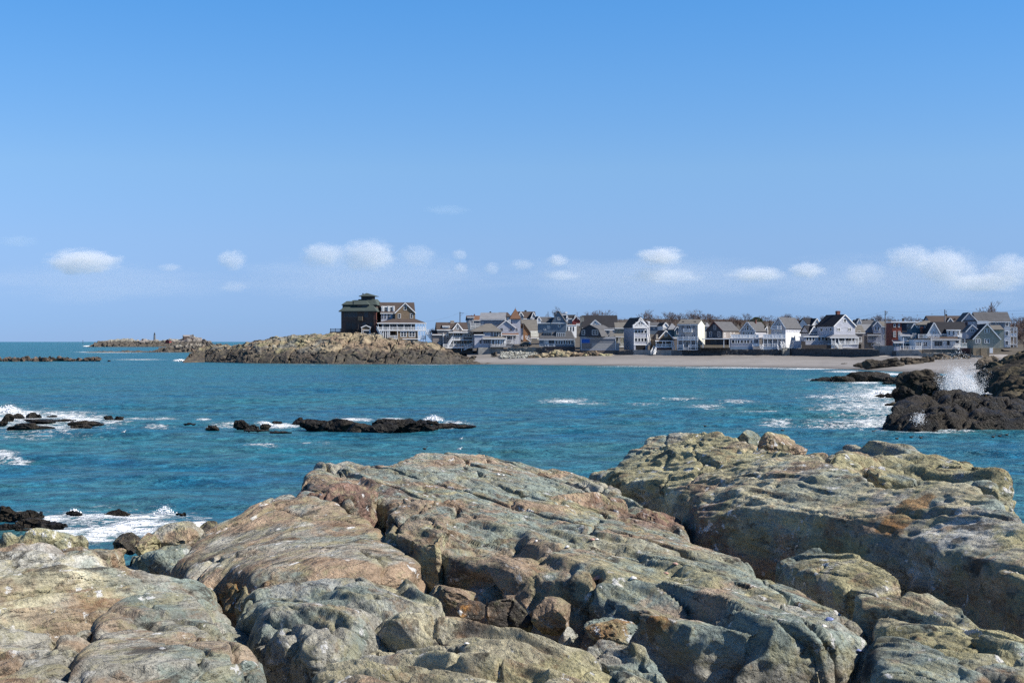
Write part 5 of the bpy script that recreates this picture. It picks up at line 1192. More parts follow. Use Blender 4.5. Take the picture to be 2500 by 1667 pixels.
# --- 11 gambrel house with the blue tarp
h = House('gambrel_house', 'navy gambrel roofed house with a boarded up ground floor and blue tarp', Z4, 517, 355, 1235, 0)
g = h.frame(518, 318, 960, -27)
def gambrel(g, pts, d, dep, wall, roof):
    q = [(g.at(x, y, d)) for x, y in pts]
    g.put(MB().prism(q[::-1] if False else [q[0], q[-1]]+q[-2:0:-1], d, d+dep), 'wall', wall)
    m = MB()
    for a, b in zip(q[:-1], q[1:]):
        dx, dz = b[0]-a[0], b[1]-a[1]; L = math.hypot(dx, dz); nx, nz = -dz/L*.16, dx/L*.16
        p = [(a[0], d-.35, a[1]), (b[0], d-.35, b[1]), (b[0], d+dep, b[1]), (a[0], d+dep, a[1])]; n = len(m.v)
        m.v += p+[(v[0]+nx, v[1], v[2]+nz) for v in p]; m.f += [(n, n+3, n+2, n+1), (n+4, n+5, n+6, n+7)]+[(n+i, n+(i+1) % 4, n+4+(i+1) % 4, n+4+i) for i in range(4)]
    return g.put(m, 'roof', roof)
gambrel(g, [(318,935),(368,772),(560,674),(748,772),(818,935)], 0, 12, S_NAVY, R_GREY)
g.win(372, 446, 784, 892, 0); g.win(604, 742, 784, 892, 0, cols=2)
h.box(880, 1000, 768, 912, 2.2, 3, S_NAVY, name='dormer'); h.shed(870, 1105, 772, 740, 1.9, 5, R_GREY); h.win(915, 992, 795, 892, 2.2)
h.box(356, 1138, 930, 1240, 0, 9, S_PLY); h.slab(340, 1140, 966, 984, -.25, .5, S_LAV, name='cornice'); h.slab(356, 1220, 1218, 1236, -.2, 9, S_LAV, name='sill_beam'); h.box(1140, 1218, 1075, 1225, .2, 6, S_PLY)
h.slab(366, 552, 985, 1076, -.07, -.01, TARP, name='tarp', label='bright blue tarp nailed over the boarded window')
h.slab(560, 840, 990, 1070, -.05, -.01, siding('dark_plywood', (.20,.21,.23), 1.2), name='board'); h.slab(850, 1120, 992, 1070, -.05, -.01, siding('dark_plywood', (.20,.21,.23), 1.2), name='board'); h.slab(366, 590, 1082, 1214, -.05, -.01, siding('brown_plywood', (.20,.185,.18), 1.2), name='board'); h.slab(600, 1110, 1080, 1212, -.045, -.01, S_PLY, name='board')
h.posts([358,1134], 980, 1225, -.08, .18); h.box(356, 1222, 1238, 1365, -.3, 9, flat('brown_foundation', (.13,.11,.095), .9, .3), name='foundation')
h = House('dark_roof_house', 'house with one huge near black roof and stone chimney behind the gambrel house', Z4, 556, 400, 900, 0)
h.sgable(405, 1172, 930, 728, 464, 0, 11, S_GREY, R_DARK); h.gable(570, 796, 760, 662, 672, 562, -.4, 4, S_WHITE, R_PALE, .15); h.win(642, 692, 606, 658, -.4); h.chim(336, 422, 468, 720, 2.5, GSTONE, 1.4)
h = House('porch_house', 'tan house with a small white columned porch between the gambrel and the glass gabled house', Z4, 533, 1130, 1235, 0)
h.box(1130, 1400, 735, 1200, 2, 6, S_STONE); h.shed(1120, 1410, 740, 612, 1.6, 6, R_TAN); h.shed(1100, 1345, 930, 862, -1, 2, R_TAN); h.posts([1205,1232,1335], 930, 1150, -.9); h.rail(1232, 1340, 1090, 1150, -.9); h.slab(1220, 1345, 1150, 1178, -1, 2, WHITE); h.wins([(1240,1262),(1330,1352)], 960, 1050, 2, frame=S_TANW); h.win(1325, 1355, 755, 800, 2)
# --- 14 narrow house with glazed gable
h = House('glass_gable_house', 'tall narrow lilac grey house with a glazed gable balcony and two rows of big windows', Z4, 514, 1545, 1238, 13)
h.gable(1545, 1860, 1238, 712, 1692, 508, .8, 12, S_LILAC, R_BROWN); h.gable(1530, 1848, 740, 690, 1690, 558, -.1, 1.0, S_LILAC, R_PALE, .15)
h.wins([(1585,1628),(1640,1690),(1700,1742)], 608, 700, -.1, fw=.1); h.slab(1528, 1848, 726, 740, -1.2, 0, WHITE, name='balcony'); h.rail(1530, 1846, 668, 726, -1.1)
h.box(1548, 1850, 740, 1235, -.2, 1, S_LILAC)
X4 = [(1560,1626),(1634,1696),(1704,1766),(1774,1836)]
h.wins(X4, 786, 864, -.2, fw=.12, sash=False); h.wins(X4, 962, 1050, -.2, fw=.12, sash=False); h.wins(X4, 940, 962, -.2, fw=.06, sash=False); h.slab(1545, 1865, 1108, 1124, -.35, .2, WHITE, name='belt_board'); h.posts([1552,1846], 740, 1108, -.3, .16)
h.slab(1592, 1800, 1132, 1232, -.26, -.21, VOID, name='garage_shade_panel'); h.box(1862, 1902, 585, 1110, 3, 5, S_LILAC); h.posts([1898], 590, 1120, 1.2, .15); h.win(1848, 1878, 792, 852, .8); h.steps(1868, 930, 1905, 1130, .8, -.4, .8); h.shed(1855, 1910, 600, 575, .6, 4, R_PALE)  # near-black panel stands in for the shade of the open garage
h = House('low_grey_house', 'low grey house with a long eave behind the glass gabled house', Z5, 560, 0, 830, 0)
h.sgable(-40, 252, 880, 690, 622, 0, 8, S_BLUE, R_GREY); h.wins([(45,80),(185,215)], 728, 770, 0)
# --- 15 little brown cottage
h = House('brown_cottage', 'little brown shingle cottage with a white front porch', Z5, 508, 100, 1232, 10)
h.gable(172, 478, 1010, 968, 326, 796, 1.8, 9, S_BROWN, R_BROWN); h.win(298, 358, 848, 934, 1.8); h.box(105, 470, 990, 1232, 2.2, 8, S_BROWN); h.shed(88, 495, 1022, 968, -.4, 2.4, R_BROWN); h.posts([108,253,325,480], 1022, 1168, -.2, .16); h.rail(110, 480, 1102, 1164, -.2); h.slab(95, 488, 1164, 1180, -.4, 2.2, WHITE); h.slab(100, 470, 1180, 1230, -.2, 2, flat('porch_lattice', (.10,.06,.06), .9, .3), name='lattice'); h.wins([(120,160),(265,310),(345,385),(415,465)], 1035, 1130, 2.2, cols=1, frame=S_LAV); h.chim(110, 150, 882, 1010, 1, TANB, .8); h.steps(470, 1090, 500, 1225, -.4, -2, .8)
h = House('white_slim_house', 'slim bright white gable house behind the brown cottage', Z5, 545, 260, 830, 14)
h.gable(262, 378, 900, 688, 320, 622, 0, 6, S_WHITE, R_BROWN, .2); h.win(286, 332, 722, 784, 0, 2)
h = House('teal_house', 'dark teal house with grey hip roof between the cottage and the three storey house', Z5, 540, 385, 910, 0)
h.box(388, 612, 765, 1000, 0, 7, S_TEAL); h.hip(370, 625, 768, 640, -.5, 7.5, 455, 475, 3.4, 3.6, R_PALE); h.gable(525, 640, 960, 790, 585, 705, -1, 5, S_TEAL, R_GREY, .2); h.win(566, 610, 788, 884, -1); h.shed(480, 600, 965, 920, -2, 0, R_PALE); h.box(480, 590, 965, 1210, -.8, 4, S_TAUPE)
# --- 18 three storey house with the white side
h = House('three_storey_house', 'three storey grey house with stacked white balconies and a bright cream side wall', Z5, 506, 612, 1232, -21)
h.sgable(612, 1045, 1232, 655, 556, 0, 10.5, S_GREY, R_TAN); lx = h.X(1045)
m = MB(); zb, ze, zr = h.Zc(830,1232), h.Zc(830,655), h.Zc(830,556,5.2); m.v = [(lx+k, y, z) for k in (.004, .06) for y, z in ((0.02,zb),(10.48,zb),(10.48,ze-.1),(5.25,zr-.15),(.02,ze-.1))]; m.f = [(4,3,2,1,0),(5,6,7,8,9)]+[(i,(i+1)%5,5+(i+1)%5,5+i) for i in range(5)]; h.put(m, 'side_wall', S_CREAM)
h.side(1, 1045, [(1.6,2.5,682,750),(3.0,3.9,682,750),(2.2,3.0,862,930),(6.4,7.2,862,930),(6.6,7.4,690,760),(2.5,3.4,1040,1110)]); 
h.wins([(684,742),(934,988)], 688, 756, cols=2, frame=S_GREY); h.win(788, 888, 688, 762, cols=2, frame=S_LAV); h.wins([(670,712),(720,764),(902,942),(955,998)], 868, 940, frame=S_LAV)
h.slab(722, 912, 816, 830, -1.2, -.02, WHITE, name='balcony'); h.rail(726, 910, 756, 816, -1.1, ret=1); h.slab(585, 1045, 1000, 1018, -2, -.02, WHITE, name='balcony'); h.rail(588, 1042, 936, 1000, -1.9, ret=1.8); h.posts([596,712,892,1000,1036], 1018, 1230, -1.8, .18)
h.wins([(620,690),(905,990)], 1040, 1120, 0, cols=2, frame=S_LAV); h.win(780, 832, 1036, 1168, 0, name='door', sash=False); h.slab(588, 1040, 1222, 1236, -2, 0, WHITE); h.rail(590, 712, 1115, 1180, -1.9); h.rail(860, 1036, 1115, 1180, -1.9); h.steps(785, 1165, 785, 1228, -2, -3.2, 1.8)
m = h.hip(780, 905, 642, 600, .2, 3, 835, 850, 2.2, 2.6, R_TAN, name='dormer_roof'); h.wins([(688,742),(955,1010)], 588, 610, 2.0, frame=R_DARK, name='skylight', sash=False)
h = House('grey_hip_house', 'cream house with a grey hip roof just right of the three storey house', Z5, 545, 1165, 900, 0)
h.box(1170, 1312, 705, 1000, 0, 7, S_CREAM); h.hip(1150, 1338, 708, 618, -.4, 7.4, 1200, 1260, 3, 4, R_PALE); h.wins([(1205,1240)], 625, 650, 1.0, frame=R_DARK, name='skylight', sash=False)
# --- 19 dark house with brown roof
h = House('dark_gable_house', 'dark navy gabled house with red trim, brown roof and a low porch', Z5, 503, 1240, 1185, -36)
h.gable(1240, 1606, 1185, 800, 1416, 602, 0, 12.5, S_NAVY, R_GREY, .35, trim=flat('dark_red_trim', (.10,.03,.03), .7)); h.win(1408, 1462, 674, 778, 0, frame=S_LAV); h.wins([(1313,1368),(1497,1555)], 820, 936, 0, frame=S_LAV)
m = MB().box(h.X(1606)+.004, .1, h.Zc(1606,990), h.X(1606)+.05, 12.4, h.Zc(1606,820)); h.put(m, 'side_wall', S_TAUPE); h.side(1, 1606, [(1.0,2.0,850,935),(5.5,6.5,840,900),(8.2,9.2,840,900)])
g = h.frame(501, 1240, 1185, -6); g.slab(1150, 1770, 972, 992, -2.6, 3, WHITE, name='porch_roof'); g.posts([1165,1635,1760], 992, 1180, -2.4, .22); g.box(1225, 1700, 995, 1185, 0, 4, S_DARK); g.win(1325, 1540, 1005, 1110, 0, cols=4, frame=S_NAVY); g.slab(1110, 1765, 1122, 1182, -2.5, -2.3, S_TANW, name='deck_wall', label='tan board deck front'); g.slab(1110, 1765, 1180, 1192, -2.5, 2, DWOOD)
# --- 20 gabled house with sun porch and roof deck
h = House('sun_porch_house', 'grey and white gabled house with a glassed sun porch and white roof deck railing', Z6, 500, 430, 1222, -32)
h.gable(435, 775, 985, 808, 600, 606, 2.5, 12, S_LILAC, R_GREY); h.win(576, 634, 676, 790, 2.5); h.wins([(528,572),(644,686)], 738, 794, 2.5); h.wins([(484,545),(556,594),(602,644),(668,718)], 824, 890, 2.5)
h.chim(762, 786, 545, 640, 8, BRICK, .6); h.slab(435, 780, 806, 816, 2.2, 3, WHITE, name='belt_board')
g = h.frame(501, 210, 1222, -5); g.box(212, 722, 962, 1222, -1.2, 6, S_LILAC); g.wins([(238,310),(318,366),(372,424),(442,502),(518,574),(582,640),(660,704)], 1002, 1090, -1.2, fw=.12, sash=False); g.slab(205, 728, 962, 978, -1.4, 5, WHITE, name='cornice'); g.rail(228, 840, 884, 962, -1.2, gap=.5, solid=True); g.slab(210, 724, 1160, 1224, -1.26, -1.2, flat('blue_base', (.20,.27,.36), .7, .1), name='skirt')
g.box(722, 862, 975, 1095, -1, 5, S_WHITE); g.wins([(745,845)], 988, 1086, -1, cols=3, frame=S_LAV, sash=False); g.slab(720, 865, 1092, 1150, -1.1, 3, WHITE, name='porch_wall'); g.steps(790, 1150, 790, 1225, -1.2, -2.6, 2.2); g.posts([728,852], 975, 1150, -1.1)
g = h.frame(506, 950, 985, 10); g.gable(948, 1050, 985, 830, 1040, 702, 2, 6, S_WHITE, R_BROWN, .2); g.win(1005, 1030, 845, 880, 2); g.box(852, 948, 880, 985, 2, 5, S_STONE)
h.side(1, 775, [(2.0,3.0,845,900)], 2.5)
# --- 21 big gabled house, white side wall
h = House('white_side_house', 'large grey gabled house with a long white side wall and front decks', Z6, 497, 1132, 1225, -30)
h.gable(1134, 1455, 1225, 742, 1300, 502, 1.5, 17, S_LILAC, R_GREY); m = MB().box(h.X(1455,1.5)+.004, 1.6, h.Zc(1455,1225,1.5), h.X(1455,1.5)+.05, 18.4, h.Zc(1455,838,1.5)); h.put(m, 'side_wall', S_WHITE, label='bright white lower side wall')
h.side(1, 1455, [(3.5,5.0,798,820),(6.0,7.2,798,820),(10.5,11.8,798,820),(14,15,798,820),(3.0,6.0,1000,1085),(11,12.4,998,1025)], 1.5)
h.win(1262, 1338, 612, 694, 1.5, cols=2); h.slab(1142, 1352, 764, 776, .4, 1.5, WHITE, name='balcony'); h.rail(1145, 1350, 690, 764, .5); h.wins([(1212,1258),(1312,1378)], 806, 875, 1.5, cols=2)
g = h.frame(497, 935, 1225, -4); g.slab(948, 1455, 962, 984, -1.6, 3, WHITE, name='deck'); g.rail(952, 1450, 880, 962, -1.5, gap=.5, solid=True); g.posts([960,1050,1162,1282,1375], 984, 1165, -1.4); g.slab(930, 1285, 1164, 1228, -1.5, 3, flat('blue_base', (.20,.27,.36), .7, .1), name='skirt'); g.rail(945, 1275, 1090, 1160, -1.4); g.box(950, 1440, 985, 1170, 2, 3, S_GREY); g.wins([(968,1040),(1070,1105),(1180,1265),(1290,1370)], 1000, 1110, 2, cols=2)
g.steps(1300, 1165, 1335, 1228, -1.6, -3.2, 1.2); g.steps(1375, 1100, 1425, 1192, -1.4, -2.6, 1.1); g.steps(895, 1165, 935, 1215, -1.4, -2.4, .8); g.rail(1470, 1625, 1110, 1190, -1.5); g.slab(1450, 1630, 1190, 1204, -1.6, 3, WHITE, name='deck')
h = House('lilac_shed', 'flat pale lilac shed on the wall beside the white sided house', Z6, 493, 1630, 1198, -8, 'shed')
h.box(1630, 1808, 1032, 1198, 0, 3, S_LAV); h.slab(1624, 1814, 1024, 1034, -.15, 3.1, WHITE, name='roof'); h.slab(1640, 1800, 1092, 1192, -.04, -.01, S_LILAC, name='door')
h = House('far_gable_house', 'house with dark roof and lit white gable end behind the long white side wall', Z6, 522, 2040, 780, 12)
h.gable(2040, 2250, 900, 690, 2160, 528, 0, 10, S_WHITE, R_DARK, .3); h.win(2125, 2165, 615, 690, 0); h.sgable(1965, 2150, 800, 665, 522, 1, 9, S_WHITE, R_DARK)
# --- 22 house with big chimney and long porch
h = House('chimney_house', 'grey clapboard house with a brick chimney, lit front gable and long white porch', Z7, 486, 885, 1205, 20)
h.gable(885, 1365, 1150, 692, 1126, 442, 1.5, 11, S_LAV, R_DARK); h.win(1093, 1172, 528, 622, 1.5, fw=.2); h.wins([(953,1028),(1198,1276)], 733, 814, 1.5, cols=2); h.side(-1, 885, [(2.8,4.0,730,810),(5.6,6.5,740,800),(8.6,10.0,735,815)], 1.5); h.chim(962, 1028, 354, 455, 6.5, BRICK)
g = h.frame(486, 835, 1205, 5); g.hip(795, 1446, 948, 888, -2.0, 5, 880, 1372, 1.5, 4, R_PALE, name='porch_roof', trim=WHITE); g.posts([835,915,992,1135,1285,1360,1436], 948, 1105, -1.8, .18); g.rail(1000, 1434, 1034, 1092, -1.8); g.rail(838, 912, 1034, 1092, -1.8); g.slab(828, 1440, 1100, 1114, -2, 3, WHITE); g.box(840, 1430, 950, 1105, 1.4, 4, S_GREY); g.wins([(855,900),(935,975),(1000,1060),(1070,1125),(1150,1210),(1220,1275),(1295,1345)], 955, 1062, 1.4, frame=S_LAV)
g.slab(1075, 1436, 1114, 1200, -1.8, -1.6, S_LAV, name='skirt'); g.slab(1090, 1290, 1158, 1172, -2.6, -2.0, WHITE, name='bench'); g.steps(955, 1110, 1030, 1205, -2, -3.6, 1.6); g.box(830, 915, 1110, 1200, -1.6, 2, S_WHITE, name='skirt')
g = h.frame(490, 220, 1205, 8); g.box(222, 832, 938, 1118, 0, 5, S_LILAC); g.slab(198, 838, 922, 942, -.4, 5, WHITE, name='porch_roof'); g.wins([(255,312),(324,380),(394,450),(468,498),(522,586),(602,662),(680,742),(758,816)], 944, 1030, 0, fw=.12, sash=False)
g = h.frame(494, 335, 900, 18); g.gable(335, 520, 940, 850, 430, 700, 3, 6, S_LILAC, R_DARK, .2); g.sgable(330, 600, 900, 850, 690, 3, 6, S_LILAC, R_DARK)
h = House('dark_fence', 'dark board fence standing on the sea wall in front of the long porch', Z7, 484, 150, 1205, 3, 'fence')
for i in range(56):
    x = 150+i*12; h.slab(x, x+11, 1040 if x < 235 else 1118, 1206, 0, .05, DWOOD, name='board')
h.slab(150, 822, 1190, 1198, .055, .12, DWOOD, name='rail'); h.slab(150, 822, 1130, 1138, .055, .12, DWOOD, name='rail')
# --- 23 grey group left of the pole
h = House('pale_roof_house', 'grey house with a pale roof, a slim front gable tower and a glazed bay', Z7, 500, 1400, 1200, -6)
h.sgable(1470, 1780, 1200, 885, 662, 2, 9, S_GREY, R_PALE); h.gable(1772, 1952, 1200, 690, 1866, 592, .8, 8, S_LAV, R_TAN, .25); h.wins([(1803,1848),(1868,1914)], 705, 800, .8); h.box(1640, 1842, 900, 1070, .2, 3, S_LAV, name='bay'); h.win(1648, 1834, 912, 1000, .2, cols=4, fw=.15); h.shed(1640, 1945, 892, 842, -.4, 1.6, R_DARK)
h.sgable(1952, 2215, 1130, 702, 596, 1.5, 8, S_LAV, R_TAN); h.wins([(2055,2088),(2094,2140),(2000,2034),(2064,2108)], 705, 795, 1.5); h.wins([(2004,2036),(2062,2108)], 882, 975, 1.5); h.wins([(1725,1770),(1798,1830),(1850,1880),(1895,1925)], 1075, 1150, .8)
h = House('shadow_gable_house', 'narrow dark grey house squeezed right of the chimney house', Z7, 497, 1370, 1200, 4)
h.sgable(1368, 1565, 1200, 840, 690, 1, 8, S_TAUPE, R_TAN); h.wins([(1415,1490)], 805, 850, 1.0); h.wins([(1440,1505)], 940, 1020, 1); h.rail(1440, 1510, 1015, 1060, -.5); h.box(1455, 1500, 1100, 1200, .2, 1, VOID, name='door')
h = House('slate_roof_house', 'far house with slate hip roof and two dark chimneys behind the pale roof', Z7, 560, 1400, 680, 0)
h.sgable(1400, 1790, 760, 650, 560, 0, 8, S_BLUE, R_GREY); h.gable(1405, 1500, 720, 620, 1462, 525, -.8, 4, S_WHITE, R_GREY, .2); h.chim(1545, 1580, 540, 590, 3, DWOOD); h.chim(1745, 1780, 545, 590, 3, DWOOD); h.chim(1620, 1640, 530, 570, 3, DWOOD)
# --- right hand group
h = House('brick_block', 'flat roofed block, brick red on the left half and navy on the right', Z8, 480, 360, 705, 0, 'building')
h.box(360, 502, 418, 800, 0, 8, S_BRICK); h.box(504, 810, 420, 800, .3, 8, S_NAVY); h.slab(345, 835, 396, 416, -.4, 8.4, WHITE, name='flat_roof'); h.wins([(380,412),(448,474)], 436, 486, 0); h.wins([(375,416),(449,487)], 545, 632, 0, cols=2); h.win(582, 622, 440, 488, .3); h.chim(515, 545, 348, 400, 4, DWOOD)
h = House('teal_gable_house', 'bright teal house with a red brick chimney on its front wall and a tan roof', Z8, 466, 655, 800, -4)
h.box(735, 965, 440, 800, 0, 8, S_TEAL); h.hip(715, 1010, 444, 385, -.4, 8, 850, 920, 3.5, 4.5, R_TAN); h.gable(650, 742, 800, 500, 692, 430, .3, 7, S_TEAL, R_TAN, .15); h.chim(788, 828, 480, 690, -.6, BRICK, .6); h.win(848, 918, 458, 494, 0); h.win(742, 778, 452, 494, 0)
h.box(490, 655, 605, 720, -.6, 4, S_WHITE, name='sun_room'); h.shed(480, 665, 608, 568, -1, 2, R_PALE); h.win(498, 604, 612, 668, -.6, cols=5); h.win(618, 645, 612, 665, -.6)
h.box(392, 705, 712, 800, -1.6, 3, S_TEAL); h.shed(382, 712, 714, 678, -2.2, 1, R_PALE); h.wins([(400,440),(450,500),(510,560),(625,665)], 718, 775, -1.6); h.box(655, 735, 575, 800, -.5, 3, S_TEAL); h.wins([(665,690),(700,722)], 575, 650, -.5)
h = House('white_lodge', 'long white house with a dark roof, triple dormer and roof deck above the concrete wall', Z8, 456, 705, 825, -3)
h.gable(888, 1092, 660, 592, 990, 416, 3.6, 10, S_WHITE, R_DARK, .3); h.wins([(972,992),(998,1020)], 534, 598, 3.6); h.sgable(1000, 1482, 660, 578, 410, 4.2, 8.5, S_WHITE, R_DARK); h.box(1190, 1388, 520, 630, 3.4, 4, S_WHITE, name='dormer'); h.wins([(1205,1238),(1272,1306),(1338,1372)], 538, 606, 3.4); h.shed(1180, 1396, 524, 500, 3, 7, R_DARK)
h.box(706, 1395, 660, 822, 0, 9, S_WHITE); h.slab(698, 945, 650, 664, -.3, 9, R_DARK, name='flat_roof'); h.shed(938, 1400, 664, 614, -.5, 4.5, R_BROWN); h.rail(755, 1065, 592, 650, 0, gap=.4)
h.win(718, 802, 704, 772, 0, cols=3); h.win(824, 892, 704, 772, 0, cols=2); h.win(908, 926, 710, 770, 0); h.win(996, 1118, 696, 768, 0, cols=3, frame=S_GREY); h.win(1184, 1232, 690, 756, 0, frame=S_GREY); h.win(1318, 1368, 690, 728, 0, frame=S_GREY)
h.box(1380, 1582, 640, 795, .6, 6, S_TEAL); h.slab(1378, 1585, 632, 644, .2, 6, WHITE, name='flat_roof'); h.rail(1380, 1578, 568, 632, .3, gap=.4); h.wins([(1410,1450),(1458,1502),(1508,1540)], 655, 728, .6); h.slab(1308, 1584, 782, 796, -1.2, .6, WHITE, name='balcony'); h.rail(1310, 1580, 724, 782, -1.1, gap=.4)
h.rail(482, 802, 772, 826, -3, gap=.5); h.posts([528,955], 640, 826, -3.1, .18); h.slab(388, 470, 780, 838, -2.6, -2.3, S_LAV, name='gate_panel')
h = House('brown_roof_hall', 'broad brown roofed house with one small dormer behind the white lodge', Z8, 520, 920, 500, 0)
h.sgable(935, 1470, 540, 405, 318, 0, 9, S_GREY, R_BROWN); h.gable(1192, 1282, 440, 405, 1236, 345, -.3, 4, S_GREY, R_BROWN, .15); h.chim(1162, 1190, 285, 325, 4.5, DWOOD); h.chim(1298, 1318, 350, 410, 1, DWOOD)
h = House('slate_blue_house', 'tall slate blue house with a wide grey roof and stacked white porches', Z8, 492, 1420, 780, -7)
h.sgable(1640, 2140, 800, 396, 262, 1, 11, S_BLUE, R_GREY); h.gable(1412, 1640, 800, 388, 1522, 264, 0, 10, S_LILAC, R_GREY, .35); h.slab(1414, 1640, 378, 392, -.25, .2, R_DARK, name='belt_board'); h.box(1646, 1818, 390, 440, -.6, 2, WHITE, name='parapet'); h.wins([(1460,1500)], 405, 470, 0, frame=S_BRICK); h.wins([(1560,1590),(1600,1630)], 410, 435, 0); h.wins([(1825,1850),(1925,1962),(2068,2122)], 412, 472, 1.0, cols=1)
h.box(2055, 2140, 482, 785, -.5, 5, S_WHITE); h.wins([(2064,2118)], 545, 608, -.5); h.wins([(2064,2118)], 690, 750, -.5)
for y in (482, 620, 742): h.slab(2140, 2252, y, y+10, -.4, 4, WHITE, name='porch_floor')
h.posts([2144,2195,2246], 482, 785, -.3, .2); h.rail(2144, 2248, 575, 620, -.3, solid=True); h.rail(2144, 2248, 505, 540, -.3); h.box(2145, 2240, 495, 785, 2.6, 2, S_TAUPE)
h = House('stone_grey_house', 'stone grey shingle house with a lit gable over a tan basement at the right', Z8, 438, 1582, 955, -6)
h.gable(1586, 1990, 800, 660, 1792, 438, 0, 9, S_STONE, R_DARK, .35); h.box(1900, 2045, 515, 798, .5, 8, S_STONE); h.hip(1850, 2055, 518, 452, 0, 9, 1840, 1990, 3, 6, R_TAN); h.wins([(1613,1648),(1656,1692)], 662, 728, 0); h.wins([(1750,1786),(1792,1830)], 662, 728, 0); h.wins([(1752,1788),(1796,1830)], 508, 568, 0); h.win(1914, 1944, 562, 642, .5)
h.box(1584, 1828, 800, 955, -.2, 8, S_TANW, name='basement'); h.slab(1832, 1882, 797, 875, -.3, -.05, WHITE, name='door'); h.box(1884, 2005, 800, 870, -.1, 6, S_TANW, name='basement'); h.posts([1695], 800, 955, -.3, .15, DWOOD); h.box(1405, 1580, 800, 955, 2.5, 5, flat('red_earth_wall', (.16,.075,.06), .9, .3), name='basement'); h.posts([1400,1540], 795, 955, 0, .25, DWOOD)
h.gable(1478, 1685, 660, 548, 1570, 450, 4.5, 6, S_LILAC, R_GREY, .25); h.win(1538, 1600, 508, 560, 4.5, cols=2)
# ---------------------------------------------------------------- sea walls
def seawall(label, px0, px1, yt, yb, mat, D0=None, D1=None, dep=2.5, rough=.18, name='sea_wall', seed=0):
    """a wall running along the back of the beach, its face a little uneven"""
    D0 = D0 or d_front(px0)-4; D1 = D1 or d_front(px1)-4
    n = max(4, int((px1-px0)*.147/.5)); m = 9
    V = []; F_ = []
    for i in range(n+1):
        t = i/n; px = px0+(px1-px0)*t; D = D0+(D1-D0)*t
        y_t = np.interp(t, np.linspace(0, 1, len(yt)), yt) if isinstance(yt, (list, tuple)) else yt; y_b = np.interp(t, np.linspace(0, 1, len(yb)), yb) if isinstance(yb, (list, tuple)) else yb
        zt = HC-(y_t-CY)/F*D; zb = HC-(y_b-CY)/F*D-1.2
        for j in range(m+1):
            z = zb+(zt-zb)*j/m; V.append(((px-CX)/F*D, D+.1*j/m, z))
        V.append(((px-CX)/F*D, D+dep, zt)); V.append(((px-CX)/F*D, D+dep, zb))
    k = m+3
    V = np.array(V, np.float32)
    d = rough*fbm(V*1.5+seed, 4)*1.2; V[:, 1] += np.where(np.arange(len(V)) % k <= m, d, 0); V[:, 2] += np.where(np.arange(len(V)) % k == m, .5*d, 0)
    for i in range(n):
        for j in range(k):
            F_.append((i*k+j, (i+1)*k+j, (i+1)*k+(j+1) % k, i*k+(j+1) % k))
    F_.append(tuple(range(k-1, -1, -1))[::-1]); F_.append(tuple(n*k+j for j in range(k))[::-1])
    return tag(mesh_obj(name, V, F_, mat), label, 'wall', 'sea walls along the back of the beach', 'thing')
seawall('rough grey stone wall above the riprap slope', 1238, 1308, 848, 860, GSTONE, rough=.3)
seawall('shadowed dark wall under the left end of the blue grey house', 1306, 1334, 848, 868, DSTONE, rough=.3)
seawall('brown stone footing wall running from the blue grey house to the gambrel house', 1332, 1422, 855, 868, flat('brown_stone', (.13,.115,.10), .9, .4, 2, bump=.8), rough=.25)
seawall('concrete wall under the glass gabled house', 1545, 1598, 853.6, 864.5, CONC, rough=.06)
seawall('stepped end of the low wall beside the gambrel house', 1510, 1547, [857,853], [862,864], DSTONE, rough=.2)
seawall('concrete wall panel below the brown cottage porch', 1600, 1639.5, 854, 864, CONC, rough=.06)
seawall('dark concrete wall panel right of the cottage wall', 1640.5, 1666, 854, 864, flat('dark_concrete', (.15,.145,.14), .9, .3, .6, bump=.6, bscale=2), rough=.06)
seawall('long dark stone sea wall below the dark gabled house', 1667, 1790, [853,848,847,850], [864,865,866,866.5], DSTONE, rough=.35)
seawall('dark stone sea wall below the sun porch house', 1788, 1912, 852.5, 867, DSTONE, rough=.3, seed=4)
seawall('pale rubble pier with steps between two dark sea walls', 1911, 1928, 849, 867, GSTONE, rough=.45, D0=492, D1=492)
seawall('longest dark stone sea wall, below the fence and long porch', 1927, 2147, [850,850.5,851.5,853], [868,869,867,866], DSTONE, rough=.3, seed=9)
seawall('tall grey concrete wall rising beside the utility pole', 2146, 2184, 843.5, 873, CONC, D0=468, D1=465, dep=6, rough=.05)
seawall('concrete wall below the teal house fence', 2196, 2243, 854, 869, CONC, D0=455, D1=452, dep=5, rough=.05, seed=2)
seawall('slanting buttress at the right end of the concrete wall', 2241, 2258, [854,868], [869,871], CONC, D0=452, D1=450, dep=4, rough=.05, seed=3)
seawall('dark gap of wall between the two concrete walls', 2183, 2198, 856, 870, DSTONE, D0=460, D1=457, rough=.1)
seawall('long tan footing wall under the white lodge', 2256, 2342, 852, 862, flat('tan_footing', (.25,.20,.15), .9, .25, 1), D0=452, D1=448, rough=.06)
seawall('low pale sloping wall at the foot of the stone grey house', 2258, 2400, [861,860,862,868], [874,873,874,878], flat('sand_bank', (.33,.30,.25), .9, .3, 1), D0=446, D1=436, rough=.4)
h = House('beach_stairs', 'white railed steps coming down to the sand beside the brown cottage', Z4, 507, 1960, 1328, 0, 'stairs', group=None)
h.steps(2030, 1190, 1958, 1326, 1.5, -1.2, 1.1)
h = House('beach_stairs', 'second white rail of steps just right of the first beach steps', Z4, 507, 2010, 1328, 0, 'stairs', group=None)
h.steps(2040, 1240, 2005, 1326, .4, -.6, .5)
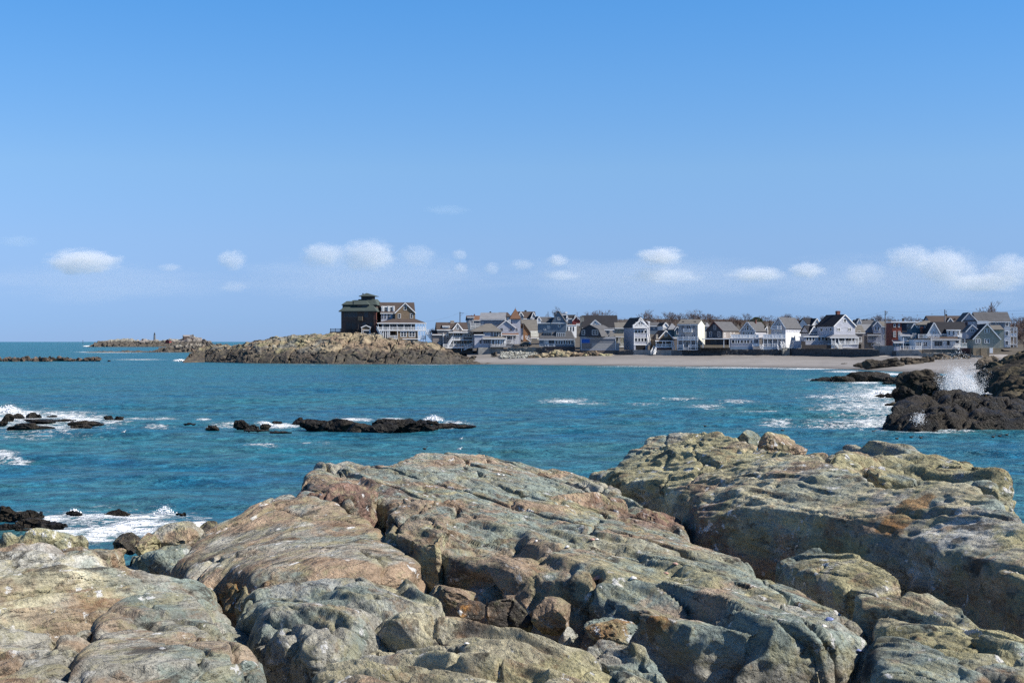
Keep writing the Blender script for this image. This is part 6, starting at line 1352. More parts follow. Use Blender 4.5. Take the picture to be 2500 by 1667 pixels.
# ---------------------------------------------------------------- trees
BARK = flat('bare_twigs', (.135,.105,.10), .95, .35, 4); BARK2 = flat('brown_twigs', (.13,.088,.072), .95, .35, 4)
def branch_mesh(seed, levels=5, spread=.55, n0=6, upright=.6):
    """bare winter tree 1 m tall: limbs forking into twigs"""
    r = random.Random(seed); T = MB(); Cc = MB()
    def go(p, d, L, w, lv):
        q = p+d*L
        (T if lv == 0 else Cc).bar(p, q, w, sides=3 if lv > 1 else 5)
        if lv >= levels: return
        k = n0 if lv == 0 else (3 if lv < 3 else 2 if lv < levels-1 else 3)
        for i in range(k):
            a = r.uniform(0, 6.283); v = Vector((math.cos(a), math.sin(a), 0))
            nd = (d*r.uniform(.7, 1.1)+v*spread*r.uniform(.5, 1.3)+Vector((0, 0, upright*r.uniform(.2, .7)))).normalized()
            st = p+d*L*r.uniform(.35, 1.0)
            go(st, nd, L*r.uniform(.58, .80) if lv else r.uniform(.28, .46), max(w*.55, .0055), lv+1)
    go(Vector((0, 0, 0)), Vector((r.uniform(-.06, .06), 0, 1)).normalized(), .42, .04, 0)
    h = max(v[2] for v in Cc.v)
    T.v = [(x/h, y/h, z/h) for x, y, z in T.v]; Cc.v = [(x/h, y/h, z/h) for x, y, z in Cc.v]
    return T, Cc
TREES = []
for sd in range(6):
    T, Cc = branch_mesh(sd+3, 6, .5+.1*(sd % 3), 6, .5+.2*(sd % 2))
    t = empty('bare_tree', (0, 0, 0), '', 'tree'); T.build('trunk', BARK, t); Cc.build('crown', BARK if sd % 2 == 0 else BARK2, t); TREES.append(t)
used_tree = set()
def tree(label, px, top, w, D, k, base=None):
    src = TREES[k % 6]
    if k % 6 in used_tree:
        t = src.copy(); COL.objects.link(t)
        for c in src.children:
            d = c.copy(); d.parent = t; COL.objects.link(d)
    else: t = src; used_tree.add(k % 6)
    zt = HC-(top-CY)/F*D; zb = float(land_z(px, D)) if base is None else base
    H = max(3, zt-zb); x = (px-CX)/F*D
    t.location = (x, D, zb); ww = w/F*D
    cr = src.children[1] if src.children[1].name.startswith('crown') else src.children[0]
    bw = max(v.co.x for v in cr.data.vertices)-min(v.co.x for v in cr.data.vertices)
    sx = ww/bw*1.35; t.scale = (sx, sx, H); t.rotation_euler = (0, 0, 0)
    return tag(t, label, 'tree', 'bare winter trees behind the village')
TL = [(1057,789,20,600,'low bare scrub tree left of the deck house roof'),(1330,764,18,620,'small bare tree left of the steep gable'),(1368,745,30,640,'bare tree rising behind the steep gable roof'),(1380,757,24,645,'bare tree right behind the steep gable, lower twin'),
      (1447,757,34,640,'wide bare tree above the left of the huge dark roof'),(1470,754,40,650,'wide bare tree over the middle of the huge dark roof'),(1493,760,20,655,'thin bare tree at the right of the huge dark roof'),
      (1572,754,36,650,'round bare tree behind the glazed gable'),(1592,757,28,660,'bare tree just right of the glazed gable'),
      (1616,769,24,660,'short bare tree above the low grey house'),(1635,758,34,650,'bare tree above the slim white house'),(1648,762,30,655,'bare tree left of the three storey house'),(1665,755,26,650,'upright bare tree over the left corner of the three storey house'),(1680,766,22,665,'small bare tree above the three storey roof'),
      (1696,756,30,650,'bare tree over the right of the three storey roof'),(1712,753,40,655,'large round bare tree above the cream side wall'),(1728,762,28,650,'bare tree right of the large round one'),(1745,767,34,645,'red brown bare tree left of the dark gable'),(1762,771,30,650,'red brown bare tree over the dark gable'),
      (1780,769,34,640,'red brown bare tree above the brown roof'),(1797,767,28,650,'dark bare tree right of the brown roof'),(1811,770,28,640,'dense bare tree between the brown roof and the grey gable'),(1824,762,22,650,'tall bare tree behind the grey gable'),
      (1868,768,34,640,'twisted bare tree left of the large grey gable'),(1884,771,26,650,'bare tree at the left shoulder of the large grey gable'),(1912,765,34,660,'bare tree over the ridge of the large grey roof'),(1932,763,34,665,'wide bare tree over the middle of the large grey roof'),(1956,768,26,670,'thin bare tree over the right of the large grey roof'),(1971,769,20,680,'small bare tree left of the chimney house'),(2012,769,18,680,'small bare tree touching the chimney house roof'),
      (2118,770,24,690,'hazy bare tree left of the utility pole'),(2137,768,26,700,'second hazy bare tree left of the utility pole'),(2152,765,28,690,'hazy bare tree right behind the utility pole'),(2180,770,30,700,'hazy bare tree above the brick block'),(2219,770,26,680,'round bare tree behind the navy block'),(2250,774,30,690,'low bare tree above the teal house'),
      (2400,744,40,600,'left half of the big bare tree behind the slate blue house'),(2412,733,52,605,'biggest bare tree, high above the slate blue house roof'),(2432,748,34,610,'right part of the big bare tree behind the slate blue house'),
      (2470,772,34,560,'brown bare tree right of the slate blue house'),(2490,769,36,565,'brown bare tree near the right picture edge'),(2505,771,30,560,'brown bare tree cut by the right picture edge'),(2480,790,40,520,'brown thicket tree below the right edge trees'),(2500,800,40,510,'low brown thicket tree at the right edge')]
for i, (px, top, w, D, lb) in enumerate(TL): tree(lb, px, top, w, D, i)
# thickets between the trunks read as one mass
def thicket(label, pts, D, seed, mat):
    r = random.Random(seed); m = MB()
    for k in range(520):
        t = r.random(); px = pts[0][0]+(pts[-1][0]-pts[0][0])*t; top = np.interp(px, [p[0] for p in pts], [p[1] for p in pts])+r.uniform(0, 7)
        d = D+r.uniform(-12, 12); x = (px-CX)/F*d; zt = HC-(top-CY)/F*d; zb = float(land_z(px, d)); u = r.uniform(.2, .9)
        a = Vector((x, d, zb+(zt-zb)*u*.5)); b = Vector((x+r.uniform(-1.2, 1.2), d+r.uniform(-1, 1), zb+(zt-zb)*r.uniform(.7, 1.0)))
        m.bar(a, b, .07, sides=3); 
        for j in range(3):
            e = a+(b-a)*r.uniform(.4, 1); m.bar(e, e+Vector((r.uniform(-1, 1), r.uniform(-.5, .5), r.uniform(.2, 1.1))), .035, sides=3)
    tag(m.build('thicket', mat), label, 'undergrowth', kind='stuff')
thicket('tangle of bare undergrowth behind the middle houses', [(1600,778),(1640,772),(1680,774),(1720,770),(1760,775),(1800,774),(1830,778),(1870,780)], 665, 1, BARK2)
thicket('tangle of bare undergrowth behind the left houses', [(1330,782),(1380,772),(1440,768),(1500,770),(1560,772),(1610,776)], 680, 2, BARK)
thicket('tangle of bare undergrowth at the right edge', [(2440,782),(2470,778),(2500,776),(2540,775)], 540, 3, BARK2)
thicket('hazy line of bare undergrowth on the far right rise', [(2090,779),(2140,776),(2190,778),(2240,779),(2290,781)], 705, 4, BARK)
def evergreen(label, px, top, w, D):
    r = random.Random(9); zb = float(land_z(px, D)); zt = HC-(top-CY)/F*D; x = (px-CX)/F*D; W = w/F*D
    t = empty('evergreen_tree', (x, D, zb), label, 'tree'); MB().bar((0,0,0), (0,0,(zt-zb)*.9), .35, sides=6).build('trunk', BARK, t)
    m = MB()
    for k in range(2600):
        a = r.uniform(0, 6.28); h = r.random(); rad = W/2*(1-h**2.2)**.5*(.45+.55*r.random()**.5)*(1+.25*math.sin(a*3+h*9)); p = Vector((math.cos(a)*rad, math.sin(a)*rad*.8, (zt-zb)*(.3+.7*h))); s = r.uniform(.12, .3)
        n = Vector((r.gauss(0,1), r.gauss(0,1), r.gauss(0,1))).normalized(); u = n.orthogonal().normalized(); v = n.cross(u)
        m.quad(p+u*s, p+v*s*.6, p-u*s, p-v*s*.6)
    m.build('crown', flat('evergreen_leaf', (.05,.062,.028), .8, .4, 1.5), t)
evergreen('olive evergreen tree behind the chimney of the sun porch house', 1846, 774, 44, 620)
# ---------------------------------------------------------------- poles and wires
POLE = flat('pole_wood', (.13,.095,.075), .9, .2, 3)
def pole(label, px, top, base, D, w=.3, arm=None, lamp=None, mat=POLE):
    x = (px-CX)/F*D; zt = HC-(top-CY)/F*D; zb = HC-(base-CY)/F*D
    t = empty('utility_pole', (x, D, zb), label, 'utility pole', 'utility poles of the village'); MB().bar((0,0,-1), (0,0,zt-zb), w, sides=8).build('post', mat, t)
    if arm: MB().bar((-.1,-.15,zt-zb-.35), (arm,-.15,zt-zb-.5), .12).bar((0,-.15,zt-zb-1.6), (arm*.8,-.15,zt-zb-.6), .07).build('crossarm', mat, t)
    if lamp:
        m = MB()
        for k in (-1, 1): m.bar((0,-.2,zt-zb-.8+k*.3), (.5,-.2,zt-zb-.8+k*.3), .09); m.bar((.5,-.2,zt-zb-1.2), (.5,-.2,zt-zb-.5), .16, sides=6)
        m.build('insulator', GREYRAIL, t)
    return (x, D, zt)
p1 = pole('dark utility pole with a slanting arm behind the deck house', 1123, 761, 815, 556, .34, 1.6, mat=DWOOD)
p2 = pole('tall brown utility pole standing at the concrete wall', 2161, 758, 846, 476, .27, .9, True)
p3 = pole('pale utility pole between the white lodge and the brown roofed hall', 2306.5, 755, 800, 512, .34, None, True, GREYRAIL)
pole('thin distant pole left of the steep gable', 1338, 760, 790, 600, .22, mat=DWOOD); pole('short thin distant pole above the white box house', 1409, 762, 785, 600, .16, mat=DWOOD)
def wire(label, a, b, sag, n=10, w=.035, spacers=0, third=0):
    a = Vector(a); b = Vector(b); m = MB(); pts = [a+(b-a)*(i/n)-Vector((0, 0, sag*4*(i/n)*(1-i/n))) for i in range(n+1)]
    for p, q in zip(pts[:-1], pts[1:]): m.bar(p, q, w, sides=3)
    o = mesh_obj('power_line', m.v, m.f, DWOOD); tag(o, label, 'power line', 'power lines between the poles')
    for k in range(spacers):
        t = (k+1)/(spacers+1); c = a+(b-a)*t-Vector((0, 0, sag*4*t*(1-t))); s = MB(); s.bar(c-Vector((.35,0,0)), c+Vector((.35,0,0)), .07); s.bar(c-Vector((0,0,.4)), c+Vector((0,0,.4)), .09); s.build('spacer', GREYRAIL, o)
V3 = lambda p, dx=0, dz=0: (p[0]+dx, p[1], p[2]+dz)
far = P(2560, 752, 470); lf = P(1990, 779, 520)
wire('uppermost wire between the two tall right poles', V3(p2), V3(p3), .7); wire('spacer hung wire between the two tall right poles', V3(p2,.5,-1), V3(p3,.4,-.7), 1.0, spacers=3); wire('lowest wire between the two tall right poles', V3(p2,0,-1.5), V3(p3,0,-1.3), 1.1)
wire('uppermost wire leaving the picture at the right', V3(p3), far, .9); wire('spacer hung wire leaving the picture at the right', V3(p3,.4,-.7), V3(far,0,-1.2), 1.0, spacers=2); wire('lowest wire leaving the picture at the right', V3(p3,0,-1.3), V3(far,0,-2.0), 1.0)
wire('wire from the tall brown pole toward the chimney house', V3(p2,0,-.2), lf, 1.0, spacers=1); wire('lower wire from the tall brown pole toward the chimney house', V3(p2,0,-1.2), V3(lf,0,-1), 1.0)
wire('thin wire left of the deck house pole', V3(p1,0,-.3), P(1040, 784, 545), .6); wire('thin wire from the deck house pole to the big grey house', V3(p1,1.4,-.4), P(1230, 775, 590), .8)
# ---------------------------------------------------------------- car by the wall
def car(px, py, D, rz):
    t = empty('parked_car', P(px, py, D), 'dark green hatchback parked behind the stone wall beside the turret house', 'car', None, math.radians(rz))
    paint = flat('car_paint', (.018,.028,.026), .25, .1, spec=.6); L, W = 4.3, 1.75
    def sec(prof, w0, w1, name, mat):
        n = len(prof); m = MB(); m.v = [(x, -w0/2, z) if z < .95 else (x, -w1/2, z) for x, z in prof]+[(x, w0/2, z) if z < .95 else (x, w1/2, z) for x, z in prof]
        m.f = [tuple(range(n)), tuple(range(2*n-1, n-1, -1))]+[((i+1) % n, i, n+i, n+(i+1) % n) for i in range(n)]; return m.build(name, mat, t)
    sec([(-2.1,.28),(2.1,.28),(2.15,.6),(2.0,.92),(1.5,.949),(-1.5,.949),(-2.1,.8),(-2.15,.5)], W, W, 'body', paint)
    sec([(-1.3,.951),(1.95,.951),(1.75,1.35),(1.35,1.52),(-.1,1.52),(-.75,1.3)], W, W*.82, 'cabin', GLASS)
    MB().box(-.05,-.68,1.505,1.4,.68,1.56).build('roof', paint, t)
    for sx in (-1.35, 1.35):
        for sy in (-.86, .86):
            m = MB().bar((sx, sy-.1, .32), (sx, sy+.1, .32), .64, .64, 12); m.build('wheel', flat('tyre', (.02,.02,.02), .9), t)
    for sy in (-.7, .7): MB().box(2.07, sy-.12, .66, 2.17, sy+.12, .9).build('tail_light', flat('red_lens', (.45,.02,.03), .25, .1), t)
    MB().slab([(1.98,-.6,1.0),(1.98,.6,1.0),(1.78,.55,1.36),(1.78,-.55,1.36)], .02).build('rear_window', flat('bright_glass', (.25,.42,.40), .05, .1, spec=.8), t)
car(1283, 844.5, 533, -28)
# ---------------------------------------------------------------- islet house, red hut, lighthouse
ZI = (180, 790, 6.918)
h = House('islet_house', 'lonely weathered house with a dark chimney on the high end of the far islet', ZI, 2095, 1855, 262, 22, group=None)
h.sgable(1858, 1990, 300, 215, 190, 0, 9, S_DARK, S_TAUPE, trim=None); h.gable(1955, 2022, 290, 222, 1988, 192, -2, 6, S_TAUPE, S_TAUPE, .3, trim=None); h.wins([(1975,1998)], 215, 245, -2); h.chim(2008, 2024, 178, 240, 3, DWOOD); h.slab(1950, 2050, 238, 262, -4, -2, S_DARK, name='deck')
h = House('red_hut', 'small dark red hut on the far islet', ZI, 2085, 1545, 318, -20, 'hut', group=None)
h.gable(1548, 1615, 330, 292, 1582, 264, 0, 6, S_RED, R_BROWN, .3, trim=None)
def lighthouse():
    D = 4300; x = (377.5-CX)/F*D; stone = flat('lighthouse_granite', (.16,.165,.175), .9, .15, .2)
    t = empty('lighthouse', (x, D, 0), 'slender grey lighthouse on the horizon behind the far islet', 'lighthouse')
    def lathe(prof, name, mat, n=20):
        m = MB(); k = len(prof); m.v = [(r*math.cos(2*math.pi*i/n), r*math.sin(2*math.pi*i/n), z) for i in range(n) for r, z in prof]
        m.f = [(i*k+j, ((i+1) % n)*k+j, ((i+1) % n)*k+j+1, i*k+j+1) for i in range(n) for j in range(k-1)]; return m.build(name, mat, t)
    lathe([(0,-2),(4.6,-2),(4.1,3),(3.5,12),(3.05,22),(2.75,28.5),(0,28.5)], 'tower', stone); lathe([(0,28.52),(3.4,28.52),(3.4,29.3),(0,29.3)], 'gallery', stone)
    lathe([(0,29.32),(1.9,29.32),(1.9,32.8),(0,32.8)], 'lantern', GLASS); lathe([(2.2,32.82),(1.6,34.2),(.3,35.4),(.2,37.6),(0,37.7)], 'dome', stone)
lighthouse()
x, D, z = P(202.5, 833, 5200); m = MB(); m.bar((0,0,-1), (0,0,11), 1.0, sides=6).box(-1.2,-1.2,-1,1.2,1.2,2); m.box(-.9,-.9,9,.9,.9,12)
t = empty('channel_marker', (x, D, 0), 'tiny channel marker on the horizon left of the islet', 'marker'); m.build('mast', DWOOD, t)
# ---------------------------------------------------------------- birds
def lathe_body(stations, n=8):
    """continuous body from (x, z, width, height) stations"""
    m = MB(); k = len(stations)
    for x, z, w, hh in stations:
        for i in range(n): a = 2*math.pi*i/n; m.v.append((x, w*math.cos(a), z+hh*math.sin(a)))
    for s in range(k-1):
        for i in range(n): j = (i+1) % n; m.f.append((s*n+i, s*n+j, (s+1)*n+j, (s+1)*n+i))
    m.f.append(tuple(range(n))[::-1]); m.f.append(tuple((k-1)*n+i for i in range(n))); return m
DUCK = flat('dark_plumage', (.035,.03,.028), .6, .3, 8); GULLW = flat('white_plumage', (.78,.78,.76), .7, .05, 8); GULLG = flat('grey_wing', (.34,.36,.40), .7, .08, 8); BILL = flat('yellow_bill', (.5,.33,.05), .5)
def duck(label, px, py, flip=1, s=1.0, pale=False):
    t = empty('sea_duck', Pz(px, py, 0.02), label, 'duck', 'sea ducks swimming in the bay'); t.scale = (s*flip, s, s)
    b = lathe_body([(-.36,.14,.01,.01),(-.30,.12,.07,.04),(-.18,.07,.14,.10),(0,.06,.17,.13),(.14,.07,.14,.13),(.21,.15,.07,.11),(.23,.25,.045,.06),(.25,.33,.05,.055),(.29,.36,.062,.06),(.34,.355,.05,.045),(.37,.34,.02,.02)]); b.build('body', DUCK if not pale else GULLW, t, True)
    lathe_body([(.355,.34,.022,.018),(.41,.33,.02,.012),(.45,.325,.008,.006)], 6).build('bill', DWOOD, t, True)
    for sy in (-1, 1):
        m = lathe_body([(-.30,.14,.02,.02),(-.18,.13,.04,.08),(.02,.12,.045,.10),(.12,.12,.02,.04)], 6); m.v = [(x, y+sy*.135, z) for x, y, z in m.v]; m.build('wing', DUCK, t, True)
for px, py, fl, lb in [(1911,1051,1,'lone dark duck at the left, farthest from the others'),(2053,1051,1,'dark duck off the white water'),(2133,1054,1,'pale sided duck close to the flat topped rock'),(2190,1071,1,'nearest and largest dark duck of a loose trio'),(2225,1068,1,'middle dark duck of the loose trio'),(2248,1069,1,'rightmost dark duck of the loose trio'),(2425,1067,1,'leftmost of three ducks at the right edge'),(2441,1065,1,'middle one of three ducks at the right edge'),(2458,1062,1,'rightmost of three ducks at the right edge'),(1721,1041,-1,'small dark duck behind the ridge, far left'),(1037,1096,1,'dark duck in front of the long reef above the slab')]:
    duck(lb, px, py, fl, .56)
def gull(label, p, flip=1, s=1.0, sit=False, rz=0):
    t = empty('gull', p, label, 'gull', 'gulls resting on rock and water', math.radians(rz)); t.scale = (s*flip, s, s); z = -.17 if sit else 0
    b = lathe_body([(-.30,.26+z,.02,.015),(-.2,.27+z,.07,.06),(-.02,.28+z,.12,.11),(.12,.31+z,.10,.11),(.18,.39+z,.055,.08),(.20,.46+z,.05,.05),(.235,.485+z,.058,.055),(.28,.48+z,.04,.04),(.30,.475+z,.015,.015)]); b.build('body', GULLW, t, True)
    lathe_body([(.29,.475+z,.018,.016),(.34,.468+z,.014,.014),(.37,.455+z,.005,.006)], 6).build('bill', BILL, t, True)
    for sy in (-1, 1):
        m = lathe_body([(-.42,.27+z,.008,.012),(-.25,.29+z,.03,.05),(-.05,.31+z,.04,.085),(.08,.32+z,.02,.05)], 6); m.v = [(x, y+sy*.105, zz) for x, y, zz in m.v]; m.build('wing', GULLG, t, True)
        if not sit: MB().bar((.0, sy*.04, .2), (.0, sy*.04, 0), .018, sides=5).box(-.02, sy*.04-.025, 0, .07, sy*.04+.025, .012).build('leg', BILL, t)
# birds that stand on rock are set down where the rock really is
bpy.context.view_layer.update()
def on_rock(px, py, Dmin=0, Dmax=1e9):
    dg = bpy.context.evaluated_depsgraph_get(); o = Vector((0, 0, HC)); d = Vector(((px-CX)/F, 1, -(py-CY)/F)).normalized()
    ok, loc, n, i, ob, mt = scn.ray_cast(dg, o, d)
    return loc if ok else Vector(P(px, py, 20))
gull('front one of two white gulls standing on the flat topped rock', on_rock(2407, 966), 1, 0.76); gull('rear one of two white gulls standing on the flat topped rock', on_rock(2415, 966), -1, 0.68)
gull('white gull afloat beyond the far left reef', Pz(302, 1056, .03), 1, 0.65, True); gull('white gull afloat just above the top of the slab', Pz(1122, 1098, .03), 1, 0.65, True); gull('far white gull afloat right of the long reef', Pz(1126, 1072, .03), 1, 0.50, True)
# ---------------------------------------------------------------- shells on the ledge
SHELL = {}
def shell(label, px, py, size, kind, seed=0):
    p = on_rock(px, py); k = (p.y)/F*size
    m = MB(); n = 12
    for ring in range(5):
        r = (1-ring/4)**.75; zz = .34*(1-r*r)+.05
        for i in range(n): a = 2*math.pi*i/n; m.v.append((k*.5*r*math.cos(a)*(1.0+.25*math.cos(a)), k*.36*r*math.sin(a)+.12*k*(1-r), k*zz*.8))
    for ring in range(4):
        for i in range(n): j = (i+1) % n; m.f.append((ring*n+i, ring*n+j, (ring+1)*n+j, (ring+1)*n+i))
    m.f.append(tuple(range(n))[::-1])
    mat = {'white': flat('white_shell', (.74,.70,.64), .5, .15, 30), 'blue': flat('mussel_shell', (.20,.24,.42), .3, .35, 40), 'pink': flat('pink_shell', (.50,.30,.24), .6, .3, 30)}[kind]
    o = m.build('shell', mat, None, True); o.location = p-Vector((0, 0, k*.03)); o.rotation_euler = (random.Random(seed).uniform(-.35, .35), random.Random(seed+1).uniform(-.35, .35), random.Random(seed).uniform(0, 6))
    tag(o, label, 'shell', 'shells scattered on the ledge')
shell('large blue white mussel shell in the dark crack at the lower right', 2096, 1590, 30, 'blue', 1); shell('blue shell at the shaded cleft edge', 2022, 1512, 24, 'blue', 2); shell('pale shell beside the blue one at the cleft edge', 2012, 1528, 18, 'white', 3)
shell('big white shell on the lower slab', 1547, 1412, 26, 'white', 4); shell('brown pink shell beside the tan ledge strip', 1461, 1411, 30, 'pink', 5); shell('white shell on the upper slab', 1384, 1335, 18, 'white', 6)
shell('left one of a pair of white pebbles high on the slab', 1217, 1158, 13, 'white', 7); shell('right one of a pair of white pebbles high on the slab', 1229, 1160, 10, 'white', 8); shell('pink shell in the hollow below the long boulder', 1447, 1317, 16, 'pink', 9); shell('white shell in the hollow below the long boulder', 1458, 1316, 12, 'white', 10)
shell('dark pink shell on the pale slab', 1627, 1399, 16, 'pink', 11); shell('pink shell near the dark cleft', 1650, 1376, 16, 'pink', 12); shell('white pebble at the left of the lower slab', 1310, 1320, 12, 'white', 13); shell('white shell under the ledge on the lower left slab', 1140, 1572, 22, 'white', 14)
# ---------------------------------------------------------------- spray: drops thrown up by the wave
def spray():
    r = np.random.RandomState(21); mV = np.array([(1,1,1),(1,-1,-1),(-1,1,-1),(-1,-1,1)], np.float32)*.75; mT = np.array([(0,1,2),(0,3,1),(0,2,3),(1,3,2)], np.int32); VV = []; TT = []; n = 0
    D = 146
    def add(px, py, d, s):
        nonlocal n
        VV.append(mV*s*r.uniform(.6, 1.3, 3)+np.array(P(px, py, d))); TT.append(mT+n); n += len(mV)
    jets = []
    for j in range(34):
        ang = r.normal(-.05, .42); h = 92*math.exp(-(ang/.55)**2)*r.uniform(.45, 1.05); jets.append((2342+r.normal(0, 20), ang, h, r.uniform(3, 9)))
    for k in range(24000):
        x0, ang, h, wd = jets[r.randint(len(jets))]
        u = r.beta(1.0, 1.35); sp = wd*(.35+1.5*u)
        x = x0+math.sin(ang)*h*u*1.15+r.normal(0, sp); y = 962-h*u*math.cos(ang)+r.normal(0, sp*.8)
        s = min(.07, .0085*r.lognormal(0, .65)*(1.2-.4*u)+.005)
        if y < 966: add(x, y, D+r.normal(0, 2.2), s)
    for k in range(2600):
        a = r.normal(0, 1); add(2354+a*15, 961-abs(r.normal(0, 11)), D+r.normal(0, 1.2), r.uniform(.015, .05))
    for k in range(150):
        u = r.beta(1, 1.8); add(2338+r.normal(0, 1)*(4+11*(1-u)), 878-u*32, D+r.normal(0, 1), .014*r.lognormal(0, .6)+.008)
    me = np_mesh('spray', np.concatenate(VV), tris=np.concatenate(TT), mat=WATERW); tag(link(bpy.data.objects.new('spray', me)), 'burst of white spray thrown up behind the flat topped rock', 'spray', kind='stuff')
    VV.clear(); TT.clear(); n = 0
    for k in range(500):
        add(2243+r.normal(0, 8), 1022+r.normal(0, 8), 127.2+r.normal(0, .3), r.uniform(.012, .04))
    me = np_mesh('spray', np.concatenate(VV), tris=np.concatenate(TT), mat=WATERW); tag(link(bpy.data.objects.new('spray', me)), 'small splash against the face of the flat topped rock', 'spray', kind='stuff')
WATERW = flat('white_water', (.88,.89,.90), .6, .03)
spray()
k_ = 148/F
mist = bpy.data.objects.new('mist', bpy.data.meshes.new('mist')); COL.objects.link(mist)
bm = bmesh.new(); bmesh.ops.create_icosphere(bm, subdivisions=2, radius=1.0); bm.to_mesh(mist.data); bm.free()
mist.location = P(2344, 938, 148); mist.scale = (52*k_, 36*k_, 46*k_); tag(mist, 'fine white mist inside the bursting spray', 'mist', kind='stuff'); MIST = mist
mist2 = bpy.data.objects.new('mist', mist.data.copy()); COL.objects.link(mist2); mist2.location = P(2356, 950, 147); mist2.scale = (34*k_, 24*k_, 22*k_); tag(mist2, 'dense white burst at the foot of the spray', 'mist', kind='stuff')
# breaking crests: heaped white water
def breaker(label, px, py, w, h, seed, D=None):
    r = np.random.RandomState(seed); mV, mT = ICO[1]; VV = []; TT = []; n = 0; D = D or HC*F/(py-CY); k = D/F
    for i in range(int(70+w*1.5)):
        u = np.clip(r.normal(0, .42), -1, 1); z = h*(1-u*u)*r.beta(1.2, 1.4); s = k*r.uniform(.5, 1.9)*(1.2-z/h*.6)
        VV.append(mV*s*r.uniform(.7, 1.4, 3)+np.array([(px+u*w/2-CX)*k, D+r.normal(0, 1)*w*k*.12, z*k])); TT.append(mT+n); n += len(mV)
    for i in range(int(60+w)):
        u = r.normal(0, .5); z = h*r.beta(1.3, 1.2)*1.25
        VV.append(mV*k*r.uniform(.15, .4)+np.array([(px+u*w/2-CX)*k, D+r.normal(0, 1)*w*k*.1, z*k])); TT.append(mT+n); n += len(mV)
    me = np_mesh('breaking_wave', np.concatenate(VV), tris=np.concatenate(TT), mat=WATERW); tag(link(bpy.data.objects.new('breaking_wave', me)), label, 'wave', kind='stuff')
breaker('white wave breaking at the far left edge', 18, 1006, 70, 20, 1); breaker('white wave breaking over the right part of the long reef', 1058, 1026, 42, 14, 2); breaker('small wave breaking in the near left surf', 403, 1252, 52, 18, 3); breaker('splash on the small near rock', 180, 1252, 34, 12, 4)
breaker('foam heaped at the tip of the headland', 440, 881.5, 22, 5, 5); breaker('surge against the right shore rocks', 2150, 962, 46, 10, 6); breaker('surge in front of the long ledge', 2030, 928, 40, 4, 7); breaker('tiny splash on the islet', 328, 846, 6, 5, 8); breaker('small splash at the long ledge', 2088, 929, 8, 6, 9); breaker('white surge by the pointed reef rock', 650, 1036, 30, 7, 10)
# ---------------------------------------------------------------- clouds: soft lumps of vapour 11 km out
def cloud_material(i, dens, tone=(1, .985, 1)):
    t = NT('cloud_vapour'); t.t.nodes.remove(t.b)
    c = t.coord('Object')
    off = t.mapping(c, (1, 1, 1), loc=(i*3.7, i*1.3, 0))
    n = t.n('TexNoise', Vector=off, Scale=2.1, Detail=7, Roughness=.72).outputs[0]
    wob = t.n('VectorMath', operation='SCALE'); t.l(t.n('TexNoise', Vector=off, Scale=1.3, Detail=2).outputs[1], wob.inputs[0]); wob.inputs['Scale'].default_value = .5
    sh = t.n('VectorMath', operation='ADD'); t.l(c, sh.inputs[0]); t.l(wob.outputs[0], sh.inputs[1])
    sub = t.n('VectorMath', operation='SUBTRACT'); t.l(sh.outputs[0], sub.inputs[0]); sub.inputs[1].default_value = (.25, .25, .25)
    ln = t.n('VectorMath', operation='LENGTH'); t.l(sub.outputs[0], ln.inputs[0])
    d = t.math('SUBTRACT', t.math('ADD', t.math('MULTIPLY', n, 1.9), -.10), ln.outputs['Value'])
    d = t.math('MULTIPLY', t.math('MULTIPLY', d, 3.4, True), dens)
    v = t.n('VolumeScatter', Color=tone, Anisotropy=0.0); t.l(d, v.inputs['Density']); t.l(v.outputs[0], t.out.inputs['Volume'])
    return t.m
def cloud(label, px, py, w, h, i, dens=.008, D=11000):
    tone = (.42, .50, .70) if 'dark wisp' in label else (1, .985, 1)
    o = bpy.data.objects.new('cloud', bpy.data.meshes.new('cloud')); COL.objects.link(o)
    bm = bmesh.new(); bmesh.ops.create_icosphere(bm, subdivisions=2, radius=1.0); bm.to_mesh(o.data); bm.free()
    D += i*60; k = D/F; o.location = P(px, py, D); o.scale = (w*k*.62, w*k*.35, h*k*.66)
    o.data.materials.append(cloud_material(i, dens*.8, tone))
    return tag(o, label, 'cloud', 'low clouds above the horizon')
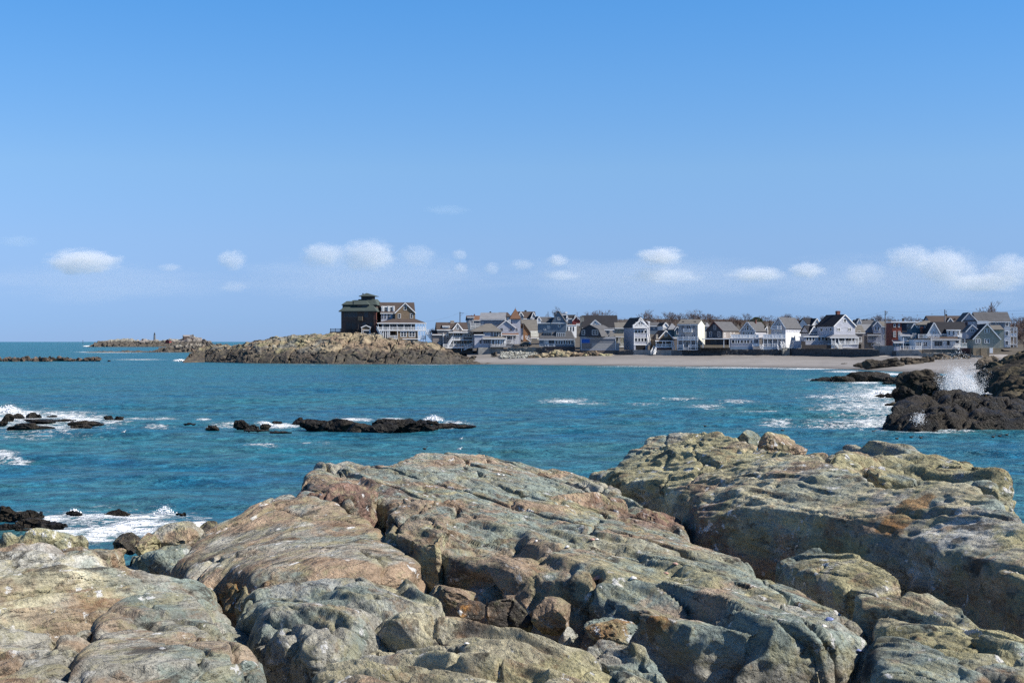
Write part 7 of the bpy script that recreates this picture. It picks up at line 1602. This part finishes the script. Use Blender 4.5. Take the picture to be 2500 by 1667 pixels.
for i, a in enumerate([('oval white cloud low over the sea at the far left', 203, 637, 180, 58, .007), ('small faint puff right of the far left cloud', 415, 653, 60, 20, .005), ('small square puff of cloud right of the faint one', 567, 634, 68, 46, .008), ('faint wisp under the square puff', 570, 700, 70, 26, .003),
        ('ragged left half of the big cloud above the mansion', 790, 622, 110, 56, .006), ('brightest billowing cloud above the mansion', 900, 622, 130, 76, .006), ('faint ragged cloud right of the billowing one', 1020, 622, 90, 50, .0035), ('upper one of two tiny stacked puffs', 1122, 621, 36, 26, .009), ('lower one of two tiny stacked puffs', 1125, 654, 36, 24, .008), ('tiny round puff over the bastion house', 1201, 655, 40, 28, .006),
        ('small flat puff over the turret house', 1275, 645, 60, 24, .005), ('small bright puff above the steep gable', 1362, 636, 54, 30, .010), ('low streak under the bright puff', 1370, 672, 100, 24, .004), ('lopsided bright cloud above the glazed gable house', 1612, 626, 120, 44, .009), ('wide faint cloud below the lopsided one', 1620, 672, 190, 40, .003), ('long low cloud over the dark gabled house', 1845, 670, 140, 36, .007), ('fluffy right end of the long low cloud', 1970, 660, 90, 38, .008), ('thin ragged puff over the chimney house', 2110, 668, 100, 60, .003),
        ('bright top cloud of the bank at the right', 2220, 628, 110, 58, .005), ('largest cloud of the bank at the right', 2310, 648, 150, 80, .0045), ('low faint trail under the bank at the right', 2390, 690, 200, 50, .004), ('cloud cut by the right picture edge', 2470, 656, 130, 70, .004), ('small dark wisp at the far left, higher than the others', 48, 588, 100, 26, .0022), ('thin dark wisp high in the middle sky', 1090, 512, 110, 22, .0018),
        ('broad veil of haze cloud over the sea at the left', 260, 690, 620, 90, .0002), ('broad veil of haze cloud above the mansion', 900, 676, 620, 110, .00026), ('broad veil of haze cloud over the middle houses', 1560, 680, 720, 110, .00028), ('broad veil of haze cloud over the right hand houses', 2210, 690, 760, 130, .00024)]):
    cloud(a[0], a[1], a[2], a[3], a[4], i, a[5])

MIST.data.materials.append(cloud_material(40, .8))
mist2.data.materials.clear(); mist2.data.materials.append(cloud_material(41, 2.6))
